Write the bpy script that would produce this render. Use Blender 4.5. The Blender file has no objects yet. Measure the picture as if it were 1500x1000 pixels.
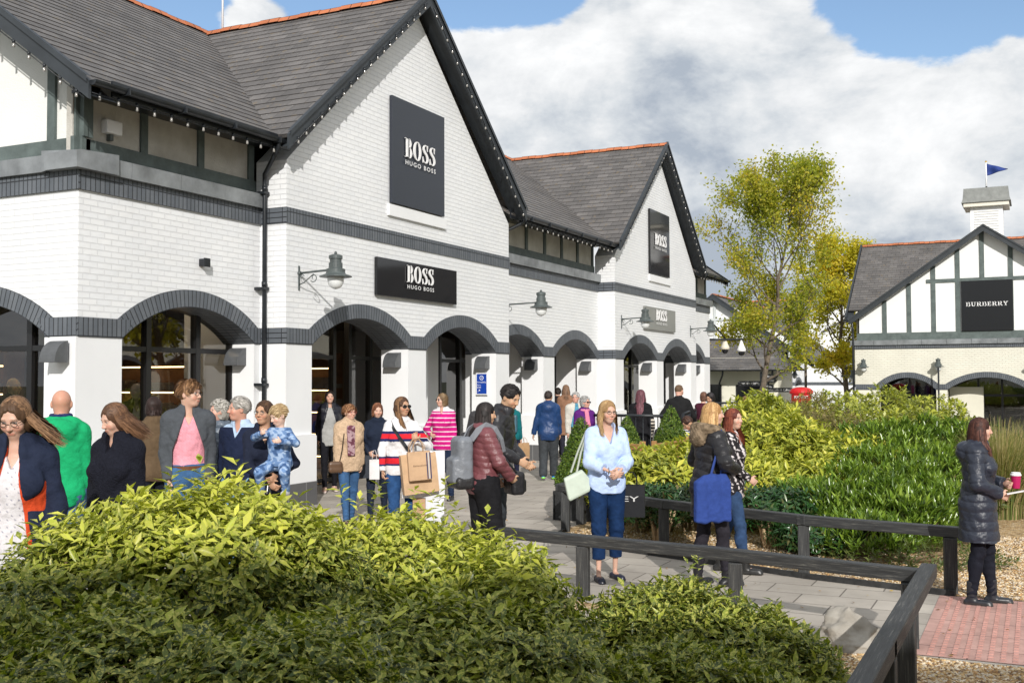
import bpy, bmesh, math, random
import numpy as np
from mathutils import Vector, Matrix
scene = bpy.context.scene
COL = scene.collection
R = math.radians
rng = np.random.default_rng(7)
random.seed(7)
PREVIEW = False

# ---------------------------------------------------------------- camera
F_PX, YAW, PITCH, ROLL, CAM_H = 1591.1, R(25.7712), R(2.0433), R(-.2115), 1.85
_FW = Vector((-math.sin(YAW), math.cos(YAW), 0)); _RT = Vector((math.cos(YAW), math.sin(YAW), 0)); _UP = Vector((0, 0, 1))
_F = math.cos(PITCH) * _FW + math.sin(PITCH) * _UP
_U = -math.sin(PITCH) * _FW + math.cos(PITCH) * _UP
_AX = math.cos(ROLL) * _RT + math.sin(ROLL) * _U
_AY = -math.sin(ROLL) * _RT + math.cos(ROLL) * _U
cd = bpy.data.cameras.new('camera'); cam = bpy.data.objects.new('camera', cd); COL.objects.link(cam)
m = Matrix((_AX, _AY, -_F)).transposed().to_4x4(); m.translation = Vector((0, 0, CAM_H)); cam.matrix_world = m
cd.sensor_width = 36.0; cd.lens = 36.0 * F_PX / 1500; cd.clip_start = .1; cd.clip_end = 3000
scene.camera = cam
scene.view_settings.view_transform = 'Standard'; scene.view_settings.look = 'None'
scene.view_settings.gamma = 1; scene.view_settings.exposure = 0.42

# ---------------------------------------------------------------- sun, sky
SUN_TRAVEL = Vector((-.65, 1.07, -.60)).normalized()
SUN_EL = math.asin(-SUN_TRAVEL.z)
sd = bpy.data.lights.new('sun', 'SUN'); sd.energy = 3.15; sd.angle = R(.5); sd.color = (1, .96, .91)
sun = bpy.data.objects.new('sun', sd); COL.objects.link(sun)
sun.rotation_euler = SUN_TRAVEL.to_track_quat('-Z', 'Y').to_euler(); sun.location = (10, -20, 20)
world = bpy.data.worlds.new('World'); scene.world = world; world.use_nodes = True
def build_world():
    nt = world.node_tree; N = nt.nodes; L = nt.links; N.clear()
    out = N.new('ShaderNodeOutputWorld'); bg = N.new('ShaderNodeBackground'); bg.inputs['Strength'].default_value = .11
    sky = N.new('ShaderNodeTexSky'); sky.sky_type = 'NISHITA'; sky.sun_disc = False
    sky.sun_elevation = SUN_EL; sky.sun_rotation = math.atan2(-SUN_TRAVEL.x, -SUN_TRAVEL.y)
    sky.air_density = 1.0; sky.dust_density = .6; sky.ozone_density = 2.0
    tc = N.new('ShaderNodeTexCoord')
    def math_(op, a, b=None, c=None, clamp=False):
        n = N.new('ShaderNodeMath'); n.operation = op; n.use_clamp = clamp
        for i, v in enumerate((a, b, c)):
            if v is None: continue
            if isinstance(v, (int, float)): n.inputs[i].default_value = v
            else: L.new(v, n.inputs[i])
        return n.outputs[0]
    def noise(scale, detail, rough, vec, dist=0):
        n = N.new('ShaderNodeTexNoise'); n.inputs['Scale'].default_value = scale; n.inputs['Detail'].default_value = detail
        n.inputs['Roughness'].default_value = rough; n.inputs['Distortion'].default_value = dist; L.new(vec, n.inputs['Vector']); return n.outputs['Fac']
    vm = N.new('ShaderNodeMapping'); vm.inputs['Scale'].default_value = (1, 1, 1.7); L.new(tc.outputs['Generated'], vm.inputs['Vector'])
    V = vm.outputs[0]
    n1 = noise(5.0, 9, .58, V, .3); n2 = noise(13, 6, .6, V, .2); n3 = noise(2.2, 3, .5, V)
    sep = N.new('ShaderNodeSeparateXYZ'); L.new(tc.outputs['Generated'], sep.inputs[0])
    # cloud banks of this sky: (azimuth/elevation direction, sharpness, weight)
    def direction(px, py):
        return ((px - 750) / F_PX * _AX - (py - 500) / F_PX * _AY + _F).normalized()
    dens = math_('ADD', math_('MULTIPLY', n1, 1.35), math_('MULTIPLY', n2, .55))
    dens = math_('ADD', dens, .05)
    def blobs(src, items):
        for px, py, sx, w in items:
            d = direction(px, py); k = (F_PX / sx) ** 2
            dp = N.new('ShaderNodeVectorMath'); dp.operation = 'DOT_PRODUCT'; L.new(tc.outputs['Generated'], dp.inputs[0]); dp.inputs[1].default_value = d
            src = math_('ADD', src, math_('MULTIPLY', math_('EXPONENT', math_('MULTIPLY', math_('SUBTRACT', dp.outputs['Value'], 1.0), k)), w))
        return src
    # blue gaps between the banks, as directions in the sky
    dens = blobs(dens, ((700, -45, 70, -.75), (810, -35, 60, -.7), (600, -30, 70, -.6), (530, 0, 50, -.4), (250, -10, 110, -.9), (470, -20, 40, -.4), (370, 25, 30, .5), (1250, -35, 65, -.6), (1360, -25, 75, -.6), (1460, -10, 75, -.55), (1475, 60, 30, .12), (1040, 0, 90, .3), (940, 30, 50, .12),
                        (985, 195, 45, -.10), (0, 300, 500, .3), (1000, 300, 350, .3), (700, 110, 60, .2), (300, -900, 500, -.5)))
    mr = N.new('ShaderNodeMapRange'); mr.interpolation_type = 'SMOOTHSTEP'; L.new(dens, mr.inputs[0])
    mr.inputs['From Min'].default_value = .58; mr.inputs['From Max'].default_value = .74
    # cloud colour: bright billows, blue grey bellies
    sh = math_('ADD', math_('MULTIPLY', noise(5.5, 8, .62, V, .5), 1.15), math_('MULTIPLY', n2, .35))
    offv = N.new('ShaderNodeVectorMath'); offv.operation = 'ADD'; L.new(V, offv.inputs[0]); offv.inputs[1].default_value = (.012, -.012, .05)
    rel_ = math_('SUBTRACT', noise(7, 7, .6, V, .25), noise(7, 7, .6, offv.outputs[0], .25)); rel2 = math_('SUBTRACT', noise(18, 6, .6, V, .2), noise(18, 6, .6, offv.outputs[0], .2))
    sh = math_('ADD', sh, math_('ADD', math_('MULTIPLY', rel_, .45), math_('MULTIPLY', rel2, .35)))
    sh = blobs(sh, ((985, 195, 60, -.22), (1050, 300, 70, -.12), (1060, 380, 60, -.3), (1220, 370, 90, -.16), (1190, 140, 80, -.06), (700, 80, 60, .16), (830, 75, 60, .16), (1100, 60, 80, .05), (1350, 230, 60, .08), (1200, 250, 60, .06), (930, 50, 40, -.1)))
    cr = N.new('ShaderNodeValToRGB'); L.new(sh, cr.inputs[0]); el = cr.color_ramp.elements
    el[0].position = .42; el[0].color = (.38, .43, .50, 1); el[1].position = .98; el[1].color = (.90, .905, .91, 1)
    e2 = el.new(.62); e2.color = (.60, .635, .67, 1); e2 = el.new(.76); e2.color = (.74, .755, .77, 1)
    mul = N.new('ShaderNodeVectorMath'); mul.operation = 'SCALE'; L.new(cr.outputs[0], mul.inputs[0]); mul.inputs['Scale'].default_value = 7.9
    mix = N.new('ShaderNodeMix'); mix.data_type = 'RGBA'; L.new(mr.outputs[0], mix.inputs[0]); L.new(sky.outputs[0], mix.inputs[6]); L.new(mul.outputs[0], mix.inputs[7])
    L.new(mix.outputs[2], bg.inputs['Color']); L.new(bg.outputs[0], out.inputs[0])
build_world()

# ---------------------------------------------------------------- materials
MATS = {}
def mat(name, col=(.5, .5, .5), rough=.7, spec=.3, metal=0, nscale=0, namt=.15, bump=0, bscale=60, attr=False, coat=0, col2=None, coords='Object', detail=4, emit=None, sheen=0, trans=0):
    if name in MATS: return MATS[name]
    mt = bpy.data.materials.new(name); mt.use_nodes = True; nt = mt.node_tree; N = nt.nodes; L = nt.links
    b = N['Principled BSDF']; b.inputs['Base Color'].default_value = (*col, 1); b.inputs['Roughness'].default_value = rough
    b.inputs['Specular IOR Level'].default_value = spec; b.inputs['Metallic'].default_value = metal; b.inputs['Coat Weight'].default_value = coat
    if sheen: b.inputs['Sheen Weight'].default_value = sheen; b.inputs['Sheen Roughness'].default_value = .6
    tc = N.new('ShaderNodeTexCoord')
    src = None
    if attr:
        a = N.new('ShaderNodeAttribute'); a.attribute_name = 'Col'; src = a.outputs['Color']
    if nscale:
        nz = N.new('ShaderNodeTexNoise'); nz.inputs['Scale'].default_value = nscale; nz.inputs['Detail'].default_value = detail; nz.inputs['Roughness'].default_value = .6
        L.new(tc.outputs[coords], nz.inputs['Vector'])
        rmp = N.new('ShaderNodeMapRange'); L.new(nz.outputs['Fac'], rmp.inputs[0]); rmp.inputs['From Min'].default_value = .3; rmp.inputs['From Max'].default_value = .7
        if col2 is not None:
            mx = N.new('ShaderNodeMix'); mx.data_type = 'RGBA'; mx.inputs[6].default_value = (*col, 1); mx.inputs[7].default_value = (*col2, 1); L.new(rmp.outputs[0], mx.inputs[0]); src = mx.outputs[2]
        else:
            rmp.inputs['To Min'].default_value = 1 - namt; rmp.inputs['To Max'].default_value = 1 + namt
            sc = N.new('ShaderNodeVectorMath'); sc.operation = 'SCALE'
            if src is not None: L.new(src, sc.inputs[0])
            else: sc.inputs[0].default_value = col
            L.new(rmp.outputs[0], sc.inputs['Scale']); src = sc.outputs[0]
    if src is not None: L.new(src, b.inputs['Base Color'])
    if bump:
        bn = N.new('ShaderNodeTexNoise'); bn.inputs['Scale'].default_value = bscale; bn.inputs['Detail'].default_value = 3; L.new(tc.outputs[coords], bn.inputs['Vector'])
        bp = N.new('ShaderNodeBump'); bp.inputs['Strength'].default_value = bump; bp.inputs['Distance'].default_value = .01; L.new(bn.outputs['Fac'], bp.inputs['Height']); L.new(bp.outputs[0], b.inputs['Normal'])
    if emit: b.inputs['Emission Color'].default_value = (*emit[0], 1); b.inputs['Emission Strength'].default_value = emit[1]
    if trans: b.inputs['Transmission Weight'].default_value = trans
    MATS[name] = mt; return mt
def brickmat(name, c1, c2, mortar, bw, bh, joint, offset=.5, rough=.7, bump=.6, dist=.006, stain=.12, stain_scale=1.5, spots=None, spec=.3, smooth=.1, rot=0, swap=False):
    mt = bpy.data.materials.new(name); mt.use_nodes = True; nt = mt.node_tree; N = nt.nodes; L = nt.links
    b = N['Principled BSDF']; b.inputs['Roughness'].default_value = rough; b.inputs['Specular IOR Level'].default_value = spec
    uv = N.new('ShaderNodeUVMap'); uv.uv_map = 'UVMap'; vec = uv.outputs[0]
    if swap:
        mp = N.new('ShaderNodeMapping'); mp.inputs['Rotation'].default_value = (0, 0, R(90)); L.new(vec, mp.inputs[0]); vec = mp.outputs[0]
    br = N.new('ShaderNodeTexBrick'); L.new(vec, br.inputs['Vector']); br.offset = offset; br.squash = 1
    br.inputs['Color1'].default_value = (*c1, 1); br.inputs['Color2'].default_value = (*c2, 1); br.inputs['Mortar'].default_value = (*mortar, 1)
    br.inputs['Scale'].default_value = 1; br.inputs['Mortar Size'].default_value = joint; br.inputs['Mortar Smooth'].default_value = smooth
    br.inputs['Brick Width'].default_value = bw; br.inputs['Row Height'].default_value = bh
    nz = N.new('ShaderNodeTexNoise'); nz.inputs['Scale'].default_value = stain_scale; nz.inputs['Detail'].default_value = 7; nz.inputs['Roughness'].default_value = .65; L.new(uv.outputs[0], nz.inputs['Vector'])
    mr = N.new('ShaderNodeMapRange'); L.new(nz.outputs['Fac'], mr.inputs[0]); mr.inputs['From Min'].default_value = .3; mr.inputs['From Max'].default_value = .7
    mr.inputs['To Min'].default_value = 1 - stain; mr.inputs['To Max'].default_value = 1 + stain * .5
    sc = N.new('ShaderNodeVectorMath'); sc.operation = 'SCALE'; L.new(br.outputs['Color'], sc.inputs[0]); L.new(mr.outputs[0], sc.inputs['Scale'])
    src = sc.outputs[0]
    for (scl, thr, colr) in (spots or ()):
        vo = N.new('ShaderNodeTexNoise'); vo.inputs['Scale'].default_value = scl; vo.inputs['Detail'].default_value = 2; L.new(uv.outputs[0], vo.inputs['Vector'])
        gt = N.new('ShaderNodeMapRange'); L.new(vo.outputs['Fac'], gt.inputs[0]); gt.inputs['From Min'].default_value = thr; gt.inputs['From Max'].default_value = thr + .03
        mx = N.new('ShaderNodeMix'); mx.data_type = 'RGBA'; L.new(gt.outputs[0], mx.inputs[0]); L.new(src, mx.inputs[6]); mx.inputs[7].default_value = (*colr, 1); src = mx.outputs[2]
    L.new(src, b.inputs['Base Color'])
    h = N.new('ShaderNodeMath'); h.operation = 'SUBTRACT'; h.inputs[0].default_value = 1; L.new(br.outputs['Fac'], h.inputs[1])
    n2 = N.new('ShaderNodeTexNoise'); n2.inputs['Scale'].default_value = 9; n2.inputs['Detail'].default_value = 5; L.new(uv.outputs[0], n2.inputs['Vector'])
    h2 = N.new('ShaderNodeMath'); h2.operation = 'MULTIPLY_ADD'; L.new(n2.outputs['Fac'], h2.inputs[0]); h2.inputs[1].default_value = .7; L.new(h.outputs[0], h2.inputs[2])
    bp = N.new('ShaderNodeBump'); bp.inputs['Strength'].default_value = bump; bp.inputs['Distance'].default_value = dist; L.new(h2.outputs[0], bp.inputs['Height']); L.new(bp.outputs[0], b.inputs['Normal'])
    MATS[name] = mt; return mt

# ---------------------------------------------------------------- mesh helpers
def V3(*a): return Vector(a)
class MB:
    """collects faces (with metre uvs) into one mesh"""
    def __init__(s): s.v = []; s.f = []; s.uv = []; s.mi = []; s.c = []; s.sm = []
    def poly(s, pts, uv=None, mi=0, sm=False):
        i = len(s.v); pts = [Vector(p) for p in pts]; s.v += [tuple(p) for p in pts]; s.f.append(list(range(i, i + len(pts))))
        if uv is None:
            n = (pts[1] - pts[0]).cross(pts[2] - pts[0]); ax = max(range(3), key=lambda k: abs(n[k]))
            uv = [((p.y, p.z), (p.x, p.z), (p.x, p.y))[ax] for p in pts]
        s.uv += [tuple(q) for q in uv]; s.mi.append(mi); s.sm.append(sm)
    def box(s, lo, hi, mi=0):
        x0, y0, z0 = [min(a, b) for a, b in zip(lo, hi)]; x1, y1, z1 = [max(a, b) for a, b in zip(lo, hi)]
        P = [(x0, y0, z0), (x1, y0, z0), (x1, y1, z0), (x0, y1, z0), (x0, y0, z1), (x1, y0, z1), (x1, y1, z1), (x0, y1, z1)]
        for q in ((0, 3, 2, 1), (4, 5, 6, 7), (0, 1, 5, 4), (1, 2, 6, 5), (2, 3, 7, 6), (3, 0, 4, 7)): s.poly([P[k] for k in q], mi=mi)
    def beam(s, a, b, w, h, up=(0, 0, 1), mi=0):
        """box from a to b, w sideways, h along up; uv u along length"""
        a = Vector(a); b = Vector(b); d = (b - a); ln = d.length; d.normalize(); up = Vector(up)
        sd_ = d.cross(up).normalized(); up = sd_.cross(d).normalized(); sd_ *= w / 2; up *= h / 2
        P = [a - sd_ - up, a + sd_ - up, a + sd_ + up, a - sd_ + up, b - sd_ - up, b + sd_ - up, b + sd_ + up, b - sd_ + up]
        s.poly([P[0], P[1], P[2], P[3]][::1], [(0, 0), (w, 0), (w, h), (0, h)], mi)
        s.poly([P[5], P[4], P[7], P[6]], [(0, 0), (w, 0), (w, h), (0, h)], mi)
        for i, j in ((1, 0), (2, 1), (3, 2), (0, 3)):
            ww = w if (i + j) % 4 == 1 and {i, j} in ({0, 1}, {2, 3}) else h
            s.poly([P[i], P[j], P[j + 4], P[i + 4]], [(0, 0), (0, ww), (ln, ww), (ln, 0)], mi)
    def tube(s, pts, r, n=8, mi=0, cap=True, sm=True):
        pts = [Vector(p) for p in pts]; rs = r if isinstance(r, (list, tuple)) else [r] * len(pts)
        ref = None; rings = []
        for k, p in enumerate(pts):
            t = (pts[min(k + 1, len(pts) - 1)] - pts[max(k - 1, 0)]).normalized()
            if ref is None: ref = t.orthogonal().normalized()
            ref = (ref - t * ref.dot(t)).normalized() if (ref - t * ref.dot(t)).length > 1e-4 else t.orthogonal().normalized()
            o = t.cross(ref)
            rings.append([p + rs[k] * (math.cos(2 * math.pi * a / n) * ref + math.sin(2 * math.pi * a / n) * o) for a in range(n)])
        for k in range(len(rings) - 1):
            for a in range(n):
                b = (a + 1) % n
                s.poly([rings[k][a], rings[k][b], rings[k + 1][b], rings[k + 1][a]], [(k, a / n), (k, (a + 1) / n), (k + 1, (a + 1) / n), (k + 1, a / n)], mi, sm)
        if cap: s.poly(rings[0][::-1], [(0, 0)] * n, mi); s.poly(rings[-1], [(0, 0)] * n, mi)
    def lathe(s, c, prof, n=16, mi=0, axis='z', sm=True):
        c = Vector(c); rings = []
        for r, z in prof:
            ring = []
            for a in range(n):
                x, y = r * math.cos(2 * math.pi * a / n), r * math.sin(2 * math.pi * a / n)
                ring.append(c + (Vector((x, y, z)) if axis == 'z' else Vector((z, x, y)) if axis == 'x' else Vector((x, z, y))))
            rings.append(ring)
        for k in range(len(rings) - 1):
            for a in range(n):
                b = (a + 1) % n; s.poly([rings[k][a], rings[k][b], rings[k + 1][b], rings[k + 1][a]], [(0, 0)] * 4, mi, sm)
        s.poly(rings[0][::-1], [(0, 0)] * n, mi); s.poly(rings[-1], [(0, 0)] * n, mi)
    def prism(s, outline, fn, t0, t1, mi=0):
        """outline: 2-D points, fn(u, v, t) -> point; extrude from t0 to t1"""
        a = [fn(u, v, t0) for u, v in outline]; b = [fn(u, v, t1) for u, v in outline]; n = len(outline)
        s.poly(b, list(outline), mi); s.poly(a[::-1], list(outline)[::-1], mi)
        for i in range(n):
            j = (i + 1) % n; ln = math.dist(outline[i], outline[j])
            s.poly([a[i], a[j], b[j], b[i]], [(0, 0), (ln, 0), (ln, abs(t1 - t0)), (0, abs(t1 - t0))], mi)
    def build(s, name, mats, parent=None, bevel=0, loc=None, merge=True):
        me = bpy.data.meshes.new(name); vs = s.v
        if loc is not None: L_ = Vector(loc); vs = [tuple(Vector(v) - L_) for v in vs]
        me.from_pydata(vs, [], s.f)
        uvl = me.uv_layers.new(name='UVMap'); uvl.data.foreach_set('uv', np.array(s.uv, dtype=np.float32).ravel())
        if not isinstance(mats, (list, tuple)): mats = [mats]
        for q in mats: me.materials.append(q)
        me.polygons.foreach_set('material_index', s.mi); me.polygons.foreach_set('use_smooth', s.sm)
        if merge:
            bm = bmesh.new(); bm.from_mesh(me); bmesh.ops.remove_doubles(bm, verts=bm.verts, dist=1e-5)
            bmesh.ops.recalc_face_normals(bm, faces=bm.faces)
            bm.to_mesh(me); bm.free()
        me.update()
        o = bpy.data.objects.new(name, me); COL.objects.link(o)
        if loc is not None: o.location = loc
        if parent is not None: o.parent = parent
        if bevel:
            bv = o.modifiers.new('bevel', 'BEVEL'); bv.width = bevel; bv.segments = 2; bv.limit_method = 'ANGLE'
        return o
def rel(parent, o):
    """parent o (built in world coordinates) under an empty that has a location"""
    o.parent = parent; o.matrix_parent_inverse = parent.matrix_basis.inverted(); return o
def tag(o, label=None, cat=None, group=None, kind=None):
    if label: o['label'] = label
    if cat: o['category'] = cat
    if group: o['group'] = group
    if kind: o['kind'] = kind
    return o
def empty(name, loc=(0, 0, 0), rz=0, label=None, cat=None, group=None):
    o = bpy.data.objects.new(name, None); COL.objects.link(o); o.location = loc; o.rotation_euler = (0, 0, rz); o.empty_display_size = .2
    return tag(o, label, cat, group)
def copy_tree(o, parent=None):
    c = o.copy(); COL.objects.link(c); c.parent = parent
    for ch in [x for x in bpy.data.objects if x.parent == o and x.name in COL.objects]:
        copy_tree(ch, c)
    return c
def nmesh(name, verts, faces, mats, parent=None, col=None, smooth=True, uv=None):
    """mesh from numpy arrays; faces (n,k) int; col per vertex"""
    me = bpy.data.meshes.new(name); n = len(verts); k = faces.shape[1]
    me.vertices.add(n); me.vertices.foreach_set('co', np.asarray(verts, np.float32).ravel())
    me.loops.add(len(faces) * k); me.loops.foreach_set('vertex_index', faces.astype(np.int32).ravel())
    me.polygons.add(len(faces)); me.polygons.foreach_set('loop_start', np.arange(0, len(faces) * k, k, dtype=np.int32))
    try: me.polygons.foreach_set('loop_total', np.full(len(faces), k, dtype=np.int32))
    except Exception: pass
    me.polygons.foreach_set('use_smooth', np.full(len(faces), smooth))
    for q in (mats if isinstance(mats, (list, tuple)) else [mats]): me.materials.append(q)
    if col is not None:
        ca = me.color_attributes.new('Col', 'FLOAT_COLOR', 'POINT'); cc = np.ones((n, 4), np.float32); cc[:, :3] = col; ca.data.foreach_set('color', cc.ravel())
    me.update(calc_edges=True); me.validate()
    o = bpy.data.objects.new(name, me); COL.objects.link(o)
    if parent is not None: o.parent = parent
    return o
def ray(px, py): return (px - 750) / F_PX * _AX - (py - 500) / F_PX * _AY + _F
def at(px, py, D): return Vector((0, 0, CAM_H)) + ray(px, py) * D           # point at depth D metres
def ground_at(px, D, z=0): p = at(px, 557, D); p.z = z; return p
def onX(px, py, X): r = ray(px, py); return Vector((0, 0, CAM_H)) + r * (X / r.x)
def onY(px, py, Y): r = ray(px, py); return Vector((0, 0, CAM_H)) + r * (Y / r.y)
# ---------------------------------------------------------------- building materials
WHITE = (.74, .75, .74)
m_brick = brickmat('white_painted_brick', (.755, .77, .785), (.79, .80, .805), (.69, .70, .71), .225, .075, .006, bump=.8, dist=.010, stain=.08, stain_scale=.6, rough=.55, spec=.35, smooth=.25)
m_cream_brick = brickmat('cream_painted_brick', (.72, .70, .60), (.745, .73, .63), (.64, .62, .53), .225, .075, .009, bump=.9, dist=.009, stain=.08, rough=.6)
m_render = mat('white_render', (.76, .77, .775), .6, nscale=1.2, namt=.03, bump=.12, bscale=40)
m_cream = mat('cream_render', (.72, .70, .585), .6, nscale=1.2, namt=.04, bump=.12, bscale=40)
m_sold = brickmat('grey_soldier_bricks', (.105, .118, .135), (.135, .148, .165), (.03, .033, .037), .075, .24, .007, offset=0, bump=1, dist=.01, stain=.15, stain_scale=3, rough=.5)
m_plinth = brickmat('dark_plinth_tiles', (.11, .11, .112), (.13, .13, .13), (.28, .28, .28), .42, .36, .006, offset=0, bump=.3, rough=.35, stain=.15)
m_slate = brickmat('slate_tiles', (.108, .102, .099), (.158, .148, .142), (.065, .06, .057), .34, .205, .006, bump=.6, dist=.008, stain=.3, stain_scale=1.1, rough=.62,
                   spots=((38, .695, (.40, .40, .36)), (18, .71, (.30, .18, .06)), (5, .64, (.15, .125, .095))), smooth=.05)
m_ridge = brickmat('orange_ridge_tiles', (.43, .14, .06), (.52, .18, .08), (.1, .05, .03), .45, 1.0, .01, bump=.6, stain=.35, rough=.7)
m_black = mat('black_paint', (.017, .02, .024), .35, .4, nscale=6, namt=.3)
m_barge = mat('charcoal_barge_paint', (.032, .038, .044), .5, .4, nscale=3, namt=.2)
m_timber = mat('grey_green_timber', (.10, .125, .12), .6, nscale=5, namt=.25, bump=.3, bscale=25)
m_lead = mat('weathered_lead', (.22, .235, .245), .42, .4, metal=.15, nscale=2.2, namt=.38, bump=.35, bscale=14)
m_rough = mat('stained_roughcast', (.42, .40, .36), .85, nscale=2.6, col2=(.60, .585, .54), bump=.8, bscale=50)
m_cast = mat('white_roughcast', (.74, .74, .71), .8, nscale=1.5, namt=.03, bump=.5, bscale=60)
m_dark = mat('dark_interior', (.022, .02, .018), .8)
m_frame = mat('black_window_frame', (.012, .012, .013), .3, .5)
m_bulb = mat('clear_bulb', (.30, .29, .27), .08, .7)
m_gloss = mat('gloss_black_panel', (.008, .0085, .01), .06, .5)
m_satin = mat('satin_navy_panel', (.022, .027, .038), .33, .4)
m_silver = mat('grey_sign_panel', (.22, .225, .21), .35, .5)
m_white = mat('white_lettering', (.8, .8, .8), .4)
def glass_mat():
    mt = bpy.data.materials.new('shop_glass'); mt.use_nodes = True; N = mt.node_tree.nodes; L = mt.node_tree.links; N.clear()
    o = N.new('ShaderNodeOutputMaterial'); t = N.new('ShaderNodeBsdfTransparent'); t.inputs[0].default_value = (.62, .63, .62, 1)
    g = N.new('ShaderNodeBsdfGlossy'); g.inputs['Roughness'].default_value = .01; mx = N.new('ShaderNodeMixShader')
    fr = N.new('ShaderNodeFresnel'); fr.inputs[0].default_value = 2.1
    L.new(fr.outputs[0], mx.inputs[0]); L.new(t.outputs[0], mx.inputs[1]); L.new(g.outputs[0], mx.inputs[2]); L.new(mx.outputs[0], o.inputs[0]); return mt
m_glass = glass_mat()

class Frame:
    """wall frame: u along wall, z up, t outward"""
    def __init__(s, O, u, n): s.O = Vector(O); s.u = Vector(u); s.n = Vector(n)
    def __call__(s, u, z, t=0): return s.O + s.u * u + Vector((0, 0, z)) + s.n * t
RING, RISE = .235, .46
def arc_pts(a, b, zs, extra, n=20, rise=RISE, ang_trim=0):
    w = b - a; Rr = (w * w / 4 + rise * rise) / (2 * rise); zc = zs + rise - Rr; th = math.asin(w / 2 / Rr); c = (a + b) / 2
    return [(c + (Rr + extra) * math.sin(-th + 2 * th * k / n), zc + (Rr + extra) * math.cos(-th + 2 * th * k / n)) for k in range(n + 1)], Rr, th
def arcade(bld, F, u0, u1, arches, ztop, zs=2.39, z0=0, thick=.55, wall=None, pier=None, top_brk=(), rise=RISE, plinth=True, band_t=.012, pier_ends=(True, True)):
    """white wall over arches: parts wall, pier, arch_ring, impost_band"""
    wall = wall or m_brick; pier = pier or m_render
    T = lambda u: ztop(u) if callable(ztop) else ztop
    zb = zs + RING
    # wall above
    us = {u0, u1, *top_brk}; ext = []
    for a, b in arches:
        pts, Rr, th = arc_pts(a, b, zs, RING, 24, rise); ext.append((a, b, pts, Rr, th))
        c = (a + b) / 2; Ro = Rr + RING; zc = zs + rise - Rr; hw = math.sqrt(max(0, Ro * Ro - (zb - zc) ** 2))
        for k in range(25): us.add(c - hw + 2 * hw * k / 24)
    us = sorted(u for u in us if u0 - 1e-6 <= u <= u1 + 1e-6)
    def B(u):
        z = zb
        for a, b, pts, Rr, th in ext:
            c = (a + b) / 2; Ro = Rr + RING; d = Ro * Ro - (u - c) ** 2
            if d > 0: z = max(z, zs + rise - Rr + math.sqrt(d))
        return z
    mb = MB(); off = F.u.dot(F.O)
    for p, q in zip(us[:-1], us[1:]):
        if q - p < 1e-5: continue
        for t, flip in ((0, False), (-thick, True)):
            P = [(p, B(p)), (q, B(q)), (q, T(q)), (p, T(p))]; pp = [F(u, z, t) for u, z in P]; uv = [(u + off, z) for u, z in P]
            if flip: pp, uv = pp[::-1], uv[::-1]
            mb.poly(pp, uv)
        mb.poly([F(p, B(p), 0), F(p, B(p), -thick), F(q, B(q), -thick), F(q, B(q), 0)])
        mb.poly([F(p, T(p), 0), F(q, T(q), 0), F(q, T(q), -thick), F(p, T(p), -thick)])
    for u in (u0, u1): mb.poly([F(u, B(u), 0), F(u, T(u), 0), F(u, T(u), -thick), F(u, B(u), -thick)], [(0, B(u)), (0, T(u)), (-thick, T(u)), (-thick, B(u))])
    mb.build('wall', wall, bld)
    # rings
    for a, b, pts, Rr, th in ext:
        mb = MB(); n = 40; ip, _, _ = arc_pts(a, b, zs, 0, n, rise); op, _, _ = arc_pts(a, b, zs, RING - .003, n, rise)
        for k in range(n):
            s0, s1 = [Rr * 2 * th * j / n * 1.06 for j in (k, k + 1)]
            t = band_t
            mb.poly([F(*ip[k], t), F(*ip[k + 1], t), F(*op[k + 1], t), F(*op[k], t)], [(s0, 0), (s1, 0), (s1, .235), (s0, .235)])
            mb.poly([F(*ip[k], t), F(*ip[k], -thick - t), F(*ip[k + 1], -thick - t), F(*ip[k + 1], t)], [(s0, .0), (s0, .9), (s1, .9), (s1, 0)])
            mb.poly([F(*op[k], t), F(*op[k + 1], t), F(*op[k + 1], 0), F(*op[k], 0)])
            mb.poly([F(*op[k], -thick - t), F(*op[k + 1], -thick - t), F(*ip[k + 1], -thick - t), F(*ip[k], -thick - t)])
        for k in (0, n): mb.poly([F(*ip[k], t), F(*op[k], t), F(*op[k], -thick), F(*ip[k], -thick)])
        mb.build('arch_ring', m_sold, bld)
    # piers and impost band
    edges = [u0] + [x for a, b in arches for x in (a, b)] + [u1]
    for i in range(0, len(edges), 2):
        a, b = edges[i], edges[i + 1]
        if b - a < .03: continue
        la = math.tan(ext[0][4]) * RING if i > 0 else 0; lb = math.tan(ext[0][4]) * RING if i < len(edges) - 2 else 0
        mb = MB(); k = .002
        mb.prism([(a + k * (la > 0), zs), (b - k * (lb > 0), zs), (b - k * (lb > 0) + lb, zb), (a + k * (la > 0) - la, zb)] if la or lb else [(a, zs), (b, zs), (b, zb), (a, zb)], lambda u, z, t: F(u, z, t), -thick - .01, band_t + .002)
        mb.build('impost_band', m_sold, bld)
        mb = MB(); g = .055; a_, b_ = (a if i > 0 or pier_ends[0] else a), b
        mb.prism([(a, z0 + 1.06), (b, z0 + 1.06), (b, zs), (a, zs)], lambda u, z, t: F(u, z, t), -thick, 0)
        ga = g if (i > 0 or pier_ends[0]) else 0; gb = g if (i < len(edges) - 2 or pier_ends[1]) else 0
        mb.prism([(a - ga, z0 + .36), (b + gb, z0 + .36), (b + gb, z0 + 1.03), (b, z0 + 1.06), (a, z0 + 1.06), (a - ga, z0 + 1.03)], lambda u, z, t: F(u, z, t), -thick - g, g)
        p_ = mb.build('pier', pier, bld)
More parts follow.
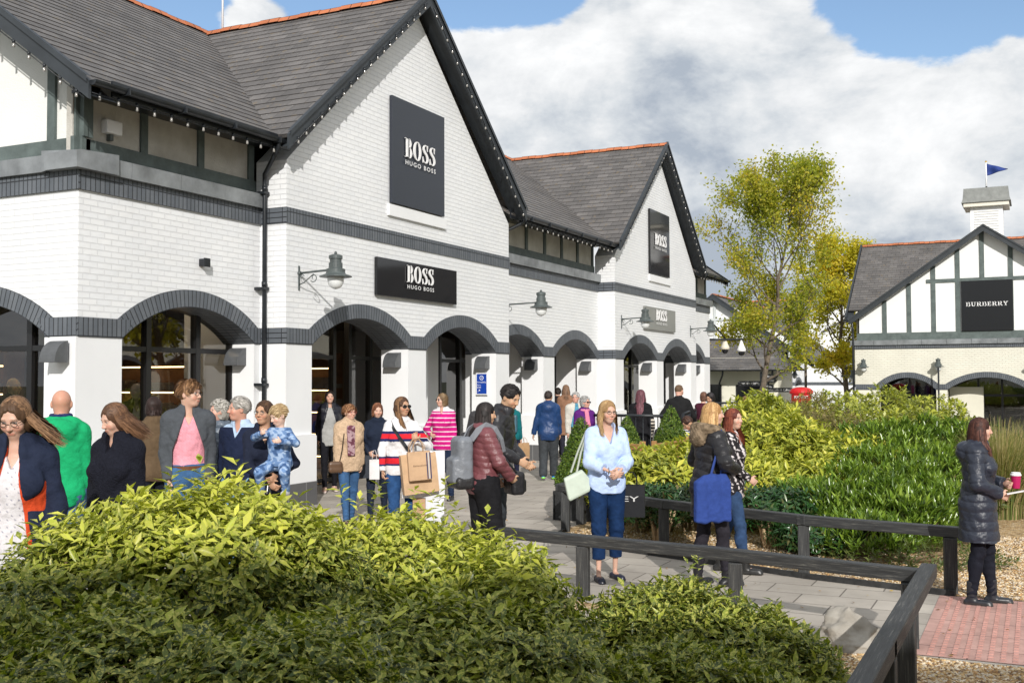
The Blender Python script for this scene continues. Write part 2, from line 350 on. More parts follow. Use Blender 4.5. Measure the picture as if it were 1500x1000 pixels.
        if plinth:
            mb = MB(); g2 = g + .006
            mb.prism([(a - ga - .006 * (ga > 0), z0 - .3), (b + gb + .006 * (gb > 0), z0 - .3), (b + gb + .006 * (gb > 0), z0 + .36), (a - ga - .006 * (ga > 0), z0 + .36)], lambda u, z, t: F(u, z, t), -thick - g2, g2)
            mb.build('plinth', m_plinth, p_)
def band(bld, F, u0, u1, z0, z1, t=.014, back=-.05, name='string_course', m_=None):
    mb = MB(); off = F.u.dot(F.O)
    mb.prism([(u0, z0), (u1, z0), (u1, z1), (u0, z1)], lambda u, z, tt: F(u, z, tt), back, t)
    return mb.build(name, m_ or m_sold, bld)
def slope(mb, A, B, C, D, gauge=.205, lift=.009, thick=.05, uo=0, mi=0):
    """roof slope A-B eave edge, D-C top edge (A under D); laid in stepped courses"""
    A, B, C, D = map(Vector, (A, B, C, D)); e = (B - A).normalized(); n = (B - A).cross(D - A).normalized()
    if n.z < 0: n = -n
    up = n.cross(e); up = up if up.z > 0 else -up
    h = max((D - A).dot(up), (C - A).dot(up)); rows = max(1, round(h / gauge))
    def L_(f): return A.lerp(D, f)
    def R_(f): return B.lerp(C, f)
    uvp = lambda p: ((p - A).dot(e) + uo, (p - A).dot(up))
    for k in range(rows):
        f0, f1 = k / rows, (k + 1) / rows
        a, b, c, d = L_(f0) + n * lift, R_(f0) + n * lift, R_(f1), L_(f1)
        mb.poly([a, b, c, d], [uvp(p) for p in (a, b, c, d)], mi)
        mb.poly([L_(f0), R_(f0), b, a], [(0, 0), (.001, 0), (.001, .001), (0, .001)], mi)
    t = n * -thick
    mb.poly([A + t, D + t, C + t, B + t], mi=mi)
    for p, q in ((A, B), (B, C), (C, D), (D, A)): mb.poly([p, q, q + t, p + t], mi=mi)
def slope_valley(mb, A, B, C, D, **k): slope(mb, A, B, C, D, **k)
def bargeboard(bld, foot, apex, foot2, n, w=.30, t=.04, soffit=.30, mt=None):
    """two sloping boards at the verge plus soffit; n is outward horizontal direction of the gable"""
    mt = mt or m_barge; n = Vector(n); foot, apex, foot2 = map(Vector, (foot, apex, foot2))
    for f in (foot, foot2):
        mb = MB(); d = (apex - f); a0 = f - d.normalized() * .05
        mb.poly([f, apex, apex - V3(0, 0, w), f - V3(0, 0, w * .9)]); q = [f + n * t, apex + n * t, apex + n * t - V3(0, 0, w), f + n * t - V3(0, 0, w * .9)]
        mb.poly(q); P = [f, apex, apex - V3(0, 0, w), f - V3(0, 0, w * .9)]
        for i in range(4): mb.poly([P[i], P[(i + 1) % 4], q[(i + 1) % 4], q[i]])
        # verge cap strip and flat soffit behind
        up = V3(0, 0, .05); mb.poly([f + up, apex + up, apex + n * (t + .03) + up, f + n * (t + .03) + up]); mb.poly([f + n * (t + .03) + up, apex + n * (t + .03) + up, apex + n * (t + .03) - up * .6, f + n * (t + .03) - up * .6])
        dn = V3(0, 0, -w * .72)
        mb.poly([f + dn, apex + dn, apex + dn - n * soffit, f + dn - n * soffit]); 
        mb.build('bargeboard', mt, bld, merge=False)
def bulbs(label, a, b, count, down=(0, 0, -.02), off=(0, 0, 0), r=.016):
    a, b = Vector(a), Vector(b); t = empty('festoon_light', a, 0, label, 'festoon lights', 'festoon lights along the eaves')
    mb = MB(); mb.tube([a + Vector(off) , b + Vector(off)], .007, 5); rel(t, mb.build('cable', m_black))
    proto = None
    for k in range(count):
        p = a.lerp(b, (k + .5) / count) + Vector(off)
        if proto is None:
            mb = MB(); mb.lathe(p + V3(0, 0, -.040), [(.004, -.028), (.018, -.022), (r, -.004), (r * .92, .012), (.014, .03)], 8); proto = rel(t, mb.build('bulb', m_bulb, loc=p))
            mb = MB(); mb.lathe(p + V3(0, 0, -.018), [(.019, 0), (.019, .05)], 6); s_ = mb.build('bulb_holder', m_black, loc=p); s_.parent = proto; s_.location = (0, 0, 0); first = p; ps = s_
        else:
            q = proto.copy(); COL.objects.link(q); q.location = p; rel(t, q)
            s2 = ps.copy(); COL.objects.link(s2); s2.parent = q; s2.matrix_parent_inverse = Matrix()
def gutter(bld, a, b, out, r=.06):
    a, b, out = Vector(a), Vector(b), Vector(out); mb = MB(); n = 8; rows = []
    for p in (a, b): rows.append([p + out * (r * (1 + math.cos(math.pi + math.pi * k / n))) + V3(0, 0, -r * math.sin(math.pi * k / n)) for k in range(n + 1)])
    for k in range(n): mb.poly([rows[0][k], rows[0][k + 1], rows[1][k + 1], rows[1][k]], sm=True)
    for rr in rows: mb.poly(rr)
    L_ = (b - a).length; k = .5
    while k < L_:
        p = a.lerp(b, k / L_); mb.box(p + out * .0 + V3(-.012, -.012, -r * 1.15), p + out * r * 2.1 + V3(.012, .012, .012)); k += .95
    mb.build('gutter', m_black, bld, merge=False)
def ridge(bld, a, b, w=.13):
    a, b = Vector(a), Vector(b); d = (b - a).normalized(); s_ = d.cross(V3(0, 0, 1)) * w; mb = MB(); L_ = (b - a).length; n = max(1, round(L_ / .45)); up = V3(0, 0, .035)
    for k in range(n):
        p, q = a + d * (L_ * k / n), a + d * (L_ * (k + 1) / n - .012); lift = V3(0, 0, .012 * (k % 2))
        P = [p - s_ + V3(0, 0, -.075), p - s_ * .45 + up * .6, p + up, p + s_ * .45 + up * .6, p + s_ + V3(0, 0, -.075)]
        for i in range(4): mb.poly([P[i] + lift, P[i + 1] + lift, P[i + 1] + (q - p) + lift, P[i] + (q - p) + lift], [(k * .45, 0), (k * .45, .1), (k * .45 + .44, .1), (k * .45 + .44, 0)])
        mb.poly([x + lift for x in P]); mb.poly([x + (q - p) + lift for x in P])
    mb.build('ridge_tiles', m_ridge, bld, merge=False)

# ================================================================ main shop building
XF, XR = -9.8, -10.27            # projecting gables / recessed bays
YA, YB0, YB1, YD0, YD1, YE = 9.38, 12.755, 20.155, 26.436, 33.836, 37.15
ZBAND0, ZBAND1, ZIMP = 4.15, 4.385, 2.39
XRIDGE, ZRIDGE, ZEAVE, XEAVE = -14.62, 8.70, 5.30, -9.72
main = empty('shop_building', (-12, 23, 0), 0, 'long white brick shop building with two grey slate gables, arches and black gable signs', 'building')
main_parts_before = set(bpy.data.objects)
sl = (ZRIDGE - ZEAVE) / (XEAVE - XRIDGE)            # main roof rise per metre
def bay(Y0, Y1, arches, first=False, last=False):
    F = Frame((XR, Y0, 0), (0, 1, 0), (1, 0, 0)); w = Y1 - Y0
    arcade(main, F, 0, w, [(a - Y0, b - Y0) for a, b in arches], ZBAND0, pier_ends=(first, last))
    band(main, F, 0, w, ZBAND0, ZBAND1, .03, -.5)
    # lead ledge
    mb = MB(); k = .0
    y0, y1 = (Y0 - .12 if first else Y0), (Y1 + .12 if last else Y1)
    n = max(2, round((y1 - y0) / .95))
    for i in range(n):
        a, b = y0 + (y1 - y0) * i / n, y0 + (y1 - y0) * (i + 1) / n - .006; jit = random.uniform(-.004, .004)
        mb.prism([(XR - .5, ZBAND1 + .001), (XR + .09 + jit, ZBAND1 + .001), (XR + .10 + jit, ZBAND1 + .20), (XR + .05, ZBAND1 + .215), (XR - .5, ZBAND1 + .25)], lambda u, v, t: V3(u, t, v), a, b)
    mb.build('lead_ledge', m_lead, main)
    # timber framed clerestory
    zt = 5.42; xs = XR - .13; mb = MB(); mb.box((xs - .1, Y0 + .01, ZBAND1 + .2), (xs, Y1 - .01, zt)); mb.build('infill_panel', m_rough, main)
    mb = MB(); mb.box((xs - .02, Y0, ZBAND1 + .19), (xs + .04, Y1, ZBAND1 + .42)); mb.build('timber_sill', m_timber, main)
    nb = max(3, round(w / 1.05))
    for i in range(nb + 1):
        y = Y0 + .09 + (w - .18) * i / nb; mb = MB(); mb.box((xs - .01, y - .06, ZBAND1 + .42), (xs + .032, y + .06, zt)); mb.build('timber_post', m_timber, main)
    mb = MB(); mb.box((xs - .01, Y0, zt - .1), (XEAVE - .05, Y1, zt - .06)); mb.box((XEAVE - .05, Y0, zt - .22), (XEAVE - .02, Y1, zt - .03)); mb.build('fascia', m_black, main)
def gable(Y0, Y1, arches):
    F = Frame((XF, Y0, 0), (0, 1, 0), (1, 0, 0)); w = Y1 - Y0; c = w / 2
    top = lambda u: 5.08 + (c - abs(u - c)) * (3.28 / c)
    arcade(main, F, 0, w, [(a - Y0, b - Y0) for a, b in arches], top, top_brk=(c,))
    band(main, F, -.016, w + .016, ZBAND0, ZBAND1, .016, -.54)
    # returns
    for yy, s_ in ((Y0, -1), (Y1, 1)):
        mb = MB(); F2 = Frame((XF - .55, yy, 0), (1, 0, 0), (0, s_, 0)); 
    return F
bay(YA, YB0, [(10.08, 12.62)], first=True)
gable(YB0, YB1, [(13.38, 16.16), (16.77, 19.55)])
bay(YB1, YD0, [(20.25, 22.93), (23.57, 26.3)])
gable(YD0, YD1, [(27.06, 29.84), (30.45, 33.23)])
bay(YD1, YE, [(33.95, 36.45)], last=True)
# side wall of the front gable end (facing the camera): arches and half timbering
FA = Frame((-18.97, YA - .006, 0), (1, 0, 0), (0, -1, 0)); WA = 18.97 + XR - .004
arcade(main, FA, 0, WA, [(8.25 - 6.0, 8.25 - 3.4), (8.25 - 2.75, 8.25 - .02)], ZBAND0, pier_ends=(True, True))
band(main, FA, 0, WA + .033, ZBAND0, ZBAND1, .032, -.004)
mb = MB()
mb.prism([(-.5, ZBAND1 + .001), (.09, ZBAND1 + .001), (.10, ZBAND1 + .20), (.05, ZBAND1 + .215), (-.5, ZBAND1 + .25)], lambda u, v, t: V3(t, YA - u, v), -19.1, XR - .42)
mb.prism([(-.5, ZBAND1 + .002), (.15, ZBAND1 + .002), (.16, ZBAND1 + .20), (.1, ZBAND1 + .216), (-.5, ZBAND1 + .252)], lambda u, v, t: V3(t, YA - u, v), XR - .415, XR + .13)
mb.build('lead_ledge', m_lead, main)
# thicker corner pier
mb = MB(); mb.prism([(XR - .43, 1.03), (XR + .001, 1.03), (XR + .001, 2.391), (XR - .43, 2.391)], lambda u, v, t: V3(u, YA - t, v), .0, .028); mb.prism([(XR - .49, .36), (XR + .056, .36), (XR + .056, 1.029), (XR - .49, 1.029)], lambda u, v, t: V3(u, YA - t, v), -.3, .085); mb.build('corner_pier', m_render, main)
mb = MB(); mb.prism([(XR - .496, -.2), (XR + .063, -.2), (XR + .063, .359), (XR - .496, .359)], lambda u, v, t: V3(u, YA - t, v), -.3, .092); mb.build('plinth', m_plinth, main)
# half timbered gable triangle
ys = YA + .13; gx0, gx1 = -18.9, XR - .09
def ztri(x): return ZRIDGE - .12 - abs(x - XRIDGE) * sl
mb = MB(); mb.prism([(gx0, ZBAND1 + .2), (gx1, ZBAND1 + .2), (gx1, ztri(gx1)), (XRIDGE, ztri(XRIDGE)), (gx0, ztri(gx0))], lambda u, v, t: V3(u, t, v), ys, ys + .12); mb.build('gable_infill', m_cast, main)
mb = MB(); mb.box((gx0, ys - .045, ZBAND1 + .19), (gx1 + .04, ys + .02, ZBAND1 + .43)); mb.build('timber_sill', m_timber, main)
for i in range(14):
    x = gx1 + .045 - .09 - i * .62 if i else gx1 - .055
    if i == 1: x = gx1 - .5
    if i > 1: x = gx1 - .5 - (i - 1) * 1.1
    if x < gx0: break
    mb = MB(); w_ = .12 if i == 0 else .065; mb.box((x - w_, ys - .04 - .004 * (i == 0), ZBAND1 + .43), (x + w_, ys + .02, ztri(x) - .05)); mb.build('timber_post', m_timber, main)
mb = MB(); mb.box((gx1 - .0, ys - .043, ZBAND1 + .43), (gx1 + .045, ys + .12, ztri(gx1) - .1)); mb.build('timber_post', m_timber, main)
# roofs
YG0, YG1 = YA - .36, YE + .38
mb = MB(); cB, cD = (YB0 + YB1) / 2, (YD0 + YD1) / 2
E0 = lambda y: V3(XEAVE, y, ZEAVE); R0 = lambda y: V3(XRIDGE, y, ZRIDGE)
gs = 3.30 / 3.98; ZG = ZRIDGE - .03; ZGE = ZG - 3.98 * gs
for c in (cB, cD): pass
yv = lambda c, s_: c + s_ * 3.98                    # foot of each cross gable roof
slope(mb, E0(YG0), E0(yv(cB, -1) + .25), R0(cB), R0(YG0), uo=0)
slope(mb, E0(yv(cB, 1) - .25), E0(yv(cD, -1) + .25), R0(cD), R0(cB))
slope(mb, E0(yv(cD, 1) - .25), E0(YG1), R0(YG1), R0(cD))
slope(mb, V3(-19.52, YG1, ZEAVE), V3(-19.52, YG0, ZEAVE), R0(YG0), R0(YG1))
mb.build('roof', m_slate, main, merge=False)
XV = XF + .27
for c in (cB, cD):
    mb = MB()
    for s_ in (-1, 1):
        A, B = V3(XV, c + s_ * 3.98, ZGE), V3(XEAVE - .25, c + s_ * 3.98, ZGE)
        slope(mb, A, B, V3(XRIDGE + .05, c, ZG), V3(XV, c, ZG))
    mb.build('gable_roof', m_slate, main, merge=False)
    ridge(main, (XRIDGE, c, ZG + .02), (XV + .02, c, ZG + .02))
    bargeboard(main, (XV - .03, c - 4.0, ZGE), (XV - .03, c, ZG + .02), (XV - .03, c + 4.0, ZGE), (1, 0, 0), w=.24, soffit=.28)
ridge(main, (XRIDGE, YG0, ZRIDGE + .02), (XRIDGE, YG1, ZRIDGE + .02))
for yy, nn in ((YG0, -1), (YG1, 1)):
    bargeboard(main, (XEAVE + .02, yy, ZEAVE), (XRIDGE, yy, ZRIDGE + .03), (-19.5, yy, ZEAVE), (0, nn, 0), w=.24, soffit=.4)
gutter(main, (XEAVE + .0, YG0 - .02, ZEAVE), (XEAVE, cB - 3.95, ZEAVE), (1, 0, 0))
gutter(main, (XEAVE, cB + 3.95, ZEAVE), (XEAVE, cD - 3.95, ZEAVE), (1, 0, 0))
gutter(main, (XEAVE, cD + 3.95, ZEAVE), (XEAVE, YG1, ZEAVE), (1, 0, 0))
for y in (cB - 3.98, cB + 3.98, cD - 3.98, cD + 3.98):  # eave box of each cross gable
    pass
# shop fronts behind the arches
XS = -11.55
mb = MB(); mb.box((-18.9, YA + .56, -.1), (-18.7, YE - .1, 4.0)); mb.box((-18.9, YE - .2, -.1), (XS, YE, 4.1)); mb.box((-18.9, YA + .56, 3.35), (XR - .56, YE - .1, 3.5)); mb.build('interior_shell', mat('interior_plaster', (.30, .25, .19), .8), main)
mb = MB(); mb.box((-18.9, YA + .1, -.06), (XS, YE - .1, .015)); mb.build('interior_floor', mat('interior_floor', (.12, .09, .07), .4), main)
mb = MB(); mb.box((-18.9, YE - .02, -.3), (XR - .5, YE + .0, 5.2)); mb.box((-18.95, YA + .1, -.2), (-18.9, YE, 5.4)); mb.build('rear_wall', m_brick, main)
def glazing(F, u0, u1, mull, z0=.02, z1=3.1, trans=2.28):
    mb = MB(); mb.poly([F(u0, z0), F(u1, z0), F(u1, z1), F(u0, z1)]); mb.build('window_pane', m_glass, main, merge=False)
    mb = MB()
    for u in [u0, *mull, u1]: mb.prism([(u - .045, z0), (u + .045, z0), (u + .045, z1), (u - .045, z1)], lambda a, b, t: F(a, b, t), -.06, .05)
    for z in (z0 + .06, trans, z1 - .06): mb.prism([(u0, z - .035), (u1, z - .035), (u1, z + .035), (u0, z + .035)], lambda a, b, t: F(a, b, t), -.055, .045)
    mb.build('window_frame', m_frame, main, merge=False)
FS = Frame((XS, 0, 0), (0, 1, 0), (1, 0, 0))
def partition(y, d=.22, x1=XR - .55, m_=None):
    mb = MB(); mb.box((XS - .1, y - d / 2, 0), (x1 + .02, y + d / 2, 3.34)); mb.build('lobby_wall', m_ or m_render, main)
glazing(Frame((XR - .45, 0, 0), (0, 1, 0), (1, 0, 0)), YA + .55, 12.64, [10.95, 11.9])
glazing(FS, 12.9, 16.4, [13.9, 14.75, 15.6])
glazing(FS, 16.9, 18.3, [17.6]); partition(18.4, .3); partition(12.78, .2)
mb = MB(); mb.box((XS - .05, 18.5, 0), (XS + .05, 20.2, 3.34)); mb.build('lobby_wall', m_render, main); 
glazing(FS, 20.3, 23.2, [21.2, 22.2]); partition(23.3, .25)
glazing(FS, 23.45, 26.5, [24.3, 25.4]); partition(26.6, .2)
glazing(FS, 26.8, 28.6, [27.7]); mb = MB(); mb.box((XS - .05, 28.6, 0), (XS + .05, 31.5, 3.34)); mb.build('lobby_wall', m_render, main)
glazing(FS, 31.5, 36.9, [32.5, 33.5, 34.6, 35.7])
glazing(Frame((-18.8, YA + .45, 0), (1, 0, 0), (0, -1, 0)), 0, 8.0, [1.5, 3, 4.8, 6.1, 7.25])
mb = MB(); mb.box((-18.85, YA + .6, 3.36), (XR - .56, YE - .1, 3.48)); mb.build('arcade_soffit', m_render, main)
# downpipes
def downpipe(y, x, zt, xw):
    mb = MB(); mb.tube([(XEAVE + .06, y - .28, zt), (XEAVE + .06, y - .28, zt - .12), (x, y, zt - .42), (x, y, zt - .6), (x, y, .1)], .034, 10)
    for z in (4.6, 3.2, 1.8, .5): mb.box((xw, y - .06, z - .02), (x + .04, y + .06, z + .02)); mb.tube([(x, y, z + .03), (x, y, z + .1)], .042, 10)
    mb.build('downpipe', m_black, main)
downpipe(YB0 - .08, XR + .14, 5.3, XR)
mb = MB(); mb.tube([(XEAVE + .06, YB1 + .4, 5.28), (XEAVE + .06, YB1 + .4, 5.15), (XR + .03, YB1 + .15, 4.85), (XR + .03, YB1 + .12, 4.6)], .034, 10); mb.build('downpipe', m_black, main)
# sign recess sills
for c in (cB, cD):
    mb = MB(); mb.box((XF, c - .98, 4.63), (XF + .045, c + 1.0, 4.83)); mb.build('sign_sill', m_render, main, bevel=.008)
mb = MB(); mb.tube([(-14.2, cB, 8.6), (-14.2, cB, 10.5)], .02, 6); mb.build('vent_pole', m_white, main)
for o in set(bpy.data.objects) - main_parts_before:
    if o.parent == main: o.matrix_parent_inverse = Matrix.Translation(Vector(main.location)).inverted()

# festoon bulbs along eaves and verges
zf = -.22
bulbs('row of clear bulbs under the nearest slate eave at the left', (XEAVE - .0, YG0, 5.17), (XEAVE, cB - 3.95, 5.17), 12)
bulbs('row of clear bulbs under the eave between the two gables', (XEAVE, cB + 3.95, 5.17), (XEAVE, cD - 3.95, 5.17), 20)
bulbs('row of clear bulbs under the short far eave past the second gable', (XEAVE, cD + 3.95, 5.17), (XEAVE, YG1, 5.17), 11)
nm = {0: 'nearest big', 1: 'second, farther'}
for i, c in enumerate((cB, cD)):
    bulbs('clear bulbs up the left slope of the %s white gable' % nm[i], (XV + .02, c - 3.9, ZGE - .12), (XV + .02, c - .1, ZG - .2), 20)
    bulbs('clear bulbs down the right slope of the %s white gable' % nm[i], (XV + .02, c + .12, ZG - .22), (XV + .02, c + 3.9, ZGE - .14), 20)
bulbs('clear bulbs along the half timbered gable verge at top left', (XEAVE - .05, YG0 - .03, ZEAVE - .2), (XRIDGE + 1.2, YG0 - .03, ZEAVE - .2 + (XEAVE - XRIDGE - 1.25) * sl), 14)
# ================================================================ lettering
def ribbon(path, hw, closed=False, sub=5):
    P = [Vector((x, y, 0)) for x, y in path]; W = list(hw); n = len(P); pts = []; ws = []
    rngk = range(n if closed else n - 1)
    for i in rngk:
        p0, p1, p2, p3 = (P[(i - 1) % n], P[i], P[(i + 1) % n], P[(i + 2) % n]) if closed else (P[max(i - 1, 0)], P[i], P[i + 1], P[min(i + 2, n - 1)])
        for k in range(sub):
            t = k / sub; pts.append(.5 * ((2 * p1) + (p2 - p0) * t + (2 * p0 - 5 * p1 + 4 * p2 - p3) * t * t + (3 * p1 - p0 - 3 * p2 + p3) * t ** 3))
            w2 = W[(i + 1) % n]; ws.append(W[i] + (w2 - W[i]) * t)
    if not closed: pts.append(P[-1]); ws.append(W[-1])
    m_ = len(pts); Lp, Rp = [], []
    for i in range(m_):
        a, b = (pts[(i - 1) % m_], pts[(i + 1) % m_]) if closed else (pts[max(i - 1, 0)], pts[min(i + 1, m_ - 1)])
        d = (b - a).normalized(); q = Vector((-d.y, d.x, 0)) * ws[i]; Lp.append(pts[i] + q); Rp.append(pts[i] - q)
    return Lp, Rp, closed
def rect(x0, y0, x1, y1): return [Vector((x0, y0, 0)), Vector((x1, y0, 0))], [Vector((x0, y1, 0)), Vector((x1, y1, 0))], False
def ell(cx, cy, rx, ry, wv, n=16):
    P = [(cx + rx * math.cos(2 * math.pi * k / n), cy + ry * math.sin(2 * math.pi * k / n)) for k in range(n)]
    return ribbon(P, [wv[0] + (wv[1] - wv[0]) * abs(math.cos(2 * math.pi * k / n)) ** 1.3 for k in range(n)], True, 2)
def glyph(ch):
    """didone capitals: (ribbons, advance)"""
    if ch == 'O': return [ell(.35, .5, .255, .485, (.018, .085))], .76
    if ch == 'S': return [ribbon([(.455, .70), (.42, .88), (.28, .972), (.14, .90), (.10, .74), (.20, .59), (.37, .44), (.45, .26), (.39, .10), (.25, .028), (.10, .10), (.045, .31)], [.018, .022, .022, .05, .078, .085, .085, .078, .05, .024, .022, .018]), rect(.44, .68, .475, .985), rect(.025, .01, .06, .33)], .58
    if ch == 'B': return [rect(.10, .0, .26, 1), rect(0, 0, .36, .028), rect(0, .972, .36, 1), ribbon([(.26, .984), (.40, .97), (.475, .76), (.40, .55), (.26, .53)], [.015, .028, .072, .028, .015]), ribbon([(.26, .53), (.44, .50), (.53, .27), (.44, .03), (.26, .015)], [.015, .028, .08, .028, .015])], .66
def slab(ch):
    t = .10; s = .085
    if ch == 'B': return [rect(.12, 0, .30, 1), rect(0, 0, .5, s), rect(0, 1 - s, .5, 1), ribbon([(.3, .955), (.62, .93), (.72, .76), (.62, .56), (.3, .53)], [.045, .055, .085, .055, .045]), ribbon([(.3, .53), (.68, .50), (.80, .27), (.68, .06), (.3, .045)], [.045, .055, .09, .055, .045])], .98
    if ch == 'U': return [ribbon([(.22, 1), (.22, .35), (.34, .10), (.50, .055), (.66, .10), (.78, .35), (.78, 1)], [.085, .085, .07, .05, .05, .05, .05]), rect(0, 1 - s, .44, 1), rect(.62, 1 - s, 1.0, 1)], 1.08
    if ch == 'R': return [rect(.12, 0, .30, 1), rect(0, 0, .44, s), rect(0, 1 - s, .5, 1), ribbon([(.3, .955), (.64, .93), (.75, .74), (.64, .53), (.3, .49)], [.045, .055, .09, .055, .045]), ribbon([(.45, .49), (.62, .38), (.74, .12), (.98, .05)], [.06, .08, .08, .05])], 1.04
    if ch == 'E': return [rect(.12, 0, .30, 1), rect(0, 0, .78, s), rect(0, 1 - s, .74, 1), rect(.3, .46, .56, .54), rect(.52, .34, .58, .66), rect(.70, 0, .78, .32), rect(.66, .70, .74, 1)], .9
    if ch == 'Y': return [rect(.40, 0, .58, .48), rect(.26, 0, .72, s), ribbon([(.14, .97), (.49, .45)], [.09, .09]), ribbon([(.84, .97), (.50, .45)], [.055, .055]), rect(0, 1 - s, .38, 1), rect(.64, 1 - s, 1.0, 1)], 1.02
def letters(F, u, z, h, text, fn=glyph, xs=1, gap=.06, t=(.02, .05), width=None, mirror=False):
    tot = sum(fn(c)[1] + gap for c in text) * h * xs - gap * h * xs
    if width: xs *= width / tot; tot = width
    mb = MB(); x = u - tot / 2
    for c in text:
        rib, adv = fn(c)
        for L_, R_, cl in rib:
            n = len(L_); P = lambda q, tt: F(x + q.x * h * xs, z + q.y * h, tt)
            for i in range(n if cl else n - 1):
                j = (i + 1) % n
                mb.poly([P(L_[i], t[1]), P(L_[j], t[1]), P(R_[j], t[1]), P(R_[i], t[1])])
                mb.poly([P(L_[i], t[0]), P(L_[j], t[0]), P(L_[j], t[1]), P(L_[i], t[1])]); mb.poly([P(R_[i], t[0]), P(R_[j], t[0]), P(R_[j], t[1]), P(R_[i], t[1])])
            if not cl:
                for i in (0, n - 1): mb.poly([P(L_[i], t[0]), P(R_[i], t[0]), P(R_[i], t[1]), P(L_[i], t[1])])
        x += (adv + gap) * h * xs
    return mb
def sans(F, u, z, h, text, width=None, t=.03, ext=.004, spacing=1.0, bold=0, align='CENTER'):
    cu = bpy.data.curves.new('txt', 'FONT'); cu.body = text; cu.size = 1; cu.extrude = 0; cu.space_character = spacing; cu.offset = bold; cu.resolution_u = 2
    o = bpy.data.objects.new('txt', cu); COL.objects.link(o); dg = bpy.context.evaluated_depsgraph_get(); me = bpy.data.meshes.new_from_object(o.evaluated_get(dg))
    xs = [v.co.x for v in me.vertices] or [0]; ys = [v.co.y for v in me.vertices] or [0]; x0, x1, y0, y1 = min(xs), max(xs), min(ys), max(ys)
    sy = h / max(y1 - y0, 1e-3) if not any(c in text for c in 'gjpqy') else h / .73; sx = width / (x1 - x0) if width else sy
    mb = MB(); off = (x0 + x1) / 2 if align == 'CENTER' else x0
    for p in me.polygons: mb.poly([F(u + (me.vertices[i].co.x - off) * sx, z + me.vertices[i].co.y * sy, t) for i in p.vertices])
    bpy.data.objects.remove(o); bpy.data.meshes.remove(me); bpy.data.curves.remove(cu); return mb
def shop_sign(F, u0, u1, z0, z1, panel, label, h=.42, depth=.07, trim=None, width=.9, cz=None, fs=1):
    c = F((u0 + u1) / 2, z0); t = empty('shop_sign', c, 0, label, 'shop sign')
    mb = MB(); mb.prism([(u0, z0), (u1, z0), (u1, z1), (u0, z1)], lambda a, b, tt: F(a, b, tt), .012, depth); rel(t, mb.build('sign_board', panel, bevel=.006))
    cz = cz if cz is not None else (z0 + z1) / 2
    rel(t, letters(F, (u0 + u1) / 2, cz - h * .2, h, 'BOSS', t=(depth + .018, depth + .034), width=width).build('lettering', m_white, merge=False))
    rel(t, sans(F, (u0 + u1) / 2, cz - h * .58, h * .24, 'HUGO BOSS', width=width * .98, t=depth + .03, spacing=1.3, bold=.012).build('small_lettering', m_white, merge=False))
    return t
FX = Frame((XF, 0, 0), (0, 1, 0), (1, 0, 0))
shop_sign(FX, 15.53, 17.33, 4.85, 6.68, m_satin, 'tall matt navy gable sign reading BOSS on the nearest gable', h=.33, width=1.06, cz=5.76)
shop_sign(FX, 15.07, 17.79, 3.26, 3.89, m_gloss, 'wide glossy black fascia sign above the first two arches', h=.29, width=.93, cz=3.60)
shop_sign(FX, 29.14, 30.92, 4.85, 6.68, m_gloss, 'glossy black gable sign reading BOSS on the farther gable', h=.33, width=1.06, cz=5.76)
shop_sign(FX, 28.64, 31.44, 3.26, 3.90, m_silver, 'wide grey fascia sign above arches of the farther gable', h=.31, width=1.0, cz=3.60)
FW_ = Frame((XR - .38, 0, 0), (0, 1, 0), (1, 0, 0))
shop_sign(Frame((XR - .66, 0, 0), (0, 1, 0), (1, 0, 0)), 10.45, 11.49, 2.58, 3.12, m_satin, 'black hanging sign half hidden by the nearest arch', h=.26, width=.78, cz=2.86, depth=.05)

# ---------------------------------------------------------------- wall lanterns
m_lamp = mat('grey_green_lamp_paint', (.075, .09, .09), .4, .5, nscale=8, namt=.2)
m_opal = mat('opal_globe', (.72, .74, .74), .15, .6)
def lantern(loc, rz, label, arm=.66, group='lantern lights on brackets', sc=1.0, bracket=True):
    """mount on wall at loc, arm towards local +x"""
    t = empty('wall_lantern', loc, rz, label, 'wall lantern', group); t.scale = (sc,) * 3
    if bracket:
        mb = MB(); mb.box((0, -.012, -.25), (.018, .012, .11)); mb.tube([(0, 0, .0), (arm, 0, .03)], .016, 8); mb.lathe((.01, 0, 0), [(.03, -.01), (.03, .03)], 10, axis='x')
        c = [(.02, 0, -.17), (.10, 0, -.14), (.2, 0, -.07), (.27, 0, -.02)]; mb.tube(c, .008, 6)
        cs = [(.27 + .07 * (1 - k / 14) * math.cos(3.9 + k * .62), 0, -.075 + .07 * (1 - k / 14) * math.sin(3.9 + k * .62)) for k in range(11)]; mb.tube(cs, .007, 6)
        cs = [(.06 + .04 * (1 - k / 12) * math.cos(k * .7), 0, -.05 + .04 * (1 - k / 12) * math.sin(k * .7)) for k in range(9)]; mb.tube(cs, .006, 6)
        mb.build('bracket_arm', m_lamp, t)
    mb = MB(); x = arm; Z = .0
    mb.lathe((x, 0, Z), [(.02, .245), (.02, .275), (.012, .29)], 12)
    mb.lathe((x, 0, Z), [(.235, -.085), (.235, -.072), (.15, -.04), (.138, -.02), (.138, .03), (.10, .045), (.10, .12), (.085, .125), (.085, .175), (.10, .18), (.10, .225), (.08, .235), (.05, .245), (.01, .25)], 24, sm=False)
    mb.build('lamp_hood', m_lamp, t)
    mb = MB(); mb.lathe((x, 0, Z), [(.118, -.06), (.12, -.12), (.115, -.17), (.09, -.22), (.05, -.25), (.005, -.262)], 20); mb.build('globe', m_opal, t)
    return t
for px, py, X, lab in ((437, 403, XF, 'grey lantern on bracket beside the downpipe of the nearest gable'), (735, 446, XF, None), (907, 470, XF, 'grey lantern in front of the grey fascia sign'), (1011, 488, XF, None)):
    pass
lantern((XF, 13.05, 3.44), 0, 'grey bracket lantern left of the wide black fascia sign, nearest of the four')
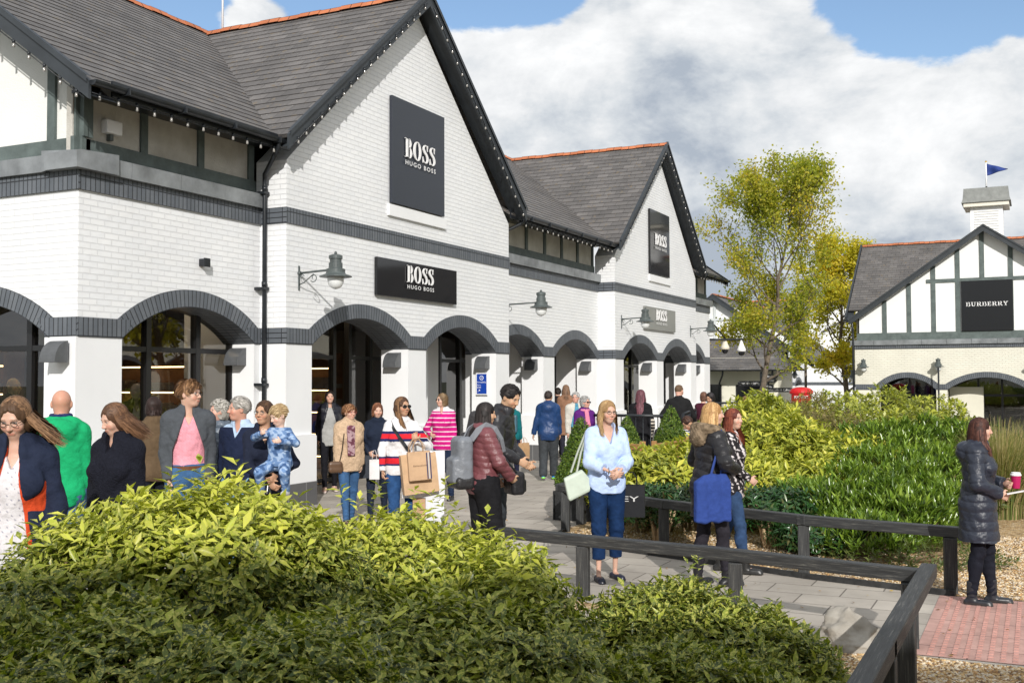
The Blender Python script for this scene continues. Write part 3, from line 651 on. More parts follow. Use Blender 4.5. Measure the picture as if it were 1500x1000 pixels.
lantern((XR, 20.25 + .35, 3.44), 0, 'grey bracket lantern on the recessed wall between the two gables', arm=1.0)
lantern((XF, 26.9, 3.44), 0, 'grey bracket lantern overlapping the left edge of the grey fascia sign')
lantern((XF, 33.2, 3.44), 0, 'grey bracket lantern at the far end corner right of the grey fascia sign')
m_hood = mat('slate_grey_hood', (.085, .09, .095), .35, .5, nscale=14, namt=.12)
def hood(x, y, label, z=2.08):
    """quarter-round downlight on the side of a pier facing -y"""
    prof = [(0, 0)] + [(-.19 * math.sin(a), .26 * math.cos(a) ) for a in [R(10 * k) for k in range(10)]][::1]
    mb = MB(); pr_ = [(0, 0), (0, .26)] + [(-.20 * math.sin(R(k * 10)), .26 * math.cos(R(k * 10))) for k in range(1, 10)]
    mb.prism(pr_, lambda u, v, t: V3(x + t, y + u, z + v), -.13, .13)
    return tag(mb.build('wall_downlight', m_hood, bevel=.004, loc=(x, y, z)), label, 'wall light', 'curved downlights on the arcade piers')
hl = ['nearest corner pier beside the far left arch', 'white pier by the tall black downpipe', 'pier between the first pair of gable arches', 'pier above the blue accessibility notice', 'pier in the recessed bay before the blue anorak man', 'broad pier between recessed bay and farther gable', 'pier behind the woman in black with burgundy hair', 'pier above the man in black shirt', 'last pier at the far end of the arcade']
for (x, y), s_ in zip([(XR - .2, YA - .07), (XR - .27, 12.62), (XF - .27, 16.16), (XF - .27, 19.55), (XR - .27, 22.93), (XR - .27, 26.3), (XF - .27, 29.84), (XF - .27, 33.23), (XR - .27, 36.45)], hl):
    hood(x, y, 'dark curved downlight on the ' + s_)
# blue notice on pier
t = empty('accessibility_notice', (XF - .3, 19.49, 1.7), 0, 'blue and white accessibility notice on a white pier', 'notice'); FN = Frame((XF - .42, 19.55, 0), (1, 0, 0), (0, -1, 0))
mb = MB(); mb.prism([(0, 1.56), (.26, 1.56), (.26, 2.0), (0, 2.0)], lambda a, b, tt: F_(a, b, tt) if False else FN(a, b, tt), .055, .065); rel(t, mb.build('backing_plate', m_white))
mb = MB(); mb.prism([(.02, 1.58), (.24, 1.58), (.24, 1.98), (.02, 1.98)], lambda a, b, tt: FN(a, b, tt), .062, .07); rel(t, mb.build('blue_panel', mat('notice_blue', (.008, .05, .33), .4)))
mb = MB(); c = [(.13 + .04 * math.cos(k * math.pi / 8), 1.9 + .04 * math.sin(k * math.pi / 8)) for k in range(16)]
L_, R_, cl = ribbon(c, [.006] * 16, True, 1)
for i in range(16): j = (i + 1) % 16; mb.poly([FN(L_[i].x, L_[i].y, .072), FN(L_[j].x, L_[j].y, .072), FN(R_[j].x, R_[j].y, .072), FN(R_[i].x, R_[i].y, .072)])
for a, b, w in (((.11, 1.88), (.15, 1.92), .005), ((.115, 1.905), (.15, 1.895), .006)): mb.beam(FN(*a, .072), FN(*b, .072), w, .004)
mb.beam(FN(.045, 1.615, .072), FN(.085, 1.655, .072), .01, .004); mb.poly([FN(.06, 1.665, .073), FN(.095, 1.665, .073), FN(.095, 1.63, .073)])
rel(t, mb.build('emblem', m_white, merge=False)); rel(t, sans(FN, .03, 1.80, .035, 'Accessibility', width=.2, t=.072, align='L').build('lettering', m_white, merge=False))
for zz, s_ in ((1.745, 'Ramp'), (1.695, 'access')): rel(t, sans(FN, .03, zz, .026, s_, width=.085, t=.072, align='L').build('lettering', m_white, merge=False))
# small wall fittings
mb = MB(); mb.box((XR, 11.45, 3.42), (XR + .09, 11.55, 3.52)); mb.box((XR + .09, 11.44, 3.41), (XR + .11, 11.56, 3.53)); tag(mb.build('wall_sensor', m_black, bevel=.006), 'small square black sensor on the white brick above the arch', 'sensor')
t = empty('floodlight', (XR - .05, 9.98, 4.9), 0, 'small white floodlight box on the stained clerestory panel', 'floodlight')
mb = MB(); mb.box((XR - .13, 9.83, 4.93), (XR - .02, 10.08, 5.10)); rel(t, mb.build('housing', m_white, bevel=.012)); mb = MB(); mb.box((XR - .13, 9.92, 4.85), (XR - .06, 9.97, 4.93)); rel(t, mb.build('bracket', m_lamp))
# glass lettering on the door
rel(main, letters(Frame((XS + .03, 0, 0), (0, 1, 0), (1, 0, 0)), 14.9, 1.20, .26, 'BOSS', t=(.001, .004), width=.66).build('door_lettering', mat('frosted_lettering', (.5, .52, .5), .5), merge=False))
rel(main, sans(Frame((XS + .03, 0, 0), (0, 1, 0), (1, 0, 0)), 14.9, 1.09, .06, 'HUGO BOSS', width=.66, t=.003).build('door_lettering', MATS['frosted_lettering'], merge=False))
rel(main, letters(Frame((XS + .03, 0, 0), (0, 1, 0), (1, 0, 0)), 24.9, 2.45, .3, 'BOSS', t=(.001, .004), width=.8).build('window_lettering', MATS['frosted_lettering'], merge=False))
# inside the shop: shelving with warm strips, seen through glass
m_warm = mat('warm_strip_light', (1, .8, .5), .5, emit=((1, .66, .3), 6)); m_wood = mat('shop_wood', (.19, .10, .05), .5, nscale=4, namt=.3)
m_spot = mat('downlight_lens', (1, .85, .6), .5, emit=((1, .78, .52), 45))
for k, (x, y) in enumerate(((-11.9, 10.4), (-13.2, 10.6), (-11.6, 12.0), (-14.6, 11.2), (-12.6, 14.0), (-12.6, 15.6), (-12.6, 21.5), (-12.6, 25.0))):
    t = empty('ceiling_light', (x, y, 3.34), 0, ['ceiling light nearest the corner inside the left window', 'ceiling light deeper inside behind the left window', 'ceiling light behind the right panes of the nearest arch', 'ceiling light over the lit shelves', 'ceiling light just inside the glass doors of the first gable arch', 'ceiling light farther along inside the first gable arch', 'ceiling light behind the first recessed bay arch', 'ceiling light behind the second recessed bay arch'][k], 'ceiling light', 'recessed ceiling lights inside the shop')
    mb = MB(); mb.lathe((0, 0, 0), [(.12, -.03), (.12, .0)], 12); mb.build('housing', m_frame, t); mb = MB(); mb.lathe((0, 0, 0), [(.09, -.045), (.09, -.032)], 12); mb.build('lens', m_spot, t)
def shelf(loc, w, rz, label):
    t = empty('display_shelf', loc, rz, label, 'shelf unit', 'display shelves inside the shop')
    mb = MB(); mb.box((-w / 2, 0, 0), (-w / 2 + .05, .4, 2.4)); mb.box((w / 2 - .05, 0, 0), (w / 2, .4, 2.4)); mb.box((-w / 2, .38, 0), (w / 2, .42, 2.4)); mb.build('frame', m_wood, t)
    for k in range(5):
        mb = MB(); mb.box((-w / 2 + .05, .0, .3 + k * .45), (w / 2 - .05, .38, .33 + k * .45)); sh = mb.build('shelf', m_wood, t)
        mb = MB(); mb.box((-w / 2 + .08, .01, .275 + k * .45), (w / 2 - .08, .03, .298 + k * .45)); mb.build('strip_light', m_warm, sh)
        if k < 4:
            mb = MB()
            for q in range(int(w / .3)):
                x = -w / 2 + .12 + q * .3
                for s_ in range(random.randint(2, 5)): mb.box((x, .05, .335 + k * .45 + s_ * .045), (x + .24, .32, .375 + k * .45 + s_ * .045))
            mb.build('folded_clothes', mat('clothes_%d' % (k % 3), [(.25, .22, .18), (.04, .045, .06), (.3, .27, .24)][k % 3], .9), sh)
shelf((-14.5, 14.6, .02), 2.6, R(0), 'lit wooden shelves of folded clothes seen through the nearest arch window')
shelf((-13.9, 18.4, .02), 1.8, 0, 'lit wooden shelves deep behind the second arch')
shelf((-16, 11.8, .02), 2.6, R(10), 'lit wooden shelves behind the far left arch window')

# ================================================================ second building at the right
bb = empty('shop_building', (-1.8, 52, -1), 0, 'cream brick building with half timbered gable and white cupola on its ridge', 'building')
before = set(bpy.data.objects); GB = -1.0
FB = Frame((-6.93, 47.8, 0), (1, 0, 0), (0, -1, 0)); WB = 10.2
arcade(bb, FB, 0, WB, [(.95, 3.2), (3.62, 6.6), (7.0, 9.3)], 3.10, zs=1.39, z0=GB, wall=m_cream_brick, pier=m_cream, rise=.5)
band(bb, FB, -.02, WB + .02, 3.10, 3.26, .02); mb = MB()
for i in range(11): mb.prism([(-.4, 3.262), (.10, 3.262), (.11, 3.45), (.05, 3.47), (-.4, 3.5)], lambda u, v, t: V3(t, 47.8 - u, v), -7.1 + i * .95, -7.1 + (i + 1) * .95 - .01)
mb.build('lead_ledge', m_lead, bb)
xa = -1.84; za = 8.0; yb = 47.92; zf0 = 4.35; sb = (za - zf0) / 5.15
zt_ = lambda x: za - .1 - abs(x - xa) * sb
mb = MB(); mb.prism([(-6.75, 3.4), (3.07, 3.4), (3.07, zt_(3.07)), (xa, zt_(xa)), (-6.75, zt_(-6.75))], lambda u, v, t: V3(u, t, v), yb, yb + .12); mb.build('gable_infill', mat('burberry_white', (.80, .81, .80), .7), bb)
def tb(x0, x1, z0, z1, nm='timber_post'): mb = MB(); mb.box((x0, yb - .04, z0), (x1, yb + .02, z1)); mb.build(nm, m_timber, bb)
tb(-6.85, 3.2, 3.45, 3.78, 'timber_sill'); mb = MB(); mb.box((-4.05, yb - .043, 5.80), (.37, yb + .02, 5.95)); mb.build('timber_rail', m_timber, bb)
for px in (1296, 1332, 1368, 1404, 1440, 1482): x = onY(px, 480, yb).x; tb(x - .09, x + .09, 3.78, zt_(x) - .02)
for x in (1.3, 2.3): tb(x - .09, x + .09, 3.78, zt_(x))
mb = MB()
slope(mb, (-7.1, 47.5, zf0), (-7.1, 52.7, zf0), (xa, 52.7, za), (xa, 47.5, za), gauge=.2); slope(mb, (3.4, 47.5, zf0), (3.4, 52.7, zf0), (xa, 52.7, za), (xa, 47.5, za), gauge=.2)
slope(mb, (-7.22, 48.12, 4.79), (9, 48.12, 4.79), (9, 52.7, 8.05), (-7.22, 52.7, 8.05), gauge=.2); slope(mb, (-7.22, 57.8, 4.42), (9, 57.8, 4.42), (9, 52.7, 8.05), (-7.22, 52.7, 8.05), gauge=.3)
mb.build('roof', m_slate, bb, merge=False); ridge(bb, (-7.2, 52.7, 8.07), (9, 52.7, 8.07), .16)
bargeboard(bb, (-7.1, 47.48, zf0), (xa, 47.48, za + .02), (3.42, 47.48, zf0), (0, -1, 0), w=.24, soffit=.35)
bargeboard(bb, (-7.24, 47.6, 4.42), (-7.24, 52.7, 8.08), (-7.24, 57.8, 4.42), (-1, 0, 0), w=.24, soffit=.25)
mb = MB(); mb.box((-6.93, 48.36, -1.3), (-6.85, 57.5, 4.6)); mb.box((3.2, 48.36, -1.3), (3.27, 57.5, 4.6)); mb.box((-6.93, 57.4, -1.3), (3.27, 57.5, 4.6)); mb.prism([(48.0, 4.6), (57.5, 4.6), (52.7, 7.8)], lambda u, v, t: V3(t, u, v), -6.92, -6.85); mb.build('side_wall', m_cream_brick, bb)
mb = MB(); mb.box((-6.8, 49.3, -1.2), (3.2, 49.4, 3)); mb.build('window_pane', m_glass, bb)
mb = MB()
for x in np.arange(-6.7, 3.2, .9): mb.box((x - .04, 49.2, -1.2), (x + .04, 49.32, 2.6))
mb.box((-6.8, 49.21, 1.1), (3.2, 49.31, 1.2)); mb.build('window_frame', m_frame, bb)
mb = MB(); mb.box((-3.3, 49.0, -1.2), (-2.0, 49.15, 1.5)); mb.build('lobby_wall', m_cream, bb)
mb = MB(); mb.box((-6.8, 55, -1.2), (3.2, 55.1, 3)); mb.box((-6.8, 48.4, 2.6), (3.2, 55, 2.7)); mb.build('interior_shell', MATS['interior_plaster'], bb)
mb = MB(); mb.tube([(-7.0, 47.55, 4.25), (-7.0, 47.72, 3.9), (-6.98, 47.7, 3.7), (-6.98, 47.7, -1)], .045, 8); mb.build('downpipe', m_black, bb)
gutter(bb, (-7.15, 47.5, 4.34), (-7.15, 47.2, 4.34), (-1, 0, 0), .08)
for o in set(bpy.data.objects) - before:
    if o.parent == bb: o.matrix_parent_inverse = Matrix.Translation(Vector(bb.location)).inverted()
# cupola
cx, cy = -1.87, 52.7; t = empty('cupola', (cx, cy, 7.7), 0, 'white louvred cupola with grey cap astride the right hand roof ridge', 'cupola')
w1 = .66
mb = MB(); mb.box((-w1, -w1, 0), (w1, w1, 1.72)); mb.build('louvred_body', m_white, t, bevel=.01)
mb = MB()
for k in range(10): mb.box((-w1 + .16, -w1 - .02, .5 + k * .11), (w1 - .16, -w1 + .01, .54 + k * .11))
mb.build('louvre', mat('white_louvre', (.6, .6, .58), .6), t)
mb = MB(); mb.box((-.92, -.92, 1.72), (.92, .92, 1.90)); mb.build('eaves_board', mat('cream_trim', (.70, .67, .58), .6), t, bevel=.01)
mb = MB(); mb.prism([(-1.0, 0), (1.0, 0), (.94, .16), (.9, .62), (-.9, .62), (-.94, .16)], lambda u, v, tt: V3(u, tt, v + 1.90), -1.0, 1.0); mb.build('cap_roof', mat('grey_lead_cap', (.24, .25, .24), .6, nscale=4, namt=.2), t)
t = empty('flagpole', (cx, cy, 10.22), 0, 'white flagpole flying a small navy pennant above the cupola', 'flagpole')
mb = MB(); mb.lathe((0, 0, 0), [(.17, 0), (.13, .06), (.05, .12), (.04, .2)], 12); mb.build('pole_base', m_black, t); mb = MB(); mb.lathe((0, 0, 0), [(.035, .1), (.028, 1.28)], 8); mb.build('pole', m_white, t)
mb = MB(); mb.lathe((0, 0, 1.31), [(.01, -.05), (.045, -.02), (.045, .02), (.01, .05)], 10); mb.build('finial', mat('brass', (.5, .33, .08), .3, metal=1), t)
nx, nz = 14, 8; vs = []; fc = []
for i in range(nx + 1):
    for k in range(nz + 1):
        u = i / nx; h_ = .52 * (1 - u) + .02; z = 1.22 - .30 * u - h_ + h_ * k / nz; vs.append((.03 + u * .85, .06 * math.sin(u * 9) + .03 * math.sin(k * .6 + u * 5), z - .0))
for i in range(nx):
    for k in range(nz): a = i * (nz + 1) + k; fc.append((a, a + nz + 1, a + nz + 2, a + 1))
fl = nmesh('pennant', np.array(vs), np.array(fc), mat('navy_flag', (.02, .045, .20), .7), t); sm_ = fl.modifiers.new('s', 'SOLIDIFY'); sm_.thickness = .006
# sign
FBs = Frame((0, yb - .045, 0), (1, 0, 0), (0, -1, 0)); t = empty('shop_sign', (-1.9, yb - .05, 3.8), 0, 'square glossy black sign reading BURBERRY in the half timbered gable', 'shop sign')
mb = MB(); mb.prism([(-2.72, 3.78), (-.80, 3.78), (-.80, 5.82), (-2.72, 5.82)], lambda a, b, tt: FBs(a, b, tt), .0, .07); rel(t, mb.build('sign_board', mat('black_sign_panel', (.010, .011, .013), .3, .4), bevel=.01))
rel(t, letters(FBs, -1.76, 4.78, .17, 'BURBERRY', fn=slab, gap=.07, t=(.071, .085), width=1.57).build('lettering', m_white, merge=False))
lantern((-6.55, 47.8, 2.42), R(-90), 'black lantern at the left corner of the cream building', arm=.3, sc=1.0)
lantern((-3.62, 47.8, 2.42), R(-90), 'black lantern on the cream wall between its two arches', arm=.3)
lantern((-.1, 47.8, 2.42), R(-90), 'black lantern on the cream wall at the right picture edge', arm=.3)
t = empty('bollard_pole', (-3.6, 47.3, -1), 0, 'slim dark post rising to the lantern between the cream arches', 'post'); mb = MB(); mb.tube([(0, 0, 0), (0, 0, 3.3)], .035, 8); mb.lathe((0, 0, 0), [(.09, 0), (.06, .3), (.04, .4)], 10); mb.build('post_shaft', m_black, t)

# ================================================================ end of the street
def simple_shop(name_label, O, u, n, width, depth, arches, G, rise=.4, gable=None, roofm=None, wall=None, ztop=3.1, zs=1.39, eave=4.3, pitch=.7, mono=None, sign=None):
    u, n = Vector(u), Vector(n); t = empty('shop_building', Vector(O), 0, name_label, 'building'); F = Frame(O, u, n); b4 = set(bpy.data.objects)
    if arches is not None: arcade(t, F, 0, width, arches, ztop, zs=zs, z0=G, wall=wall or m_brick, pier=m_render, rise=rise)
    return t, F, b4
def fin(t, b4):
    for o in set(bpy.data.objects) - b4:
        if o.parent == t: o.matrix_parent_inverse = Matrix.Translation(Vector(t.location)).inverted()
# pavilion with low lean-to roof, left of the street tree
t, F, b4 = simple_shop('low slate roofed white pavilion with pale timbered gable behind the street tree', (-19, 56, 0), (1, 0, 0), (0, -1, 0), 9, 12, None, -1)
mb = MB(); mb.box((-24, 57.3, -1.2), (-12.4, 57.5, 3)); mb.box((-12.4, 57.3, -1.2), (-12.2, 61, 2.4)); mb.build('wall', m_cream, t)
mb = MB(); e0 = 2.35; slope(mb, (-24, 56.0, e0), (-11.6, 56.0, e0), (-13.6, 59.6, 4.1), (-24, 59.6, 4.1), gauge=.2); slope(mb, (-11.6, 56, e0), (-11.6, 61.5, e0), (-13.6, 60.8, 4.1), (-13.6, 59.6, 4.1), gauge=.2); mb.build('roof', m_slate, t, merge=False)
gutter(t, (-24, 56, e0), (-11.6, 56, e0), (0, -1, 0), .07)
for x in (-22, -19.6, -17.2, -14.8, -12.2): mb = MB(); mb.tube([(x, 56.0, e0 - .05), (x - .1, 56.3, e0 - .3), (x - .5, 57.2, e0 - .7), (x - .5, 57.2, -1)], .05, 6); mb.build('downpipe', m_black, t)
mb = MB()
for x in (-21.4, -18.6, -16.0, -13.6): mb.box((x - .75, 57.24, -1), (x + .75, 57.3, 1.5))
mb.build('window_pane', m_gloss, t)
for x in (-21.4, -18.6, -16.0, -13.6): mb = MB(); mb.box((x - .8, 57.2, -1), (x - .72, 57.28, 1.55)); mb.box((x + .72, 57.2, -1), (x + .8, 57.28, 1.55)); mb.box((x - .8, 57.2, 1.48), (x + .8, 57.28, 1.58)); mb.box((x - .04, 57.2, -1), (x + .04, 57.28, 1.5)); mb.build('window_frame', m_frame, t)
# gable above
g_ = onY(1047, 432, 61); gx, gz = g_.x, g_.z
mb = MB(); mb.prism([(gx - 5.2, 3.4), (gx + 5.2, 3.4), (gx, gz - .1)], lambda u, v, tt: V3(u, tt, v), 61, 61.2); mb.prism([(-24.6, 2), (-14.3, 2), (-14.3, 3.62), (-24.6, 3.62)], lambda u, v, tt: V3(u, tt, v), 60.3, 66); mb.build('gable_wall', mat('white_wall_far', (.76, .77, .76), .7), t)
mb = MB(); mb.box((gx - 3, 60.92, 5.2), (gx + 3, 61.0, 5.34)); mb.box((gx - 4.6, 60.92, 3.7), (gx + 4.6, 61.0, 3.84))
for x in (gx - 3.4, gx - 1.7, gx, gx + 1.5, gx + 3): mb.box((x - .07, 60.93, 3.8), (x + .07, 61.01, gz - .4 - abs(x - gx) * .70))
mb.build('timber_rail', mat('pale_timber', (.55, .58, .58), .7), t)
mb = MB(); slope(mb, (gx + 5.6, 60.6, gz - 4.0), (gx + 5.6, 74, gz - 4.0), (gx, 74, gz), (gx, 60.6, gz), gauge=.25); slope(mb, (gx - 5.6, 60.6, gz - 4.0), (gx - 5.6, 74, gz - 4.0), (gx, 74, gz), (gx, 60.6, gz), gauge=.3); mb.build('upper_roof', m_slate, t, merge=False)
ridge(t, (gx, 60.6, gz + .03), (gx, 74, gz + .03), .18); bargeboard(t, (gx + 5.6, 60.58, gz - 4.0), (gx, 60.58, gz), (gx - 5.6, 60.58, gz - 4.0), (0, -1, 0), w=.3)
FFs = Frame((0, 57.1, 0), (1, 0, 0), (0, -1, 0))
fin(t, b4)
st = empty('shop_sign', (-16.6, 57.1, .9), 0, 'small pale grey shop sign under the low slate roof', 'shop sign'); mb = MB(); mb.prism([(-17.4, .75), (-15.8, .75), (-15.8, 1.62), (-17.4, 1.62)], lambda a, b, tt: FFs(a, b, tt), .02, .1); rel(st, mb.build('sign_board', m_silver))
rel(st, sans(FFs, -16.6, 1.1, .32, 'LOFT', width=1.1, t=.11, bold=.02).build('lettering', m_black, merge=False))
# gabled shop facing the street behind the fingerpost
X2 = -15.9; t, F, b4 = simple_shop('white shop with narrow slate gable and two small arches at street end', (X2, 76, 0), (0, 1, 0), (1, 0, 0), 8, 8, [(1.0, 3.5), (4.5, 7.0)], -1)
F3 = Frame((-24, 76, 0), (1, 0, 0), (0, -1, 0)); arcade(t, F3, 0, 8.1, [(1, 3.2), (4.2, 6.4)], 3.1, zs=1.39, z0=-1)
mb = MB(); mb.prism([(0.1, 3.4), (7.9, 3.4), (4, 7.3)], lambda u, v, tt: V3(X2 - .1 - tt, 76 + u, v), 0, .2); mb.prism([(-24, 3.4), (X2 - .3, 3.4), (X2 - .3, 4.4), (-24, 4.4)], lambda u, v, tt: V3(u, 76.1 + tt, v), 0, .2); mb.build('gable_wall', MATS['white_wall_far'], t)
band(t, F, -.03, 8, 3.1, 3.4, .05); band(t, F3, 0, 8.14, 3.1, 3.4, .05)
mb = MB()
for s_ in (-1, 1): slope(mb, (X2 + .4, 80 + s_ * 4.4, 3.7), (X2 - 8.5, 80 + s_ * 4.4, 3.7), (X2 - 8.5, 80, 7.6), (X2 + .4, 80, 7.6), gauge=.25)
slope(mb, (-24.4, 75.6, 4.3), (X2 - 1.0, 75.6, 4.3), (X2 - 3.4, 80, 7.5), (-24.4, 80, 7.5), gauge=.25)
mb.build('roof', m_slate, t, merge=False); ridge(t, (X2 - 8.5, 80, 7.63), (X2 + .4, 80, 7.63), .18); bargeboard(t, (X2 + .42, 75.6, 3.7), (X2 + .42, 80, 7.62), (X2 + .42, 84.4, 3.7), (1, 0, 0), w=.5, soffit=.5)
mb = MB(); mb.box((X2 - .08, 79.2, 3.6), (X2 + .03, 80.6, 6.3)); mb.build('window_frame', m_frame, t); 
for z_ in (3.8, 5.0): mb = MB(); mb.box((X2 + .02, 79.4, z_), (X2 + .04, 80.4, z_ + 1.1)); mb.build('window_pane', mat('grey_blind', (.35, .37, .38), .3), t)
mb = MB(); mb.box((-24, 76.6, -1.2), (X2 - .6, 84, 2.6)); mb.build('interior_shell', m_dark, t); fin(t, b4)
# closing block
t, F, b4 = simple_shop('long white block with dark fascia closing the street end behind the yellow tree', (-15.7, 84, 0), (1, 0, 0), (0, -1, 0), 12.5, 8, [(5.2, 8.0), (8.6, 11.4)], -1, rise=.6)
band(t, F, 0, 12.5, 3.1, 3.85, .15)
mb = MB(); mb.prism([(-15.7, 3.8), (-3.2, 3.8), (-3.2, 6.6), (-11, 8.3), (-15.7, 6.2)], lambda u, v, tt: V3(u, 84.1 + tt, v), 0, .2); mb.build('upper_wall', MATS['white_wall_far'], t)
mb = MB(); slope(mb, (-3.0, 83.6, 5.4), (-3.0, 92, 5.4), (-8.8, 92, 8.6), (-8.8, 83.6, 8.6), gauge=.3); slope(mb, (-14.6, 83.6, 5.4), (-14.6, 92, 5.4), (-8.8, 92, 8.6), (-8.8, 83.6, 8.6), gauge=.3); mb.build('roof', m_slate, t, merge=False)
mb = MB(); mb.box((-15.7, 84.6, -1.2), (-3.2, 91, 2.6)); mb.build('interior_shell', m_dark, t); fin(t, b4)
st = empty('shop_sign', (-11.6, 83.8, 1.9), 0, 'long black fascia sign with white lettering at the street end', 'shop sign'); FF2 = Frame((0, 83.9, 0), (1, 0, 0), (0, -1, 0)); mb = MB(); mb.prism([(-12.9, 2.25), (-8.3, 2.25), (-8.3, 2.95), (-12.9, 2.95)], lambda a, b, tt: FF2(a, b, tt), -.05, .1); rel(st, mb.build('sign_board', m_gloss)); rel(st, sans(FF2, -11.4, 2.45, .3, 'Bank', width=.9, t=.11).build('lettering', m_white, merge=False))
lantern((-14.9, 75.9, 2.2), R(-90), 'grey lantern by the two small arches at the street end', arm=.5, sc=1.2)
p = ground_at(1235, 50); lantern((p.x - .1, p.y, 1.99), 0, 'black lantern hanging in front of the yellow tree', arm=.5, sc=1.1)

# unseen gabled block added behind the camera, placed and shaped to shade the planting
t = empty('shop_building', (4, -12, 0), 0, 'pale gabled block added unseen behind the viewer to shade the foreground planting', 'building'); b4 = set(bpy.data.objects)
e_ = V3(.864, .503, 0); n_ = V3(-.503, .864, 0); rc = V3(3, -6.6, 0); zr = 6.72; Hh = V3(0, 0, 1)
q = lambda a, b, z: rc + e_ * a + n_ * b + Hh * z
mb = MB(); mb.beam(q(-15, 0, 2.1), q(15, 0, 2.1), 7.4, 5.0); mb.build('wall', m_cream_brick, t)
mb = MB(); slope(mb, q(-15.4, 4.1, 4.3), q(15.4, 4.1, 4.3), q(15.4, 0, zr), q(-15.4, 0, zr), gauge=.5); slope(mb, q(-15.4, -4.1, 4.3), q(15.4, -4.1, 4.3), q(15.4, 0, zr), q(-15.4, 0, zr), gauge=.5)
mb.build('roof', m_slate, t, merge=False); fin(t, b4)
t = empty('shop_building', (12, 40, 0), 0, 'cream brick building across the planting mirrored in the shop windows', 'building'); b4 = set(bpy.data.objects)
FO = Frame((5.2, 42, 0), (1, 0, 0), (0, -1, 0)); arcade(t, FO, 0, 20, [(.8 + 4.5 * k, 4.4 + 4.5 * k) for k in range(4)], 4.4, z0=-.2, wall=m_cream_brick, pier=m_cream, rise=.6)
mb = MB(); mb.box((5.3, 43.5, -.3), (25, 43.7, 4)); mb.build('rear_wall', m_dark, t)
mb = MB(); slope(mb, (4.8, 41.6, 4.4), (25, 41.6, 4.4), (25, 46.5, 7.6), (4.8, 46.5, 7.6), gauge=.5); mb.build('roof', m_slate, t, merge=False); fin(t, b4)
# ---- street furniture at the far end
c = empty('security_camera_bracket', (-10.27, 37.15, 3.4), 0, 'black wall arm at the far corner carrying two domed cameras', 'camera bracket'); D_ = 38.2
A0, A1 = at(1039, 497, D_), at(1089, 497, D_ + .6); mb = MB(); mb.tube([A0, A1], .035, 6); mb.tube([at(1041, 470, D_), at(1063, 496, D_ + .3)], .03, 6); rel(c, mb.build('arm', m_black))
for px, py, nm_, wh in ((1062, 500, 'cream domed security camera nearer the wall on the black arm', (.62, .58, .48)), (1086, 503, 'white domed security camera with black dome at the arm end', (.75, .75, .74))):
    p = at(px, py, D_ + .4); k_ = empty('security_camera', p, 0, nm_, 'security camera'); mb = MB(); mb.lathe((0, 0, 0), [(.02, .12), (.05, .05), (.10, -.08), (.155, -.20), (.16, -.28), (.1, -.29)], 14); mb.build('housing', mat('cam_%d' % int(wh[2] * 100), wh, .4), k_); mb = MB(); mb.lathe((0, 0, 0), [(.12, -.28), (.115, -.35), (.07, -.42), (.005, -.44)], 14); mb.build('dome', m_gloss, k_)
p = ground_at(1115, 44, -.93); t = empty('fingerpost', p, 0, 'dark fingerpost with several direction arms in front of the street tree', 'signpost'); FP = Frame(p, _RT, -_FW)
mb = MB(); mb.tube([(0, 0, 0), (0, 0, 3.1)], .05, 8); mb.build('post_shaft', m_black, t)
k44 = 44 / F_PX
for (x0, x1, y, txt) in ((-32, -2, 561, 'New Stores & Outlets'), (2, 22, 551, 'Information'), (2, 20, 557, 'Parking'), (2, 16, 566, 'Toilets'), (3, 44, 571, 'Restaurants & Cafes'), (-18, -2, 577, 'Cash')):
    z = at(1115, y, 44).z - p.z; mb = MB(); mb.prism([(x0 * k44, z - .09), (x1 * k44, z - .09), (x1 * k44 + (.08 if x1 > 2 else 0), z), (x1 * k44, z + .09), (x0 * k44, z + .09), (x0 * k44 - (.08 if x0 < -2 else 0), z)], lambda a, b, tt: Frame((0, 0, 0), _RT, -_FW)(a, b, tt), -.02, .02); a_ = mb.build('direction_arm', m_black, t)
    sans(Frame((0, 0, 0), _RT, -_FW), (x0 + x1) / 2 * k44, z - .035, .075, txt, width=abs(x1 - x0) * k44 * .85, t=.024).build('lettering', m_white, a_, merge=False)
p = ground_at(1173.5, 35, -.2); t = empty('post_box', p, 0, 'red pillar box with rounded cap and white lettering behind the yellow hedge', 'post box'); m_red_ = mat('post_red', (.50, .008, .012), .3, .5)
def oval(mb, prof, m=20, ax_=.34, ay=.24):
    rings = [[Vector((ax_ * r * math.cos(a), ay * r * math.sin(a), z)) for a in [2 * math.pi * k / m for k in range(m)]] for r, z in prof]
    for A, B in zip(rings[:-1], rings[1:]):
        for k in range(m): mb.poly([A[k], A[(k + 1) % m], B[(k + 1) % m], B[k]], sm=True)
    mb.poly(rings[-1]); mb.poly(rings[0][::-1])
t.rotation_euler = (0, 0, YAW * 0 + math.atan2(-p.x, p.y)); mb = MB(); oval(mb, [(1.0, .18), (.93, .2), (.93, 1.56), (.98, 1.58)]); mb.build('box_body', m_red_, t, merge=False); mb = MB(); oval(mb, [(1.05, 1.58), (1.10, 1.62), (1.08, 1.67), (1.0, 1.71), (.80, 1.76), (.45, 1.79), (.05, 1.80)]); mb.build('cap', m_red_, t, merge=False); mb = MB(); oval(mb, [(1.02, 0), (1.02, .18)]); mb.build('base', m_black, t)
FPB = Frame((0, 0, 0), (1, 0, 0), (0, -1, 0)); sans(FPB, 0, 1.44, .085, 'POST OFFICE', width=.42, t=.25, bold=.02).build('lettering', m_white, t, merge=False)
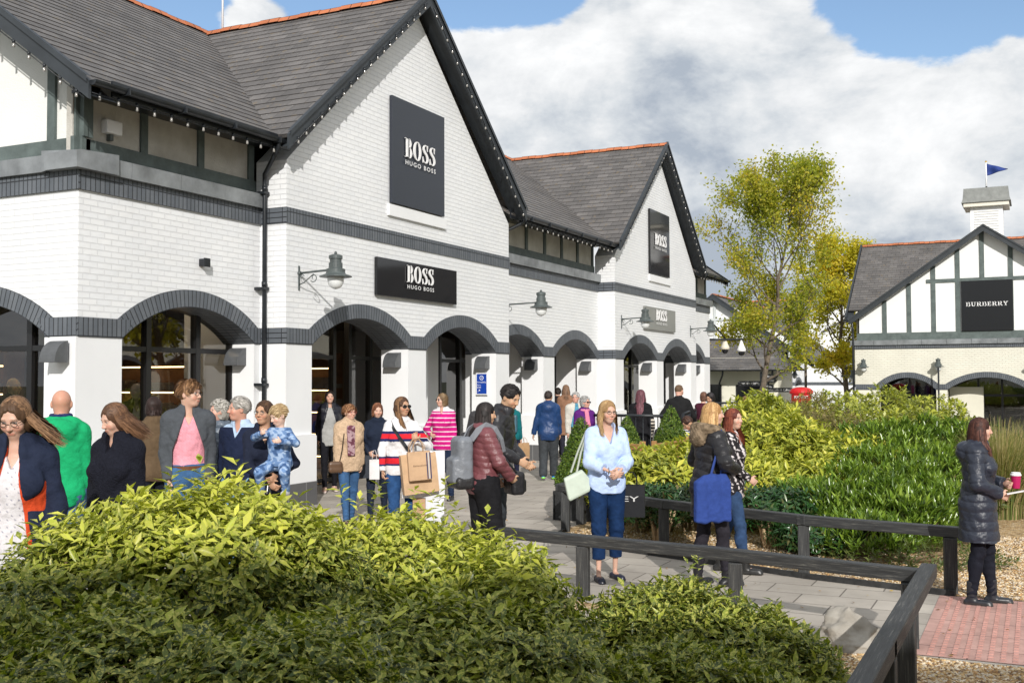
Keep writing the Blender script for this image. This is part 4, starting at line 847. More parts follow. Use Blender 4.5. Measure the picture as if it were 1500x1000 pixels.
mb = MB(); mb.prism([(-.05, 1.52), (.05, 1.52), (.07, 1.60), (.03, 1.56), (0, 1.62), (-.03, 1.56), (-.07, 1.60)], lambda a, b, tt: FPB(a, b, tt), .22, .25); mb.build('crown_badge', mat('gold_paint', (.6, .4, .05), .4), t); mb = MB(); mb.box((-.17, -.245, 1.25), (.17, -.20, 1.30)); mb.build('letter_slot', m_black, t)
# railings
def railing(label, a, b, h=1.25, sp=.13, bars=True):
    a, b = Vector(a), Vector(b); t = empty('metal_railing', a, 0, label, 'railing'); L_ = (b - a).length; d = (b - a) / L_
    for z in (h, .16): mb = MB(); mb.tube([a + V3(0, 0, z), b + V3(0, 0, z)], .024 if z > 1 else .015, 8); rel(t, mb.build('rail', m_black))
    n = max(1, round(L_ / 1.5))
    for k in range(n + 1): p_ = a + d * (L_ * k / n); mb = MB(); mb.tube([p_, p_ + V3(0, 0, h)], .026, 8); rel(t, mb.build('post', m_black))
    if bars:
        for k in range(1, int(L_ / sp)): p_ = a + d * (k * sp); mb = MB(); mb.tube([p_ + V3(0, 0, .16), p_ + V3(0, 0, h)], .009, 5); rel(t, mb.build('bar', m_black))
g0 = lambda px, D: ground_at(px, D, 0)
railing('black vertical bar railing behind the clipped cones', g0(868, 18.6), g0(975, 18.0))
railing('short black railing return by the man in the black shirt', g0(1000, 19.0), g0(1018, 22.0))
railing('grey topped railing running past the seated man in blue', g0(1036, 25), g0(1105, 26.5), h=1.3)
railing('low black railing before the cream building at the right', ground_at(1385, 40, -.9), ground_at(1430, 40, -.9), h=1.25)
# benches
m_teak = mat('teak_bench_wood', (.36, .19, .075), .55, nscale=6, namt=.25, bump=.3, bscale=40)
def bench(label, a, b):
    a, b = Vector(a), Vector(b); L_ = (b - a).length; rz = math.atan2((b - a).y, (b - a).x); t = empty('wooden_bench', a, rz, label, 'bench')
    for k in range(5): mb = MB(); mb.box((0.05, .08 + k * .095, .42), (L_ - .05, .155 + k * .095, .445)); mb.build('seat_slat', m_teak, t, bevel=.004)
    mb = MB(); mb.box((0, -.03, .90), (L_, .015, .98)); mb.build('top_rail', m_teak, t, bevel=.006); mb = MB(); mb.box((0, -.02, .52), (L_, .01, .57)); mb.build('lower_rail', m_teak, t)
    for k in range(int(L_ / .09)): mb = MB(); mb.box((.06 + k * .09, -.012, .57), (.11 + k * .09, .004, .90)); mb.build('back_slat', m_teak, t)
    for x in (0, L_): mb = MB(); mb.box((x - .03, -.035, 0), (x + .03, .025, 1.02)); mb.build('back_leg', m_teak, t, bevel=.005); mb = MB(); mb.box((x - .03, .50, 0), (x + .03, .56, .66)); mb.build('front_leg', m_teak, t, bevel=.005); mb = MB(); mb.box((x - .035, -.03, .66), (x + .035, .58, .69)); mb.build('armrest', m_teak, t, bevel=.005)
bench('wooden slatted bench directly behind the woman in the pale blue shirt', g0(872, 15.4), g0(941, 14.7)); bench('wooden bench left of the blonde walker with a woman seated beside it', g0(957, 14.8), g0(1007, 15.9))
# ================================================================ ground
def ground_z(x, y):
    """falls gently beyond the planting"""
    return -1.0 * max(0.0, min(1.0, (y - 30) / 16)) ** 1.2
m_pave = brickmat('grey_paving_slabs', (.385, .348, .302), (.465, .425, .37), (.17, .152, .13), .62, .40, .007, offset=.5, bump=.45, dist=.006, stain=.28, stain_scale=1.3, rough=.8, spots=((9, .74, (.30, .27, .22)),))
m_red = brickmat('red_tactile_paving', (.47, .285, .245), (.52, .32, .275), (.18, .11, .10), .45, .45, .006, offset=0, bump=.2, stain=.28, stain_scale=4, rough=.8)
def gravel_mat():
    mt = bpy.data.materials.new('golden_gravel'); mt.use_nodes = True; nt = mt.node_tree; N = nt.nodes; L = nt.links; b = N['Principled BSDF']; b.inputs['Roughness'].default_value = .75
    tc = N.new('ShaderNodeTexCoord'); vo = N.new('ShaderNodeTexVoronoi'); vo.inputs['Scale'].default_value = 38; vo.inputs['Randomness'].default_value = 1
    wn = N.new('ShaderNodeTexNoise'); wn.inputs['Scale'].default_value = 60; L.new(tc.outputs['Object'], wn.inputs['Vector'])
    mx_ = N.new('ShaderNodeMix'); mx_.data_type = 'VECTOR'; mx_.inputs[0].default_value = .02; L.new(tc.outputs['Object'], mx_.inputs[4]); L.new(wn.outputs['Color'], mx_.inputs[5]); L.new(mx_.outputs[1], vo.inputs['Vector'])
    hs = N.new('ShaderNodeSeparateColor'); L.new(vo.outputs['Color'], hs.inputs[0])
    cr = N.new('ShaderNodeValToRGB'); L.new(hs.outputs[0], cr.inputs[0]); e = cr.color_ramp.elements; e[0].color = (.13, .075, .035, 1); e[1].color = (.66, .53, .36, 1); e[0].position = 0; e[1].position = 1
    for p, c in ((.25, (.34, .21, .09, 1)), (.55, (.50, .34, .16, 1)), (.8, (.58, .43, .25, 1))): x = e.new(p); x.color = c
    L.new(cr.outputs[0], b.inputs['Base Color'])
    bp = N.new('ShaderNodeBump'); bp.inputs['Distance'].default_value = .02; bp.inputs['Strength'].default_value = .9; bp.invert = True; L.new(vo.outputs['Distance'], bp.inputs['Height']); L.new(bp.outputs[0], b.inputs['Normal']); return mt
m_gravel = gravel_mat()
m_soil = mat('bark_mulch', (.055, .035, .022), .9, nscale=25, namt=.5, bump=1, bscale=60)
def sheet(name, m_, xs, ys, zf, lift):
    nx, ny = len(xs), len(ys); V_ = [(x, y, zf(x, y) + lift) for y in ys for x in xs]; f = []
    for j in range(ny - 1):
        for i in range(nx - 1): a = j * nx + i; f.append((a, a + 1, a + nx + 1, a + nx))
    me = bpy.data.meshes.new(name); me.from_pydata(V_, [], f); uv = me.uv_layers.new(name='UVMap')
    for lp in me.loops: v = V_[lp.vertex_index]; uv.data[lp.index].uv = (v[0], v[1])
    me.materials.append(m_); o = bpy.data.objects.new(name, me); COL.objects.link(o); return tag(o, kind='structure')
m_far = mat('far_ground', (.10, .11, .07), .9, nscale=.3, namt=.3)
sheet('ground', m_far, [-900, -300, -60, -25, 0, 25, 60, 300, 900], [-300, -60, 0] + list(range(20, 60, 4)) + [80, 300, 1500], ground_z, -.02)
sheet('pavement', m_pave, list(np.linspace(-13, 15, 15)), list(np.linspace(2, 84, 42)), ground_z, 0)
def polysheet(name, pts, m_, z, kind='structure', thick=0):
    mb = MB(); mb.poly([(x, y, z) for x, y in pts], [(x, y) for x, y in pts]); o = mb.build(name, m_, merge=False); return tag(o, kind=kind)
# gravel beds
bedA = [(-.66, 10.02), (-2.0, 10.35), (-3.62, 11.0), (-4.6, 11.35), (-5.15, 11.95), (-5.3, 12.6), (-5.3, 19.5), (15, 19.5), (15, 10.02)]
polysheet('gravel_bed', bedA, m_gravel, .006)
bedB = [(-.5, 7.72), (-.72, 7.75), (-1.3, 8.02), (-3.4, 8.45), (-4.6, 8.75), (-5.6, 8.0), (-6, 5.5), (-6, -1), (15, -1), (15, 7.72)]
polysheet('gravel_bed', bedB, m_gravel, .008)
m_edge = mat('dark_timber_edging', (.03, .03, .03), .7, nscale=12, namt=.5)
eb = empty('timber_edging', (-2, 10.3, 0), 0, 'low dark timber edging between gravel and paving under the far fence', 'edging')
for a, b in zip(bedA[:5], bedA[1:6]): mb = MB(); mb.beam((*a, .02), (*b, .02), .04, .06); rel(eb, mb.build('board', m_edge))
# red tactile paving with ribs
mb = MB(); mb.poly([(-.78, 7.8, .005), (.0 + 6, 7.8, .005), (6, 10.0, .005), (-.78, 10.0, .005)], [(-.78, 7.8), (6, 7.8), (6, 10), (-.78, 10)])
rp = tag(mb.build('tactile_paving', m_red, merge=False), kind='structure')
mb = MB(); random.seed(3)
for i in range(22):
    x = -.70 + i * .075
    for k in range(27): y = 7.84 + k * .08; mb.box((x, y, .005), (x + .03, y + .055, .0095))
tag(mb.build('tactile_ribs', mat('red_ribs', (.49, .27, .23), .8, nscale=9, namt=.2)), kind='structure')
# loose stones on the nearer gravel: one uncountable scatter
def scatter_stones(name, regions, n, size, seed, mats):
    r = np.random.default_rng(seed); base = np.array([(1, 0, 0), (-1, 0, 0), (0, 1, 0), (0, -1, 0), (0, 0, 1), (0, 0, -1)], float); tri = np.array([(0, 2, 4), (2, 1, 4), (1, 3, 4), (3, 0, 4), (2, 0, 5), (1, 2, 5), (3, 1, 5), (0, 3, 5)])
    P = []; 
    while len(P) < n:
        x0, x1, y0, y1, test = regions[r.integers(len(regions))]; x, y = r.uniform(x0, x1), r.uniform(y0, y1)
        if test(x, y): P.append((x, y))
    P = np.array(P); n = len(P); sc = r.uniform(*size, (n, 1, 3)) * np.array([1, 1, .6]); V_ = base[None] * sc * r.uniform(.75, 1.2, (n, 6, 1)); a = r.uniform(0, 6.28, n); c, s = np.cos(a)[:, None], np.sin(a)[:, None]
    X = V_[..., 0] * c - V_[..., 1] * s; Y = V_[..., 0] * s + V_[..., 1] * c; V_ = np.stack([X + P[:, :1], Y + P[:, 1:], V_[..., 2] + .010], -1).reshape(-1, 3)
    F_ = (tri[None] + 6 * np.arange(n)[:, None, None]).reshape(-1, 3)
    pal = np.array([(.60, .47, .29), (.50, .34, .16), (.62, .54, .42), (.36, .21, .09), (.20, .13, .08), (.55, .39, .2), (.66, .58, .46)]); c = pal[r.integers(len(pal), size=n)] * r.uniform(.75, 1.15, (n, 1))
    o = nmesh(name, V_, F_, mats, col=np.repeat(c, 6, 0), smooth=False); return tag(o, kind='stuff', label='golden pea gravel spread loosely over the beds', cat='gravel')
m_stone = mat('gravel_stones', rough=.75, attr=True, nscale=40, namt=.2)
scatter_stones('gravel', [(-5.1, -.6, 10.1, 13.2, lambda x, y: y > 10.02 + .33 * (-.66 - x) + .04 and y < 10.9 + .33 * (-.66 - x) + (1.2 if x > -2.2 else 1.2)), (-.66, .8, 10.05, 14, lambda x, y: True), (-1.3, .6, 5.6, 7.7, lambda x, y: True)], 26000, (.008, .019), 4, m_stone)

# ================================================================ timber fences
m_post = mat('black_stained_timber', (.022, .023, .024), .62, .35, nscale=7, namt=.5, bump=.6, bscale=45)
def grainy():
    mt = bpy.data.materials.new('worn_black_timber'); mt.use_nodes = True; nt = mt.node_tree; N = nt.nodes; L = nt.links; b = N['Principled BSDF']; b.inputs['Roughness'].default_value = .6
    uv = N.new('ShaderNodeUVMap'); mp = N.new('ShaderNodeMapping'); mp.inputs['Scale'].default_value = (1.2, 28, 1); L.new(uv.outputs[0], mp.inputs[0])
    nz = N.new('ShaderNodeTexNoise'); nz.inputs['Scale'].default_value = 3; nz.inputs['Detail'].default_value = 8; nz.inputs['Roughness'].default_value = .75; L.new(mp.outputs[0], nz.inputs['Vector'])
    cr = N.new('ShaderNodeValToRGB'); L.new(nz.outputs['Fac'], cr.inputs[0]); e = cr.color_ramp.elements; e[0].position = .35; e[0].color = (.012, .012, .013, 1); e[1].position = .72; e[1].color = (.21, .20, .175, 1); x = e.new(.55); x.color = (.035, .037, .038, 1)
    L.new(cr.outputs[0], b.inputs['Base Color']); bp = N.new('ShaderNodeBump'); bp.inputs['Strength'].default_value = .7; bp.inputs['Distance'].default_value = .006; L.new(nz.outputs['Fac'], bp.inputs['Height']); L.new(bp.outputs[0], b.inputs['Normal']); return mt
m_worn = grainy()
def fence(label, pts, posts, h=.61, w=.11, t=.09, loc=None, closed=False):
    f = empty('timber_fence', (*pts[0], 0), 0, label, 'fence')
    for i, (a, b) in enumerate(zip(pts[:-1], pts[1:])):
        a_, b_ = Vector((*a, h - t / 2 + .003 * (i % 2))), Vector((*b, h - t / 2 + .003 * (i % 2))); d = (b_ - a_).normalized()
        mb = MB(); mb.beam(a_ - d * w * .45, b_ + d * w * .45, w, t); rel(f, mb.build('rail', m_worn, bevel=.008))
    for x, y, rz in posts:
        mb = MB(); hw = .055; mb.beam((x, y, -.1), (x, y, h - t - .002), .105, .105, up=(math.cos(rz), math.sin(rz), 0)); rel(f, mb.build('post', m_worn, bevel=.006))
    return f
a0 = math.atan2(.42, -1.9)
fence('near black timber knee rail running across the picture and turning towards the viewer', [(-4.3, 8.76), (-2.4, 8.44), (-.73, 8.02)], [(-3.5, 8.62, .2), (-2.12, 8.34, .2), (-.82, 8.0, .2)], h=.535)
fence('black knee rail leading along the right towards the viewer', [(-.71, 8.18), (-.71, 5.75), (-.71, 3.2)], [(-.71, 6.7, 0), (-.71, 5.75, 0), (-.71, 4.2, 0)], h=.55, w=.105)
fence('far black timber knee rail in front of the planting and beside the right hand woman', [(-.66, 10.14), (-2.0, 10.42), (-3.6, 11.15), (-5.3, 12.35), (-5.3, 13.8)], [(-.70, 10.12, .2), (-2.0, 10.42, .2), (-3.6, 11.15, .4), (-5.22, 12.3, .3), (-5.3, 13.0, 0)], h=.575)
# boulder
def rock(name, loc, size, seed, m_, label):
    bm = bmesh.new(); bmesh.ops.create_icosphere(bm, subdivisions=5, radius=1); r = random.Random(seed); from mathutils import noise
    pl = [(Vector((r.uniform(-1, 1), r.uniform(-1, 1), r.uniform(-.2, 1))).normalized(), r.uniform(.6, .85)) for _ in range(14)]
    for v in bm.verts:
        p = v.co.copy()
        for n_, d in pl:
            k = p.dot(n_)
            if k > d: p -= n_ * (k - d) * .85
        p += p.normalized() * (noise.noise(p * 2.2 + Vector((seed, 0, 0))) * .20 + noise.noise(p * 6) * .07 + abs(noise.noise(p * 14)) * -.05 + noise.noise(p * 30) * .012); v.co = Vector((p.x * size[0], p.y * size[1], max(-.25, p.z) * size[2]))
    me = bpy.data.meshes.new(name); bm.to_mesh(me); bm.free(); me.materials.append(m_)
    for p in me.polygons: p.use_smooth = True
    o = bpy.data.objects.new(name, me); COL.objects.link(o); o.location = loc; return tag(o, label, 'boulder')
m_rock = mat('pale_limestone', (.22, .20, .17), .85, nscale=4, col2=(.40, .375, .33), bump=1, bscale=14)
p = ground_at(1243, 7.55); rock('boulder', (p.x, p.y, .05), (.29, .22, .22), 5, m_rock, 'pale weathered boulder at the foot of the near fence, right of the shrubs')
p = ground_at(860, 8.0); rock('boulder', (p.x, p.y, .03), (.2, .16, .18), 11, m_rock, 'small grey boulder mostly hidden behind the foreground shrubs')

# leaf litter: nobody could count it
def litter(n=420):
    r = np.random.default_rng(77); P = []
    while len(P) < n:
        x, y = (r.uniform(-5.4, .6), r.uniform(5.8, 13.5)) if r.uniform() < .6 else (r.uniform(-9, -5), r.uniform(10, 26))
        P.append((x, y, .014))
    P = np.array(P); m_ = len(P); pos, yd = P, rand_unit(r, m_) * [1, 1, .15]; V_, F_, k = place_leaves(LEAF4, pos, yd, np.tile((0, 0, 1.), (m_, 1)) + r.normal(0, .25, (m_, 3)), r.uniform(.02, .05, m_), r.uniform(.015, .035, m_)); V_[:, 2] = np.maximum(V_[:, 2], .011)
    pal = np.array([(.35, .18, .04), (.25, .12, .03), (.45, .30, .06), (.16, .08, .03)]); tag(nmesh('leaf_litter', V_, F_, m_leaf, col=np.repeat(pal[r.integers(4, size=m_)], k, 0)), 'small fallen autumn leaves scattered over paving and gravel', 'fallen leaves', kind='stuff')
# ================================================================ foliage
def leaf_mat(name, rough=.42, transl=.25, mottle=None, spec=.4, mscale=110):
    mt = bpy.data.materials.new(name); mt.use_nodes = True; nt = mt.node_tree; N = nt.nodes; L = nt.links; b = N['Principled BSDF']; out = N['Material Output']
    b.inputs['Roughness'].default_value = rough; b.inputs['Specular IOR Level'].default_value = spec
    a = N.new('ShaderNodeAttribute'); a.attribute_name = 'Col'; src = a.outputs['Color']
    if mottle:
        tc = N.new('ShaderNodeTexCoord'); nz = N.new('ShaderNodeTexNoise'); nz.inputs['Scale'].default_value = mscale; nz.inputs['Detail'].default_value = 2; L.new(tc.outputs['Object'], nz.inputs['Vector'])
        mr = N.new('ShaderNodeMapRange'); L.new(nz.outputs['Fac'], mr.inputs[0]); mr.inputs['From Min'].default_value = .51; mr.inputs['From Max'].default_value = .58; mr.inputs['To Max'].default_value = .8
        mx = N.new('ShaderNodeMix'); mx.data_type = 'RGBA'; L.new(mr.outputs[0], mx.inputs[0]); L.new(src, mx.inputs[6]); mx.inputs[7].default_value = (*mottle, 1); src = mx.outputs[2]
    L.new(src, b.inputs['Base Color'])
    t = N.new('ShaderNodeBsdfTranslucent'); g = N.new('ShaderNodeVectorMath'); g.operation = 'MULTIPLY'; L.new(src, g.inputs[0]); g.inputs[1].default_value = (1.3, 1.5, .6); L.new(g.outputs[0], t.inputs[0])
    ms = N.new('ShaderNodeMixShader'); ms.inputs[0].default_value = transl; L.new(b.outputs[0], ms.inputs[1]); L.new(t.outputs[0], ms.inputs[2]); L.new(ms.outputs[0], out.inputs[0]); return mt
LEAF8 = (np.array([(0, 0, 0), (-.36, .3, .06), (0, .3, 0), (.36, .3, .06), (-.34, .65, .02), (0, .65, -.04), (.34, .65, .02), (0, 1, -.14)]),
         np.array([(0, 2, 1), (0, 3, 2), (1, 2, 5), (1, 5, 4), (2, 3, 6), (2, 6, 5), (4, 5, 7), (5, 6, 7)]))
LEAF5 = (np.array([(0, 0, 0), (-.42, .48, .06), (0, .5, -.03), (.42, .48, .06), (0, 1, -.1)]), np.array([(0, 2, 1), (0, 3, 2), (1, 2, 4), (2, 3, 4)]))
LEAF4 = (np.array([(0, 0, 0), (-.45, .5, .05), (.45, .5, .05), (0, 1, -.05)]), np.array([(0, 2, 1), (1, 2, 3)]))
def place_leaves(tmpl, pos, ydir, zdir, length, width):
    y = ydir / np.linalg.norm(ydir, axis=1, keepdims=True); x = np.cross(y, zdir); nx = np.linalg.norm(x, axis=1, keepdims=True); x = np.where(nx > 1e-4, x / np.maximum(nx, 1e-4), np.array([[1., 0, 0]])); z = np.cross(x, y)
    T, Fc = tmpl; n = len(pos)
    V_ = pos[:, None] + T[None, :, 0:1] * x[:, None] * width[:, None, None] + T[None, :, 1:2] * y[:, None] * length[:, None, None] + T[None, :, 2:3] * z[:, None] * length[:, None, None]
    return V_.reshape(-1, 3), (Fc[None] + len(T) * np.arange(n)[:, None, None]).reshape(-1, 3), len(T)
def rand_unit(r, n): v = r.normal(size=(n, 3)); return v / np.linalg.norm(v, axis=1, keepdims=True)
def sample_blobs(r, blobs, n, depth=.0, zmin=.05, lump=.12, keep=None):
    """points on a union of ellipsoids (cx,cy,cz,rx,ry,rz), with lumps and gaps; returns points and outward normals"""
    B = np.array(blobs, float); w = (B[:, 3] * B[:, 4]) ** .5 * (B[:, 5] + B[:, 3]); w /= w.sum(); P = []; Nn = []
    tries = 0
    while sum(map(len, P)) < n and tries < 30:
        tries += 1; m_ = n * 2; k = r.choice(len(B), m_, p=w); u = rand_unit(r, m_); b = B[k]
        ph = np.sin(u[:, 0] * 7 + k * 3.1) * np.cos(u[:, 1] * 6 + k) + .6 * np.sin(u[:, 2] * 11 + k * 1.7)
        s = 1 + lump * ph - depth * r.uniform(0, 1, m_) ** 1.5
        p = b[:, :3] + u * b[:, 3:6] * s[:, None]; nn = u / b[:, 3:6]; nn /= np.linalg.norm(nn, axis=1, keepdims=True)
        ok = p[:, 2] > zmin
        for j in range(len(B)):
            q = (p - B[j, :3]) / B[j, 3:6]; ins = (q ** 2).sum(1) < .72; ok &= ~(ins & (k != j))
        if keep is not None: ok &= keep(p)
        P.append(p[ok]); Nn.append(nn[ok])
    return np.concatenate(P)[:n], np.concatenate(Nn)[:n]
def shoots(r, P, Nn, per=7, up=.6, spread=(45, 80), jitter=.35, step=.012):
    n = len(P); ax = Nn + np.array([0, 0, up]) + jitter * r.normal(size=(n, 3)); ax /= np.linalg.norm(ax, axis=1, keepdims=True)
    ref = np.cross(ax, rand_unit(r, n)); ref /= np.linalg.norm(ref, axis=1, keepdims=True); o = np.cross(ax, ref)
    ph0 = r.uniform(0, 6.28, n); pos, yd, zd, idx = [], [], [], []
    for k in range(per):
        a = ph0 + k * 2.4 + r.normal(0, .2, n); rad = ref * np.cos(a)[:, None] + o * np.sin(a)[:, None]; sp = np.radians(spread[0] + (spread[1] - spread[0]) * (1 - k / per)) + r.normal(0, .14, n)
        d = ax * np.cos(sp)[:, None] + rad * np.sin(sp)[:, None]; pos.append(P + ax * (step * k)); yd.append(d); zd.append(ax); idx.append(np.arange(n))
    return np.concatenate(pos), np.concatenate(yd), np.concatenate(zd), np.concatenate(idx), ax
def shrub(name, label, cat, blobs, n_sh, leaf, wid, palette, mat_, seed, tmpl=LEAF5, per=7, up=.6, spread=(40, 80), jitter=.35, lump=.1, depth=.25, group=None, extra=None, keep=None, yellow=None, stem_r=.02, stems=7, zmin=.05, base=None, core=True):
    r = np.random.default_rng(seed); P, Nn = sample_blobs(r, blobs, n_sh, depth, zmin, lump, keep)
    if extra is not None: P = np.concatenate([P, extra[0]]); Nn = np.concatenate([Nn, extra[1]])
    pos, yd, zd, idx, ax = shoots(r, P, Nn, per, up, spread, jitter)
    m_ = len(pos); L_ = leaf * r.choice([.6, .85, 1.0, 1.15, 1.35], m_) * r.uniform(.85, 1.1, m_); W_ = wid * r.uniform(.75, 1.15, m_) * (L_ / leaf) ** .5
    V_, F_, k = place_leaves(tmpl, pos, yd, zd, L_, W_)
    pal = np.array(palette, float); t = r.uniform(0, 1, m_) * .55 + r.uniform(0, 1, len(P))[idx] * .45
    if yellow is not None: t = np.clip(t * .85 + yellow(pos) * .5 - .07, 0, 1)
    f = np.clip(t, 0, .999) * (len(pal) - 1); i0 = f.astype(int); c = pal[i0] + (pal[i0 + 1] - pal[i0]) * (f - i0)[:, None]; c *= r.uniform(.8, 1.2, (m_, 1))
    B = np.array(blobs, float); c0 = base if base is not None else (B[:, 0].mean(), B[:, 1].mean(), 0)
    t = empty(name, (c0[0], c0[1], 0), 0, label, cat, group)
    rel(t, nmesh('foliage', V_, F_, mat_, col=np.repeat(c, k, 0)))
    mb = MB(); rr = random.Random(seed)
    for i in range(stems * len(blobs)):
        b = blobs[i % len(blobs)]; x, y = b[0] + rr.uniform(-.35, .35) * b[3], b[1] + rr.uniform(-.35, .35) * b[4]; tx, ty, tz = b[0] + rr.uniform(-.75, .75) * b[3], b[1] + rr.uniform(-.75, .75) * b[4], b[2] + b[5] * rr.uniform(.1, .75)
        mb.tube([(x, y, 0), ((x + tx) / 2 + rr.uniform(-.05, .05), (y + ty) / 2, tz * .5), (tx, ty, tz)], [stem_r, stem_r * .8, stem_r * .35], 5, cap=False)
    rel(t, mb.build('stems', m_stem, merge=False)); return t
m_stem = mat('woody_stems', (.17, .115, .065), .8, nscale=10, namt=.3)
m_auc = leaf_mat('spotted_laurel_leaf', .38, .22, (.50, .48, .11), mscale=75)
m_auc_far = leaf_mat('spotted_laurel_leaf_yellow', .4, .22, (.52, .49, .08), mscale=70)
m_laurel = leaf_mat('glossy_laurel_leaf', .26, .2, spec=.6)
m_leaf = leaf_mat('plain_leaf', .5, .28)
AUC = [(.022, .042, .007), (.065, .10, .014), (.16, .20, .026), (.36, .40, .045), (.60, .60, .09)]
AUCY = [(.05, .09, .015), (.15, .20, .025), (.32, .36, .04), (.50, .49, .055), (.64, .59, .10)]
def blob(px, D, ztop, r, ry=None, h=None):
    p = ground_at(px, D); h = h or ztop * .5; return (p.x, p.y, ztop - h, r, ry or r, h)
def sprigs(seed, items):
    r = np.random.default_rng(seed); P, N_ = [], []
    for px, D, z, n in items:
        p = ground_at(px, D)
        for k in range(n): P.append((p.x + r.normal(0, .03), p.y + r.normal(0, .03), z - k * .055)); N_.append((r.normal(0, .1), r.normal(0, .1), 2.5))
    return np.array(P), np.array(N_)
sunlit_top = lambda zt: (lambda p: np.clip((p[:, 2] - zt) / .30, 0, 1))  # higher leaves yellower and paler: sunlit top put into the colour, plus young growth
shrub('spotted_laurel', 'big leafy spotted laurel mound filling the lower left foreground', 'shrub',
      [blob(300, 4.75, 1.38, .60, .6, .75), blob(120, 4.7, 1.17, .62, .6, .65), blob(390, 4.8, 1.25, .5, .5, .7), blob(200, 4.75, 1.27, .5, .5, .7), blob(-60, 4.5, 1.0, .7), blob(180, 3.9, .98, .8, .7, .6), blob(400, 3.75, .93, .75, .6, .6), blob(20, 3.4, .76, .7, .6, .5), blob(420, 4.9, 1.17, .5, .6, .7), blob(250, 3.1, .62, .8, .5, .4)],
      11000, .066, .031, AUC, m_auc, 11, LEAF5, 7, up=.45, depth=.30, spread=(55, 92), yellow=sunlit_top(1.0), lump=.09, group='spotted laurel shrubs in the foreground',
      extra=sprigs(1, [(285, 4.6, 1.44, 3), (258, 4.6, 1.40, 2), (352, 4.7, 1.43, 2), (192, 4.7, 1.31, 1), (430, 4.8, 1.27, 1)]))
shrub('spotted_laurel', 'spotted laurel mound with sunlit yellow top left of the near fence', 'shrub',
      [blob(570, 5.35, 1.16, .66, .6, .65), blob(680, 5.1, 1.09, .42, .5, .6), blob(750, 4.8, 1.05, .33, .4, .6), blob(600, 4.4, .92, .7, .6, .55), blob(730, 4.4, .92, .45, .5, .55), blob(560, 3.6, .74, .7, .5, .45), blob(760, 3.8, .66, .55, .5, .4), blob(900, 3.9, .52, .5, .5, .35), blob(470, 5.3, 1.06, .5, .5, .6)],
      10000, .062, .029, AUC, m_auc, 12, LEAF5, 7, up=.45, depth=.30, spread=(55, 92), lump=.09, yellow=sunlit_top(.84), group='spotted laurel shrubs in the foreground',
      extra=sprigs(2, [(505, 5.3, 1.26, 2), (552, 5.3, 1.28, 2), (603, 5.3, 1.25, 2), (656, 5.2, 1.30, 3), (641, 5.2, 1.24, 2), (713, 5.1, 1.15, 2)]))
shrub('spotted_laurel', 'dark green rounded spotted laurel in front of the near fence, left of the boulder', 'shrub',
      [blob(985, 6.0, .68, .50, .5, .5), blob(1085, 5.9, .54, .50, .5, .4), blob(1000, 5.2, .50, .6, .5, .4), blob(1110, 5.0, .38, .45, .45, .3), blob(930, 4.8, .42, .5, .4, .3), blob(890, 5.0, .50, .4, .4, .4)],
      5000, .072, .033, AUC[:4], m_auc, 13, LEAF5, 7, up=.6, depth=.25, spread=(45, 85), lump=.07, group='spotted laurel shrubs in the foreground', extra=sprigs(3, [(1010, 6.0, .82, 2), (1135, 5.7, .60, 2), (1045, 6.1, .70, 1), (930, 6.0, .62, 1)]))
# --- shrubs of the bed behind the far fence
G_ = 'shrubs in the gravel bed behind the far fence'
shrub('variegated_laurel', 'yellow green spotted laurel left of the two walking women, behind the far rail', 'shrub',
      [blob(960, 13.2, .98, .62, .5, .55), blob(1015, 13.4, 1.08, .6, .5, .6), blob(915, 14.0, .95, .5, .5, .55), blob(1080, 13.4, .95, .5, .5, .5)], 1100, .11, .055, AUCY, m_auc_far, 21, LEAF5, 7, up=.7, depth=.3, group=G_, zmin=.25)
shrub('variegated_laurel', 'tall broad yellow green spotted laurel right of the two walking women', 'shrub',
      [blob(1130, 15.2, 1.35, .9, .7, .85), blob(1200, 15.0, 1.05, .9, .7, .7), blob(1110, 17.5, 1.5, .8, .7, .85), blob(1100, 13.8, .85, .55, .5, .5), blob(1180, 13.8, .78, .6, .5, .5), blob(1265, 14.8, .80, .55, .5, .5)], 2600, .115, .055, AUCY, m_auc_far, 22, LEAF5, 7, up=.7, depth=.3, group=G_, zmin=.2)
shrub('variegated_laurel', 'long sunlit yellow laurel hedge at the back crest of the planting', 'shrub',
      [blob(1165, 24, 1.27, 1.0, 1.2, .9), blob(1230, 25, 1.52, 1.1, 1.2, .9), blob(1300, 25, 1.55, 1.1, 1.2, .9), blob(1365, 24, 1.42, .9, 1.2, .8), blob(1120, 21, 1.45, .8, 1.0, .8), blob(1250, 21, 1.3, .9, 1, .7), blob(1330, 21, 1.18, .9, 1, .6)], 2700, .12, .06, AUCY[:4], m_auc_far, 23, LEAF4, 6, up=.8, depth=.2, group=G_, zmin=.3)
shrub('bronze_shrub', 'bronze green fine leaved shrub between yellow laurels on the crest', 'shrub',
      [blob(1215, 19.5, 1.28, .75, .7, .7), blob(1270, 19, 1.02, .6, .7, .6), blob(1190, 22.5, 1.5, .7, .7, .7)], 1900, .055, .026, [(.10, .07, .02), (.14, .13, .035), (.22, .17, .06), (.30, .24, .12)], m_leaf, 24, LEAF4, 7, depth=.2, group=G_, zmin=.3)
shrub('variegated_laurel', 'small yellow laurel tongue spilling over the green laurel slope', 'shrub',
      [blob(1245, 17.0, 1.0, .6, .6, .5), blob(1290, 16.6, .82, .5, .5, .45)], 520, .11, .05, AUCY[1:], m_auc_far, 25, LEAF5, 7, depth=.2, group=G_, zmin=.2)
LAU = [(.04, .085, .012), (.10, .175, .022), (.18, .275, .032), (.30, .40, .06)]
